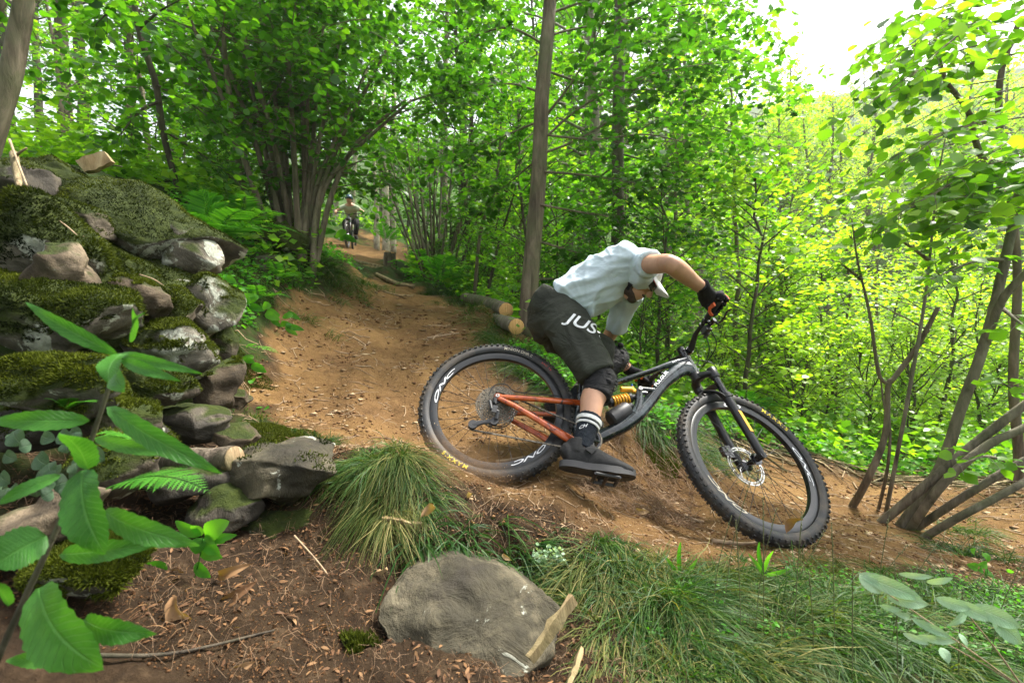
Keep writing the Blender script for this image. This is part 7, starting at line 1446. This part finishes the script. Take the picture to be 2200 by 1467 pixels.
# ---------------------------------------------------------------- ferns
def fern(px, py, d, fronds, label, L=.6, seed=1, detail=False, mt='leaf_fern', anchor=None):
    b_ = W(px, py, d) if anchor is None else anchor; r = np.random.default_rng(seed); root = empty('fern', b_, label, 'fern')
    for (az, el, fl) in fronds:
        n = 26 if detail else 30; D = np.array([math.sin(az) * math.cos(el), -math.cos(az) * math.cos(el) * .5, math.sin(el)]); D = nrm(D); t = np.linspace(0, 1, n)[:, None]; Lf = L * fl; P = D * Lf * t + np.array([0, 0, -1.0]) * Lf * .42 * t ** 2.3
        sd = nrm(np.cross(D, [0, 0, 1.0])); MBf = MB(); MBf.tube(P, list(np.linspace(.0035, .0006, n) * (L / .6)), 5, cap=False); T_ = unit(np.gradient(P, axis=0)); N_ = unit(np.cross(np.tile(sd, (n, 1)), T_)); N_ = N_ * np.sign(N_[:, 2:3] + 1e-6)
        LV = Leaves(); 
        for s_ in (-1, 1):
            k0 = 3; pr = np.sin(PI * (np.linspace(0, 1, n)[k0:] * .86 + .12) ** .8) * .30 * Lf; PD_ = unit(sd * s_ + T_[k0:] * .45 + r.normal(0, .05, (n - k0, 3)))
            if detail:
                for j in range(6):
                    q = (j + .3) / 6; LV.add(np.repeat(P[k0:] + PD_ * (pr * q)[:, None], 1, 0), unit(PD_ * .55 + T_[k0:] * .9), N_[k0:], pr * .42 * (1 - q * .75), .2 + .6 * r.random(n - k0), 'pinna'); LV.add(P[k0:] + PD_ * (pr * q)[:, None], unit(PD_ * .55 - T_[k0:] * .7), N_[k0:], pr * .42 * (1 - q * .75), .2 + .6 * r.random(n - k0), 'pinna')
                LV.add(P[k0:] + PD_ * 0, PD_, N_[k0:], pr, .3 + .4 * r.random(n - k0), 'pinna')
            else: LV.add(P[k0:], PD_, N_[k0:] + r.normal(0, .12, (n - k0, 3)), pr, .2 + .7 * r.random(n - k0), 'pinna')
        fo = add('frond', LV.mesh('frond'), M[mt], root); add('frond_stalk', _m(MBf, 'frond_stalk'), M[mt], fo)
    return root
fern(455, 520, 3.9, [(-.3, 1.35, 1.15), (.1, 1.2, 1.1), (.9, .75, 1.1), (-1.0, .8, .8), (.6, .4, .9), (1.5, .55, 1.1), (-.1, .6, .8), (2.2, .7, .7)], 'largest fern, upright fronds above the lichen spotted stone end', .62, 1)
fern(520, 490, 4.3, [(1.2, .6, 1.0), (.4, .9, .9), (1.7, .3, 1.0), (-.6, .7, .8)], 'fern with one long frond pointing to the hazel stems', .6, 2)
fern(600, 600, 4.2, [(1.2, .5, .9), (0, .8, .8), (-1.2, .5, .9), (.6, .3, .9)], 'low fern on the bank under the hazel', .38, 3)
fern(555, 640, 3.6, [(1.4, .4, .9), (.2, .5, .8), (-1.0, .5, .9)], 'fern among the herbs at mid bank', .34, 4)
fern(530, 748, 2.8, [(1.4, .25, 1.0), (.9, .6, .5)], 'single small frond at the foot of the rock heap', .22, 5)
fern(948, 612, 7.2, [(-1.3, .7, 1), (-.6, 1.0, 1), (.2, .9, 1), (.9, .7, 1), (1.5, .5, 1.1), (.5, .4, .9), (-.9, .3, 1)], 'lush fern right of the trail above the berm', .85, 6)
fern(905, 590, 8.5, [(-1.3, .8, 1), (0, 1.0, 1), (1.2, .7, 1), (.6, .5, 1)], 'fern at the foot of the dark stemmed bush', .8, 7)
fern(830, 520, 11.5, [(-1.2, .9, 1), (-.2, 1.1, 1), (.8, .8, 1), (1.5, .5, 1)], 'fern growing on the stump by the upper trail', .8, 8)
fern(680, 585, 5.4, [(-1.1, .7, 1), (.3, .8, 1), (1.2, .6, 1), (1.6, .3, 1)], 'fern on the trail bank right of the hazel foot', .45, 9)
fern(150, 885, 1.22, [(1.2, .7, 1), (-.4, .8, .8), (.4, .9, .7)], 'small blurred fern behind the tall herb stem', .12, 10, True)
fern(228, 1050, 1.02, [(1.45, .42, 1.0)], 'bright drooping fern frond below the split log', .265, 11, True)
fern(290, 950, 1.15, [(-1.3, .5, 1.0), (-.5, .6, .9)], 'fern tip peeking out behind the tall herb', .12, 12, True)
fern(1600, 880, 5.5, [(-1.2, .7, 1), (-.2, .9, 1), (.8, .7, 1), (1.5, .5, 1)], 'fern seen through the front wheel', .5, 13)
fern(1080, 745, 4.5, [(-1.3, .4, 1), (-.5, .5, 1)], 'small fern left of the lower log', .25, 14)
# broad leaved herbs on the bank
for i, (px, py, d, n, lb) in enumerate([(470, 620, 3.1, 16, 'broad leaved herb spreading right of the lichen stone'), (515, 650, 3.1, 16, 'broad leaved herb arching down the bank'), (590, 690, 3.5, 12, 'herb hanging over the cut edge of the trail'), (500, 780, 2.5, 8, 'small herb among pebbles at the heap foot'), (2120, 1210, 2.0, 9, 'leafy herb at the right edge by the path'), (700, 495, 6.5, 12, 'dark broad leaved plant left of the farther rider')]):
    r_ = np.random.default_rng(300 + i); L_ = []
    for k in range(n): x0, y0 = px + r_.uniform(-40, 50), py + r_.uniform(-25, 25); L_.append((x0, y0, x0 + r_.uniform(-30, 34), y0 + r_.uniform(-6, 20), r_.uniform(12, 20), r_.uniform(-.15, .15)))
    herb(px, py + 30, d, L_, lb, 'leaf_fern', 'herb')
# pale lichen scraps at the boulder top
r_ = np.random.default_rng(41); LV = Leaves(); pc = W(1165, 1200, 1.44); n = 260
Pp = np.array([W(1140 + 60 * r_.random() + 35 * t, 1180 + 60 * t + r_.normal(0, 8), 1.43) for t in r_.random(n)]); LV.add(Pp - pc, r_.normal(0, 1, (n, 3)), r_.normal(0, 1, (n, 3)), np.full(n, .012), .6 + .4 * r_.random(n), 'hazel'); o = add('lichen', LV.mesh('lichen'), M['leaf_pale'], None, pc); tag(o, 'scrap of pale green lichen at the upper right of the boulder', 'lichen')
# ---------------------------------------------------------------- farther rider and bike coming down the trail
fo_ = G1(757, 13.3, .0); hdg = math.radians(-79); 
M['green_shirt'] = cloth('tshirt_sage', (.38, .42, .30), 7, .85, .5, .1); M['helmet_blue'] = simple('helmet_blue', (.03, .07, .11), .25, .2)
b2 = empty('mountain_bike', fo_, 'dark mountain bike of the farther rider seen from the front up the trail', 'mountain bike', None, (0, 0, hdg)); p2 = empty('person', fo_, 'farther rider in sage T-shirt, black trousers and blue helmet coming down the trail', 'person', None, (0, 0, hdg))
def w2(x, name, z=.37):
    t = MB(); t.lathe([(.343 + .031 * math.cos(u), .031 * math.sin(u)) for u in np.linspace(0, 2 * PI, 12, endpoint=False)], 48, None, (x, 0, z)); t.lathe([(.31, -.014), (.285, -.012), (.285, .012), (.31, .014)], 40, None, (x, 0, z))
    o = t.build(name, M['rubber'], b2); s_ = MB(); s_.tube([(x, -.05, z), (x, .05, z)], .02, 10)
    for k in range(20):
        a_ = 2 * PI * k / 20; s_.tube([(x + .02 * math.cos(a_ + .7), .03 * (-1) ** k, z + .02 * math.sin(a_ + .7)), (x + .29 * math.cos(a_), 0, z + .29 * math.sin(a_))], .0016, 3)
    s_.build('spokes', M['steel'], o)
w2(.62, 'front_wheel'); w2(-.60, 'rear_wheel')
f_ = MB(); f_.tube([(.33, 0, .84), (.0, 0, .42), (-.16, 0, .36)], .028, 10); f_.tube([(.31, 0, .93), (-.22, 0, .66)], .02, 10); f_.tube([(-.16, 0, .36), (-.26, 0, .78)], .018, 10); f_.tube([(.33, 0, .80), (.29, 0, .96)], .026, 10)
for s_ in (-1, 1): f_.tube([(-.60, .07 * s_, .37), (-.2, .05 * s_, .40)], .014, 8); f_.tube([(-.60, .07 * s_, .37), (-.24, .04 * s_, .62)], .011, 8)
f_.build('frame', M['frame'], b2)
f_ = MB(); 
for s_ in (-1, 1): f_.tube([(.62, .066 * s_, .37), (.40, .066 * s_, .84)], .02, 10)
f_.box((.39, 0, .84), (.06, .17, .05)); f_.build('fork', M['black'], b2)
f_ = MB(); f_.tube(bez([(.24, -.39, 1.02), (.29, -.2, 1.02), (.30, 0, .99), (.29, .2, 1.02), (.24, .39, 1.02)], 20), .014, 10); f_.tube([(.29, 0, .96), (.28, 0, 1.0)], .024, 10); f_.build('handlebar', M['black'], b2)
f_ = MB(); f_.tube([(-.27, 0, .78), (-.29, 0, .86)], .014, 8); f_.tube([(-.42, 0, .87), (-.3, 0, .87), (-.15, 0, .87)], [(.07, .02), (.05, .02), (.02, .012)], 10, side=(0, 1, 0)); f_.build('saddle', M['rubber'], b2)
f_ = MB(); f_.tube([(-.16, -.09, .36), (-.16, .09, .36)], .02, 10)
for s_ in (-1, 1): f_.tube([(-.16, .09 * s_, .36), (-.16 + .17 * s_, .10 * s_, .36)], .012, 8); f_.box((-.16 + .17 * s_, .16 * s_, .36), (.09, .1, .02))
f_.build('crankset', M['black'], b2)
f_ = MB(); S_ = lambda P, R: f_.tube(bez(P, 16), lerpR([(q_, q_) if np.isscalar(q_) else q_ for q_ in R], 16), 14, side=(0, 1, 0))
S_([(-.42, 0, .98), (-.2, 0, 1.12), (0, 0, 1.26), (.10, 0, 1.33)], [(.14, .11), (.14, .1), (.18, .1), (.10, .07)]); S_([(.08, 0, 1.30), (.16, 0, 1.40)], [.06, .055]); f_.ball((.20, 0, 1.43), (.10, .078, .115), 14); f_.ball((.30, 0, 1.41), (.02, .016, .02), 8)
for s_ in (-1, 1):
    S_([(.03, .16 * s_, 1.26), (.08, .30 * s_, 1.16), (.12, .37 * s_, 1.10), (.25, .35 * s_, 1.03)], [.06, .045, .042, .03]); f_.ball((.26, .35 * s_, 1.02), .042, 10)
    S_([(-.42, .1 * s_, .95), (-.06 + .03 * s_, .17 * s_, .80), (-.16 + .1 * s_, .14 * s_, .46)], [.09, .065, .045])
f_.build('tmp_', M['skin'], p2); o = [q_ for q_ in p2.children if q_.name.startswith('tmp_')][0]; me = o.data; vv = [v.co[:] for v in me.vertices]; ff = [tuple(p.vertices) for p in me.polygons]; bpy.data.objects.remove(o); mm_ = MB().put(vv, ff); remeshed(mm_, 'body', .014, 3, M['skin'], p2)
f_ = MB(); S_([(-.40, 0, 1.02), (-.2, 0, 1.12), (0, 0, 1.26), (.09, 0, 1.32)], [(.165, .12), (.17, .125), (.205, .12), (.10, .07)])
for s_ in (-1, 1): S_([(.0, .10 * s_, 1.27), (.04, .19 * s_, 1.24), (.08, .28 * s_, 1.175)], [.08, .07, .06])
remeshed(f_, 'tshirt', .014, 3, M['green_shirt'], p2)
f_ = MB(); S_([(-.40, 0, 1.03), (-.42, 0, .92)], [(.155, .12), (.16, .13)])
for s_ in (-1, 1): S_([(-.42, .09 * s_, .95), (-.06 + .03 * s_, .17 * s_, .80), (-.15 + .1 * s_, .14 * s_, .48)], [.11, .08, .055])
remeshed(f_, 'trousers', .014, 3, M['shorts_in'], p2)
for s_ in (-1, 1):
    f_ = MB(); f_.tube([(-.26 + .1 * s_, .15 * s_, .41), (-.12 + .1 * s_, .15 * s_, .42), (.02 + .1 * s_, .15 * s_, .40)], [(.04, .04), (.045, .045), (.03, .02)], 12, side=(0, 1, 0)); f_.build('shoe', M['shoe'], p2)
f_ = MB(); f_.ball((.18, 0, 1.47), (.145, .108, .105), 18); f_.V = [np.array([v + [0, 0, max(0, 1.44 - v[2]) * .8] for v in q_]) for q_ in f_.V]; f_.tube([(.26, 0, 1.49), (.36, 0, 1.46)], [(.09, .008), (.07, .006)], 10, side=(0, 1, 0)); f_.build('helmet', M['helmet_blue'], p2)
f_ = MB(); f_.tube(bez([(.2, .085, 1.44), (.29, .05, 1.44), (.305, 0, 1.44), (.29, -.05, 1.44), (.2, -.085, 1.44)], 12), [(.004, .022)] * 12, 8, side=(1, 0, 0)); f_.build('sunglasses', M['lens'], p2)
# ---------------------------------------------------------------- dirt thrown up by the rear tyre
r_ = np.random.default_rng(5); n = 1500; t_ = r_.random(n) ** .8; c0_, c1_ = W(1085, 1032, 1.88), W(905, 950, 1.80); P = c0_ + (c1_ - c0_) * t_[:, None] + r_.normal(0, 1, (n, 3)) * np.stack([.02 + .06 * t_] * 3, 1) + np.stack([0 * t_, 0 * t_, .03 * t_], 1); s = .0007 + .0030 * r_.random(n) ** 6
T = np.array([[1, 0, 0], [-.5, .87, 0], [-.5, -.87, 0], [0, 0, 1.2]]); V = P[:, None] + T[None] * s[:, None, None]; f = np.array([[0, 1, 3], [1, 2, 3], [2, 0, 3], [0, 2, 1]]); me = mesh_np('flying_dirt', V.reshape(-1, 3), [(f[None] + (np.arange(n) * 4)[:, None, None]).reshape(-1, 3)], smooth=False); attr(me, 'tone', np.repeat(r_.random(n), 4)); o = add('flying_dirt', me, M['clod']); tag(o, 'specks of dirt thrown up behind the rear tyre', 'dirt', kind='stuff')
a = N('dust'); pv_ = a.n('VolumePrincipled'); pv_.inputs['Color'].default_value = (.55, .34, .17, 1); pv_.inputs['Anisotropy'].default_value = .2; co = a.n('TexCoord').outputs['Object']; no = a.noise(9, 4, .6, co); ln = a.n('VectorMath', operation='LENGTH'); a.l(co, ln.inputs[0]); fall = a.ramp(ln.outputs['Value'], [(.35, 1.0), (1.0, 0.0)]); nn_ = a.ramp(no.outputs[0], [(.40, 0.0), (.68, 1.0)]); mu = a.n('Math', operation='MULTIPLY'); a.l(fall.outputs[0], mu.inputs[0]); a.l(nn_.outputs[0], mu.inputs[1]); m3 = a.n('Math', operation='MULTIPLY'); a.l(mu.outputs[0], m3.inputs[0]); m3.inputs[1].default_value = 7; a.l(m3.outputs[0], pv_.inputs['Density']); a.l(pv_.outputs[0], a.out.inputs[1])
du = MB().ball((0, 0, 0), 1.0, 20).build('dust_cloud', a.m, None); du.location = tuple((c0_ * .5 + c1_ * .5) + [0, 0, 0]); e = c1_ - c0_; du.rotation_euler = Vector(tuple(e)).to_track_quat('X', 'Z').to_euler(); du.scale = (.27, .13, .11); tag(du, 'small cloud of brown dust behind the lower rear tyre', 'dust', kind='stuff')

# ---------------------------------------------------------------- place words for repeats that look alike
ORD = ['', 'second', 'third', 'fourth', 'fifth', 'sixth', 'seventh', 'eighth', 'ninth', 'tenth', 'eleventh', 'twelfth', 'thirteenth', 'fourteenth', 'fifteenth', 'sixteenth']
bpy.context.view_layer.update()
_g = {}
for o in sc.objects:
    if o.parent is None and 'label' in o and 'group' in o: _g.setdefault((o['group'], o['label']), []).append(o)
for (g_, l_), L in _g.items():
    if len(L) < 2 or len(L) > 16: continue
    L.sort(key=lambda o: o.matrix_world.translation.x / o.matrix_world.translation.y)
    for i, o in enumerate(L): o['label'] = l_ + (', leftmost of them' if i == 0 else ', rightmost of them' if i == len(L) - 1 else ', %s from the left' % ORD[i])

# ---------------------------------------------------------------- humid air over the valley
HZ = bpy.data.materials.new('air'); HZ.use_nodes = True; HZ.node_tree.nodes.clear(); _v = HZ.node_tree.nodes.new('ShaderNodeVolumePrincipled'); _o = HZ.node_tree.nodes.new('ShaderNodeOutputMaterial'); _v.inputs['Color'].default_value = (.93, .97, .90, 1); _v.inputs['Density'].default_value = .0011; _v.inputs['Anisotropy'].default_value = .3; HZ.node_tree.links.new(_v.outputs[0], _o.inputs[1])
_z0, _z1 = float(GZ.min()) - 1.2, float(GZ.max()) + 18
hzb = MB().box((0, 0, (_z0 + _z1) / 2), (310, 310, _z1 - _z0)).build('haze', HZ, None, None, False); hzb['kind'] = 'stuff'; hzb['label'] = 'thin humid air paling the far slope'
